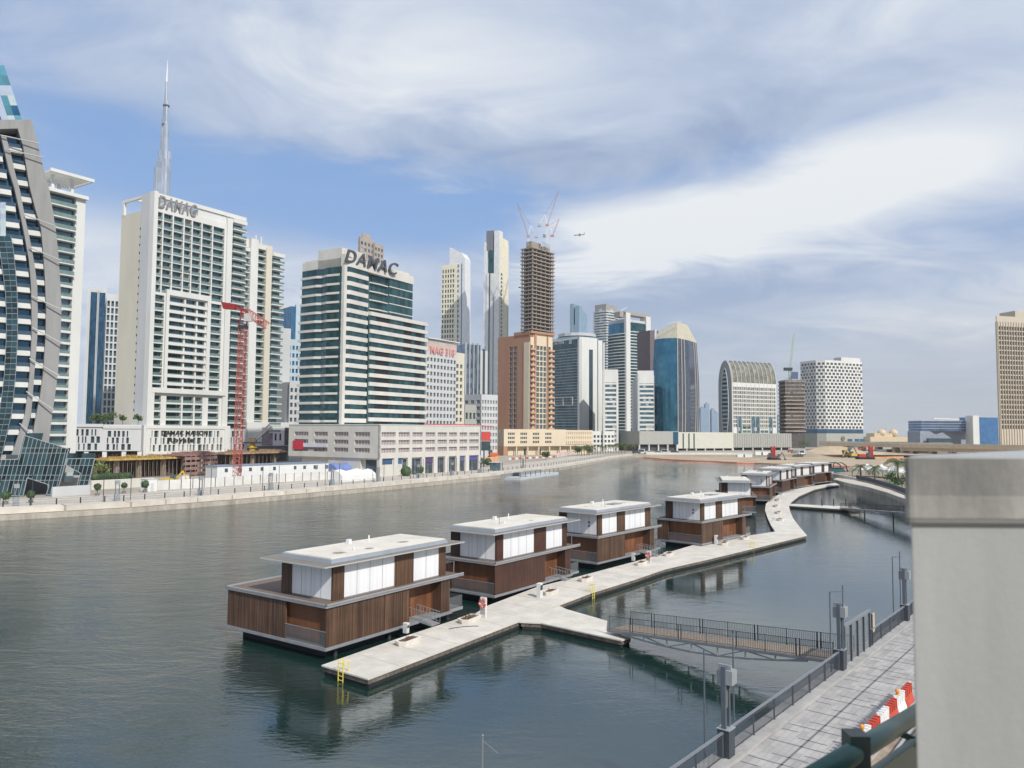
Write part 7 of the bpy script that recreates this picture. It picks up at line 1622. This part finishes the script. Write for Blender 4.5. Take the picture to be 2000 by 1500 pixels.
t.part('door', fbox(MB(), Fc, L_ * .52, L_ * .52 + 1, LZ, LZ + 2.2, 0, .07), palegrey)
for k in range(1, 9): t.part('panel_joint', fbox(MB(), Fc, L_ * k / 9, L_ * k / 9 + .07, LZ, zt, 0, .03), palegrey)
t.done()
# building site: formwork deck on props, reinforced walls
frm = mat('yellow formwork', (.45, .32, .10), .8, var=.4, scale=1.2); prm = mat('rusty prop', (.20, .15, .12), .8)
def site_deck(name, label, pts, zt, m, nx, ny, depth, prop=True):
    a, b = G(pts[0][0], pts[0][1], LZ), G(pts[1][0], pts[1][1], LZ); u = (b - a); L_ = u.length; u.normalize(); F = Fr((a.x, a.y), u, (u.y, -u.x)); t = T(name, F.p(L_ / 2, 0), label, 'building site'); rnd = random.uniform
    t.part('deck', fbox(MB(), F, 0, L_, zt - .5, zt, -depth, 0), m)
    t.many('beam', m, [fbox(MB(), F, k * L_ / 14, k * L_ / 14 + .2, zt, zt + rnd(.2, 1.0), -depth * rnd(.3, .9), rnd(-.5, .4)) for k in range(14)])
    if prop: t.many('prop', prm, [MB().tube(F.p(L_ * (i + .5) / nx + rnd(-.2, .2), LZ, -depth * (j + .3) / ny), F.p(L_ * (i + .5) / nx, zt - .5, -depth * (j + .3) / ny), .09, n=5) for i in range(nx) for j in range(ny)])
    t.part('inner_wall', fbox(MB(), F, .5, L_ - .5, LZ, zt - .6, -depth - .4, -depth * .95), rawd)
    for f in (.15, .45, .8): t.part('concrete_column', fbox(MB(), F, L_ * f, L_ * f + 1.0, LZ, zt - .5, -3, -2), raw)
    rb = MB()
    for k in range(90): x = rnd(0, L_); y = -rnd(0, depth); rb.bar(F.p(x, zt, y), F.p(x + rnd(-.3, .3), zt + rnd(.6, 1.6), y), .04)
    t.part('rebar', rb, mat('rebar rust', (.26, .13, .09), .8)); t.done(); return F, L_
z_ = P(280, 903, 205).z
site_deck('formwork_deck', 'yellow formwork deck on a forest of steel props', [(212, 938), (352, 930)], z_, frm, 17, 3, 9)
pk = mat('rust pink shutter', (.30, .17, .15), .8, var=.3, scale=1.0)
F, L_ = site_deck('reinforced_frame', 'rust pink reinforced frame beside the formwork deck', [(358, 931), (424, 926)], z_ + .8, pk, 9, 3, 8)
t = T('wall_shutter', F.p(L_ / 2, 0, .8), 'rust pink horizontal wall shutters in front of the reinforced frame', 'formwork')
for k in range(4): t.part('shutter_band', fbox(MB(), F, 0, L_ - 1, LZ + .4 + k * 1.6, LZ + 1.3 + k * 1.6, .3, .6), pk)
for k in range(7): t.part('shutter_post', fbox(MB(), F, k * L_ / 7, k * L_ / 7 + .15, LZ, z_ + .6, .6, .8), raw)
t.done()
site_deck('rear_formwork_deck', 'brown formwork and planks behind the long white cabins', [(440, 925), (566, 918)], P(500, 893, 225).z, mat('plank brown', (.36, .25, .16), .85, var=.4, scale=1), 16, 2, 8)
def heap(px, py, r, n, m, label, name='netting_heap', cat='netting', h=1.2):
    g = G(px, py, LZ); b = MB()
    for i in range(n): b.ball((g.x + random.uniform(-r, r), g.y + random.uniform(-.3, .3) * r, LZ + .2), random.uniform(.5, 1.0) * h, 8, 5, jit=.3, sz=.8)
    return single(name, b, m, label, cat)
heap(232, 944, 3.0, 16, mat('orange netting', (.62, .16, .09), .8, var=.3, scale=2), 'heap of orange red site netting under the yellow formwork'); heap(262, 942, 2.4, 12, MATS['orange netting'], 'second heap of red netting, right of the first'); heap(283, 942, 1.7, 9, mat('blue tarp', (.16, .22, .45), .7, var=.2, scale=2), 'blue tarpaulin heap beside the red netting', 'tarpaulin', 'tarpaulin')
heap(410, 944, 3.5, 18, mat('green net', (.05, .24, .17), .8, var=.3, scale=2), 'green netted skip load behind the hoarding', 'green_netting', 'netting', 1.0)
for (x, y, w, hh, l) in ((297, 960, 2.6, 2.9, 'small square white site hut beside the hoarding'), (362, 948, 2.0, 2.6, 'slim white toilet cabin behind the hoarding')):
    g = G(x, y, LZ); t = empty('site_hut', g, l, 'site hut'); uu = bankpt(60, 0)[1]; block(t, g, uu, -w / 2, w / 2, 0, w, .005, hh, 'hut_body', cwm); block(t, g, uu, -w / 2 - .1, w / 2 + .1, -.1, w + .1, hh, hh + .12, 'hut_roof', palegrey); block(t, g, uu, -.4, .4, -.04, 0, .01, 2.0, 'hut_door', palegrey)
# mobile crane on site (yellow), telescopic crane with yellow column
ym = mat('machine yellow', (.62, .42, .04), .5, var=.15, scale=2)
def digger(g, s, m, label, name='excavator', face=1, boom=(1.8, 2.6, 3.2, .6)):
    t = empty(name, g, label, 'excavator'); g = Vector(g)
    def q(x, y, z): return g + Vector((x * s * face, y * s, z * s))
    for y in (-.9, .9): b = MB(); b.box(*sorted((q(-1.6, 0, 0).x, q(1.6, 0, 0).x)), q(0, y - .25, 0).y, q(0, y + .25, 0).y, g.z + .01, g.z + .8 * s); b.build('track', darksteel, t)
    b = MB(); b.box(*sorted((q(-1.9, 0, 0).x, q(.9, 0, 0).x)), q(0, -1.2, 0).y, q(0, 1.2, 0).y, g.z + .85 * s, g.z + 1.9 * s); b.build('body', m, t)
    b = MB(); b.box(*sorted((q(.0, 0, 0).x, q(1.2, 0, 0).x)), q(0, -1.1, 0).y, q(0, -.2, 0).y, g.z + 1.9 * s, g.z + 2.9 * s); b.build('cab', gdark, t)
    MB().bar(q(.9, .3, 1.5), q(boom[0] + 1, .3, boom[1] + 1.2), .4 * s, .4 * s).build('boom', m, t); MB().bar(q(boom[0] + 1, .3, boom[1] + 1.2), q(boom[2] + 1, .3, boom[3]), .3 * s, .3 * s).build('arm', m, t)
    c = q(boom[2] + 1, .3, boom[3] - .3); MB().hexa([c + Vector(v_) * s for v_ in ((-.5, -.5, -.5), (.3, -.5, -.5), (.3, .5, -.5), (-.5, .5, -.5), (-.5, -.5, .4), (.6, -.5, .2), (.6, .5, .2), (-.5, .5, .4))]).build('bucket', darksteel, t)
digger(G(335, 948, LZ), 1.0, ym, 'yellow excavator with a raised boom behind the hoarding')
om = mat('machine orange', (.62, .16, .04), .5, var=.15, scale=2)
digger(G(962, 895, LZ), 1.6, om, 'orange excavator beside the red board, right of the stone podium', face=-1)
g = G(492, 912, LZ); g = Vector((g.x, g.y, LZ)); t = empty('yellow_column_crane', g, 'yellow column with a dark deck and a grey raised boom, right of the red crane', 'crane'); zt = P(487, 866, g.y).z
MB().tube(g, (g.x, g.y, zt), 1.1, n=14).build('column', ym, t); MB().tube((g.x, g.y, P(487, 874, g.y).z), (g.x, g.y, P(487, 873, g.y).z), 2.0, n=14).build('collar', ym, t); MB().box(g.x - 3.2, g.x + 3.0, g.y - 2, g.y + 2, zt, zt + .6).build('deck', darksteel, t)
MB().box(g.x - 2.2, g.x + 1.4, g.y - 1.2, g.y + 1.2, zt + .6, zt + 2.2).build('engine_house', mat('engine brown', (.16, .11, .08), .7), t); lattice(MB(), (g.x + 1, g.y, zt + 1.6), P(529, 830, g.y), 1.2, 10, th=.2).build('boom', mat('boom grey', (.28, .28, .28), .6), t)
# red tower crane
rc = mat('tower crane red', (.27, .02, .02), .5, var=.12, scale=1.0); rcp = mat('faded crane red', (.42, .10, .08), .6, var=.12, scale=1.0)
Yc = 214; b = P(463, 905, Yc); t = empty('red_tower_crane', (b.x, b.y, LZ), 'tall red lattice tower crane standing before the white apartment block', 'tower crane'); e = P(474.5, 640, Yc)
lattice(MB(), (b.x, b.y, LZ), (e.x, e.y, e.z), 1.75, 36, th=.15).build('mast', rcp, t)
j0, j1 = P(447, 594, Yc), P(523, 637, Yc + 3); top = P(477, 606, Yc); 
for s_ in (-1, 1): MB().bar((e.x + s_ * 1.1, e.y, e.z), (top.x + s_ * .8, top.y, top.z), .32).build('head_leg', rc, t)
MB().box(e.x - 1.1, e.x + 1.1, e.y - 1.1, e.y + 1.1, e.z - .2, e.z + .6).build('slewing_ring', darksteel, t)
lattice(MB(), top, j1, 1.8, 9, th=.15).build('jib', rcp, t); m = MB(); m.bar(j0, top, 1.0, .8); m.build('counter_jib', rc, t); m = MB(); c = j0.lerp(top, .15); m.hexa([c + Vector(v_) for v_ in ((-2.0, -.8, -1.1), (1.2, -.8, -1.3), (1.2, .8, -1.3), (-2.0, .8, -1.1), (-2.6, -.8, .8), (1.6, -.8, .1), (1.6, .8, .1), (-2.6, .8, .8))]); m.build('counterweight', rc, t); q = P(487, 611, Yc); MB().box(q.x - .9, q.x + 1.1, q.y - 1.6, q.y - .4, q.z - 2.6, q.z - .4).build('cab', mat('cab pale', (.5, .45, .42), .5), t)
# tarpaulins by the podium
for (x, y, w, hh, c, l) in ((690, 938, 15, 3.2, cwm, 'low white tarpaulin shelter in front of the podium'), (672, 928, 12, 4.0, MATS['blue tarp'], 'blue tarpaulin behind the white shelter')):
    g = G(x, y, LZ); uu = bankpt(150, 0)[1]; v = Vector((-uu.y, uu.x, 0)); m = MB(); pr = [(-2.4, 0), (-2.4, hh * .55), (-.8, hh * .9), (.8, hh), (2.4, hh * .6), (2.4, 0)]; vs = []
    for k in range(7): vs += [g + uu * (w * (k / 6 - .5)) + v * a + Vector((0, 0, z * (1 + .12 * math.sin(k * 2.1)))) for a, z in pr]
    n = len(pr); m.add(vs, [tuple(range(n)), tuple(range(6 * n, 7 * n))[::-1]] + [(k * n + i, (k + 1) * n + i, (k + 1) * n + i + 1, k * n + i + 1) for k in range(6) for i in range(n - 1)]); single('tarpaulin_shelter', m, c, l, 'tarpaulin')
# board, booth and site past the podium
g = G(949, 886, LZ); F = Fr((P(940, 860, 330).x, 330), (.9, .44), (.44, -.9)); t = T('red_board', F.p(2, 0), 'bright red square board above a dark hoarding, right of the stone podium', 'billboard'); t.part('board', fbox(MB(), F, 0, F.ab(957, 850)[0], F.ab(948, 861)[1], F.ab(948, 843)[1], 0, .5), mat('board red', (.50, .06, .05), .6, var=.03)); t.part('lower_board', fbox(MB(), F, 0, F.ab(957, 850)[0], F.ab(948, 880)[1], F.ab(948, 862)[1], 0, .3), gblack); t.part('board_post', fbox(MB(), F, 1, 1.5, LZ, F.ab(948, 880)[1], 0, .3), darksteel); t.done()
m = MB(); a_, b_ = P(832, 829, 300), P(960, 829, 372); m.bar(P(830, 829, 310), P(905, 829.5, 345), .7, .5); m.bar(P(905, 829.5, 345), P(962, 833, 375), .7, .5); single('red_roof_edge', m, mat('red edge', (.6, .12, .12), .6), 'thin red roof edging seen above the stone podium', 'roof edging')
g = G(973, 919, LZ); t = empty('glass_booth', g, 'small grey glass booth on the far promenade before the pontoon', 'kiosk'); uu = bankpt(s_at(973), 0)[1]; block(t, g, uu, -2.2, 2.2, 0, 2.5, .01, 3.0, 'booth_glass', gdark); block(t, g, uu, -2.5, 4.2, -.2, 2.7, 3.0, 3.2, 'booth_roof', palegrey); block(t, g, uu, 3.9, 4.1, 0, .2, 0, 3.0, 'booth_post', darksteel)
wall_line('orange_banner_fence', 'orange patterned site fence past the stone podium', [(940, 907), (974, 903)], 3.0, .15, mat('orange banner', (.72, .36, .20), .8, var=.45, scale=.6), 'site fence')
wall_line('white_site_fence', 'white and pink site fence in front of the sandy podium', [(1088, 893), (1112, 889), (1130, 886)], 2.4, .15, mat('pink white banner', (.62, .5, .46), .8, var=.3, scale=.6), 'site fence')
# plastic barrier dots in front of sandy podium
ORD = 'first second third fourth fifth sixth seventh eighth ninth tenth eleventh twelfth thirteenth fourteenth fifteenth sixteenth seventeenth eighteenth nineteenth twentieth twenty-first twenty-second'.split()
for i in range(14): g = G(996 + i * 6.6, 898 - i * .35, LZ); single('site_barrier', MB().prism([(g.x - .6, g.y - .3), (g.x + .6, g.y - .3), (g.x + .6, g.y + .3), (g.x - .6, g.y + .3)], LZ, LZ + 1.0), MATS['barrier red'] if i % 2 else MATS['barrier white'], '%s plastic site barrier in the far row before the sandy podium, %s from the left' % ('red' if i % 2 else 'white', ORD[i]), 'road barrier', 'far row of %s plastic barriers' % ('red' if i % 2 else 'white'))
# floating pontoon at the far quay
p0, p1 = G(1008, 934, .9), G(1091, 922, .9); u = (p1 - p0); L_ = u.length; u.normalize(); t = empty('floating_pontoon', p0, 'grey landing pontoon with railings against the far quay', 'pontoon'); block(t, Vector((p0.x, p0.y, 0)), u, 4, L_, 0, 6, -.3, .9, 'pontoon_deck', palegrey)
for k in range(9): block(t, Vector((p0.x, p0.y, 0)), u, 4 + k * (L_ - 4.3) / 8, 4.15 + k * (L_ - 4.3) / 8, 0.05, .2, .9, 2.6, 'pontoon_post', darksteel)
for z in (1.6, 2.5): block(t, Vector((p0.x, p0.y, 0)), u, 4, L_, .08, .16, z, z + .08, 'pontoon_rail', raillt)
block(t, Vector((p0.x, p0.y, 0)), u, 0, L_ * .9, 5.6, 5.7, .9, 2.1, 'pontoon_screen', greym)
t = empty('work_boat', G(1006, 935, 0), 'small black work boat at the left end of the pontoon', 'boat'); g = G(1010, 935, 0); m = MB(); m.prism([(g.x - 2.5, g.y - 1), (g.x + 3, g.y - .3), (g.x + 3.4, g.y + 1), (g.x - 2.5, g.y + 1.2)], -.2, 1.0, poly2=[(g.x - 3, g.y - 1.3), (g.x + 3.2, g.y - .4), (g.x + 3.8, g.y + 1), (g.x - 3, g.y + 1.4)]); m.build('hull', black, t); MB().box(g.x - 1.2, g.x + .8, g.y - .5, g.y + .7, 1.0, 2.2).build('wheelhouse', darksteel, t)
# palms
fr_m = mat('palm frond', (.085, .12, .04), .7, var=.35, scale=.5, island=.3); fr_d = mat('olive frond', (.14, .14, .05), .7, var=.3, scale=.5, island=.3)
def palm(g, h, r, label, group, n=22, m=None, tr=.22):
    g = Vector(g); t = empty('palm_tree', g, label, 'palm tree', group); top = g + Vector((0, 0, h)); MB().tube(g, top, tr, tr * .75, 7).build('trunk', bark, t); b = MB()
    for k in range(n):
        a = 2 * math.pi * k / n + random.uniform(-.2, .2); el0 = random.uniform(-.2, 1.2); prev = top; dr = Vector((math.cos(a), math.sin(a), 0)); pts = []
        for s in range(6): f = s / 5; pts.append(top + dr * (r * f * math.cos(el0 * .6)) + Vector((0, 0, r * (math.sin(el0) * f - .75 * f * f))))
        sd = Vector((-dr.y, dr.x, 0))
        for p, q in zip(pts, pts[1:]):
            for sgn in (-1, 1):
                for w in range(2):
                    c = p.lerp(q, w * .5); w_ = r * .20; b.add([c, c + (q - p) * .28, c + sd * sgn * w_ + (q - p) * .55 - Vector((0, 0, w_ * .6))], [(0, 1, 2)])
            b.bar(p, q, .035)
    b.build('crown', m or fr_m, t); return t
random.seed(11)
for i in range(22):
    px = 1136 + i * 5.2; py = 890.5 - i * .45; g = G(px, py, LZ); palm(g, random.uniform(4, 6.5), random.uniform(2.2, 3), 'young palm in the row along the far bend of the promenade, %s from the left' % ORD[i], 'row of young palms on the far promenade', 12, fr_d if i % 3 else fr_m)
for (x, y, hh, rr, l) in ((1128, 890, 6, 3.0, 'bushy tree left of the row of young palms'), (1149, 889, 7, 3.6, 'darker leafy tree among the young palms'), (1066, 899, 4.5, 2.2, 'small tree behind the pontoon railing'), (1212, 884, 8, 4, 'leafy tree in front of the dark atrium'), (1570, 876, 9, 6, 'broad green tree left of the chequered building'), (1696, 872, 8, 5, 'dark tree right of the chequered building')): tree(G(x, y, LZ), hh, rr, l, n=260, ls=.5)
# palms and terrace on the near right bank
Yp = 190
for (x, yb, yt, r, l, m_) in ((1681, 936, 911, 2.6, 'left palm on the right bank terrace, yellowish', fr_d), (1709, 937, 913, 2.8, 'middle palm on the right bank terrace', fr_m), (1754, 941, 903, 4.2, 'large dark date palm beside the grey parapet', fr_m)):
    g = G(x, yb, PZ); hp = P(x, yt, g.y).z - PZ; palm(g, hp, r, l, 'palms on the right bank terrace', 26, m_, .25)
for (x, y, hh, rr, l) in ((1738, 944, 3.2, 1.6, 'dark shrub left of the large date palm'), (1762, 955, 4, 2.2, 'dark shrub touching the grey parapet'), (1750, 949, 2.6, 1.4, 'small shrub on the terrace lawn')): tree(G(x, y, PZ), hh, rr, l, n=200, ls=.25, m=leafd)
# terrace lawn, parasols and hut
l0 = MB(); q = [G(x, y, PZ + .01) for x, y in ((1722, 940), (1752, 941), (1766, 949), (1726, 945))]; l0.add(q, [(0, 1, 2, 3)]); structure('lawn', l0, mat('lawn green', (.08, .2, .06), .9))
pth = MB(); q = [G(x, y, PZ + .012) for x, y in ((1634, 933), (1665, 937), (1700, 945), (1740, 957), (1775, 971), (1775, 977), (1733, 962), (1695, 951), (1655, 943), (1628, 936))]; pth.add(q, [tuple(range(len(q)))]); structure('bank_path', pth, pavem)
wall_line('bank_wall', 'dark low wall along the path on the right bank', [(1672, 935), (1700, 941), (1740, 953), (1775, 966)], 1.1, .3, mat('dark screen wall', (.10, .10, .12), .8), 'wall', z=PZ)
def parasol(x, y, w, label, hh=4.2):
    g = G(x, y, PZ); t = empty('pavilion_tent', g, label, 'tent', 'white peaked tents on the right bank'); m = MB(); z = PZ + hh * .62
    base = [(g.x - w, g.y - w), (g.x + w, g.y - w), (g.x + w, g.y + w), (g.x - w, g.y + w)]; vs = [(a, b, z) for a, b in base] + [(a, b, z - .4) for a, b in base] + [(g.x, g.y, PZ + hh)] + [(g.x + (a - g.x) * .35, g.y + (b - g.y) * .35, z + (hh * .38) * .42) for a, b in base]
    m.add(vs, [(i, (i + 1) % 4, 9 + (i + 1) % 4, 9 + i) for i in range(4)] + [(9 + i, 9 + (i + 1) % 4, 8) for i in range(4)] + [(4 + i, 4 + (i + 1) % 4, (i + 1) % 4, i) for i in range(4)]); m.build('canvas', cwm, t)
    for a, b in base: MB().tube((a * .98 + g.x * .02, b * .98 + g.y * .02, PZ), (a * .98 + g.x * .02, b * .98 + g.y * .02, z), .07, n=6).build('tent_pole', raillt, t)
for i, (x, y, w, l) in enumerate(((1694, 931, 3.4, 'leftmost white peaked tent on the right bank'), (1722, 932, 3.0, 'middle white peaked tent, between the two small palms'), (1745, 934, 3.2, 'white peaked tent left of the large date palm'), (1766, 936, 3.4, 'rightmost white peaked tent beside the grey parapet'))): parasol(x, y, w, l)
# dark yacht at the tip
g = G(1622, 934, 0); u = Vector((.86, .5, 0)); v = Vector((-.5, .86, 0)); t = empty('moored_yacht', g, 'dark motor yacht with a curved roll bar moored at the tip of the right bank', 'yacht'); g = g + v * 1.5
def Q(x, y): w = g + u * x + v * y; return (w.x, w.y)
nav = mat('navy hull', (.02, .05, .06), .3, var=.1)
MB().prism([Q(-1.5, 0), Q(0, -1.6), Q(12, -2), Q(13, 0), Q(12, 2), Q(0, 1.6)], 0, 1.9, poly2=[Q(-3, 0), Q(-.5, -2), Q(12.4, -2.2), Q(13.4, 0), Q(12.4, 2.2), Q(-.5, 2)]).build('hull', nav, t)
MB().prism([Q(1, -1.4), Q(9, -1.5), Q(9, 1.5), Q(1, 1.4)], 1.9, 3.6, poly2=[Q(-1.2, -1.2), Q(8, -1.3), Q(8, 1.3), Q(-1.2, 1.2)]).build('cabin', mat('yacht teal glass', (.03, .09, .10), .2), t)
MB().prism([Q(-2, -1.5), Q(9, -1.6), Q(9, 1.6), Q(-2, 1.5)], 3.6, 3.85).build('cabin_roof', nav, t)
for y in (-1.3, 1.3): m = MB(); pts = [(2, 3.85), (2.3, 5.6), (7, 5.7), (9.6, 4.6), (10.5, 2)]; [m.bar((*Q(a[0], y), a[1]), (*Q(b[0], y), b[1]), .28) for a, b in zip(pts, pts[1:])]; m.build('roll_bar', nav, t)
MB().box(Q(2, 0)[0] - .4, Q(2, 0)[0] + .4, Q(2, 0)[1] - .4, Q(2, 0)[1] + .4, 3.85, 5.8).build('radar_post', black, t)
# cars and vans
def car(g, col, label, van=False, group='vehicles parked on the far site', rz=0.0, s=1.0):
    g = Vector(g); t = empty('parked_van' if van else 'parked_car', g, label, 'van' if van else 'car', group); c, s_ = math.cos(rz), math.sin(rz)
    def q(x, y, z): return (g.x + (x * c - y * s_) * s, g.y + (x * s_ + y * c) * s, g.z + z * s)
    pm_ = mat('car paint %s' % col[1], col[0], .3, coat=.4); H = 2.3 if van else 1.45; m = MB(); m.hexa([q(-2.2, -.9, .35), q(2.2, -.9, .35), q(2.2, .9, .35), q(-2.2, .9, .35), q(-2.2, -.9, .9), q(2.1, -.88, .85), q(2.1, .88, .85), q(-2.2, .9, .9)])
    m.hexa([q(-2.1, -.85, .9), q(1.3, -.85, .9), q(1.3, .85, .9), q(-2.1, .85, .9), q(-1.8, -.75, H), q(.8 if not van else 1.2, -.75, H), q(.8 if not van else 1.2, .75, H), q(-1.8, .75, H)]); m.build('body', pm_, t)
    MB().hexa([q(-1.9, -.88, 1.0), q(1.1, -.88, 1.0), q(1.1, -.84, 1.0), q(-1.9, -.84, 1.0), q(-1.7, -.80, H - .12), q(.8, -.80, H - .12), q(.8, -.76, H - .12), q(-1.7, -.76, H - .12)]).build('side_window', gblack, t)
    for x in (-1.4, 1.4):
        for y in (-.9, .9): MB().tube(q(x, y - .1, .34), q(x, y + .1, .34), .34 * s, n=10).build('wheel', black, t)
cols = [((.7, .7, .7), 'white'), ((.5, .08, .06), 'red'), ((.25, .26, .28), 'grey'), ((.06, .07, .09), 'black')]
for i, (x, y, c, v_, l) in enumerate(((1553, 885, 2, 0, 'grey car parked left of the white van near the sand heap'), (1566, 888, 0, 1, 'white van nearest the sand heap'), (1571, 883, 0, 0, 'white car behind the white van'), (1580, 882, 2, 0, 'grey car right of the white vans'), (1588, 881, 1, 0, 'small red car parked beside the sand heap'), (1596, 880, 0, 0, 'white car parked at the foot of the chequered building'), (1545, 883, 1, 0, 'red car parked below the perforated podium'), (1243, 886, 3, 0, 'black car parked by the long grey podium'), (1254, 886, 0, 1, 'white van parked by the long grey podium'), (1270, 886, 0, 0, 'white car left of the pale hut on the far bank'), (1285, 886, 2, 0, 'grey car on the far bank below the barrel tower'), (1300, 886, 0, 1, 'white lorry like van on the far bank below the barrel tower'), (1318, 885, 3, 0, 'black car at the foot of the pale blank podium'))): car(G(x, y, LZ), cols[c], l, bool(v_), rz=random.uniform(-.4, .4), s=1.35)
# sand heap, rigs, excavators on the far ground
def mound(px, py, rx, ry, h, label):
    g = G(px, 886.3, LZ); ry = min(ry, 10); m = MB(); n, k = 26, 10; vs = []; fs = []
    for j in range(k + 1):
        f = j / k
        for i in range(n): a = 2 * math.pi * i / n; r = 1 - f; rr = r * (1 + .12 * math.sin(3 * a + 1) + random.uniform(-.04, .04)); vs.append((g.x + rx * rr * math.cos(a), g.y + ry * rr * math.sin(a), LZ + h * (1 - r * r) ** 1.2 * (1 + random.uniform(-.05, .05))))
    fs = [(j * n + i, j * n + (i + 1) % n, (j + 1) * n + (i + 1) % n, (j + 1) * n + i) for j in range(k) for i in range(n)]; m.add(vs, fs); single('sand_heap', m, sandm, label, 'sand heap')
mound(1628, 889, 26, 16, 5.5, 'broad sand heap in front of the chequered building'); mound(1600, 890, 14, 9, 2.6, 'low sand heap left of the broad one'); mound(1690, 889, 30, 8, 1.8, 'long low sand ridge behind the red drilling rig')
rr_ = mat('rig red', (.42, .04, .03), .5)
def rig(px, py, ytop, label, long=True):
    g = G(px, py, .31); t = empty('drilling_rig', g, label, 'drilling rig', 'red drilling rigs on the far sand'); zt = P(px, ytop, g.y).z
    lattice(MB(), g + Vector((0, 0, 1)), (g.x, g.y, zt), 1.8, 10, th=.4).build('mast', rr_, t); MB().box(g.x - .5, g.x + .5, g.y - .5, g.y + .5, LZ - 1, zt - 1).build('mast_core', rr_, t)
    for y in (-2, 2): MB().box(g.x - (9 if long else 3), g.x + 1.5, g.y + y - .6, g.y + y + .6, .31, 1.5).build('track', black, t)
    MB().box(g.x - (8 if long else 3.0), g.x - 1.4, g.y - 1.6, g.y + 1.6, 1.6, 3.6).build('body', rr_, t); MB().box(g.x - 3.2, g.x - 1.2, g.y - 2.2, g.y - .6, 2, 4.6).build('cab', gdark, t)
    if long: MB().bar((g.x - 8, g.y, LZ + 4.5), (g.x, g.y, LZ + 7), .5).build('strut', rr_, t)
rig(1701, 897, 872, 'red drilling rig with a long body, right of the sand heap'); rig(1510, 898, 872, 'tall slim red drilling rig left of the sand heap', False)
digger(G(1665, 894, .31), 1.5, ym, 'far yellow excavator beside the red drilling rig', face=-1); digger(G(1518, 898, .31), 1.2, mat('machine dark', (.08, .08, .07), .6), 'dark excavator behind the slim red rig'); digger(G(1655, 888, LZ), 1.6, MATS['machine dark'], 'dark excavator at the right foot of the sand heap')
wall_line('site_container_row', 'long row of dark site containers under the viaduct', [(1690, 885.5), (1760, 884.5), (1830, 884)], 2.8, 3, mat('container slate', (.12, .13, .15), .7, var=.3, scale=.2), 'container', panels=12, pm=darksteel)
wall_line('orange_site_netting', 'line of orange netting right of the red drilling rig', [(1708, 896), (1765, 895)], 1.3, .3, mat('orange net far', (.55, .28, .14), .8, var=.4, scale=.5), 'netting', z=.31)
# floating boom
bm = MB(); pts = [G(x, y, .1) for x, y in ((1250, 893.3), (1290, 896.5), (1340, 899), (1400, 901.5), (1440, 904), (1480, 904.5), (1530, 907), (1600, 909.5), (1660, 911))]
for a, b in zip(pts, pts[1:]): bm.tube(a, b, .38, n=6)
single('floating_boom', bm, mat('boom orange', (.72, .22, .10), .6, var=.2, scale=.3), 'thin red orange floating boom along the sand at the end of the canal', 'floating boom')
ab = MB(); 
wall_line('far_quay_wall', 'low pale quay wall running along the far end of the canal', [(1262, 888), (1330, 888), (1400, 888), (1470, 888)], 1.4, 1.0, stone)
for (x, y, l) in ((1455, 893, 'small white site hut on the sand bank'), (1490, 889, 'pale low hut beside the slim red rig')):
    g = G(x, y, .3 if y > 892 else LZ); t = empty('site_hut', g, l, 'site hut'); block(t, g, Vector((1, 0, 0)), -5, 5, 0, 3, .0, 2.6, 'hut_body', cwm); block(t, g, Vector((1, 0, 0)), -5.2, 5.2, -.2, 3.2, 2.6, 2.8, 'hut_roof', palegrey); block(t, g, Vector((1, 0, 0)), -1, 0, -.05, 0, .0, 2.0, 'hut_door', gdark)
# aeroplane
g = P(1132, 459, 2600); t = empty('aeroplane', g, 'tiny aeroplane in flight right of the unfinished tower', 'aeroplane'); am = mat('plane grey', (.25, .27, .3), .5)
MB().tube(g + Vector((-19, 0, -1)), g + Vector((17, 0, 2)), 2.2, 1.6, 8).build('fuselage', am, t); MB().hexa([g + Vector(v_) for v_ in ((-2, -18, 0), (2, -18, 0), (5, 18, 0), (1, 18, 0), (-4, -18, .5), (2, -18, .5), (5, 18, .5), (-1, 18, .5))]).build('wing', am, t); MB().hexa([g + Vector(v_) for v_ in ((13, -.3, 2), (17, -.3, 2), (17, .3, 2), (13, .3, 2), (16.5, -.3, 9), (19, -.3, 9), (19, .3, 9), (16.5, .3, 9))]).build('tail_fin', am, t)

# ================================================================= haze
hz_m = bpy.data.materials.new('thin haze'); hz_m.use_nodes = True; nt = hz_m.node_tree; nt.nodes.clear()
out = nt.nodes.new('ShaderNodeOutputMaterial'); pv = nt.nodes.new('ShaderNodeVolumePrincipled'); pv.inputs['Color'].default_value = (.80, .88, 1.0, 1); pv.inputs['Density'].default_value = 0.00007; pv.inputs['Anisotropy'].default_value = 0.0
nt.links.new(pv.outputs[0], out.inputs['Volume'])
hb = MB().box(-4500, 4500, -500, 4700, -2.0, 900); o = hb.build('haze', hz_m); o['kind'] = 'stuff'; o['label'] = 'thin pale haze that softens the distant towers'
sc.cycles.volume_max_steps = 32; sc.cycles.max_bounces = 8; sc.cycles.volume_bounces = 0
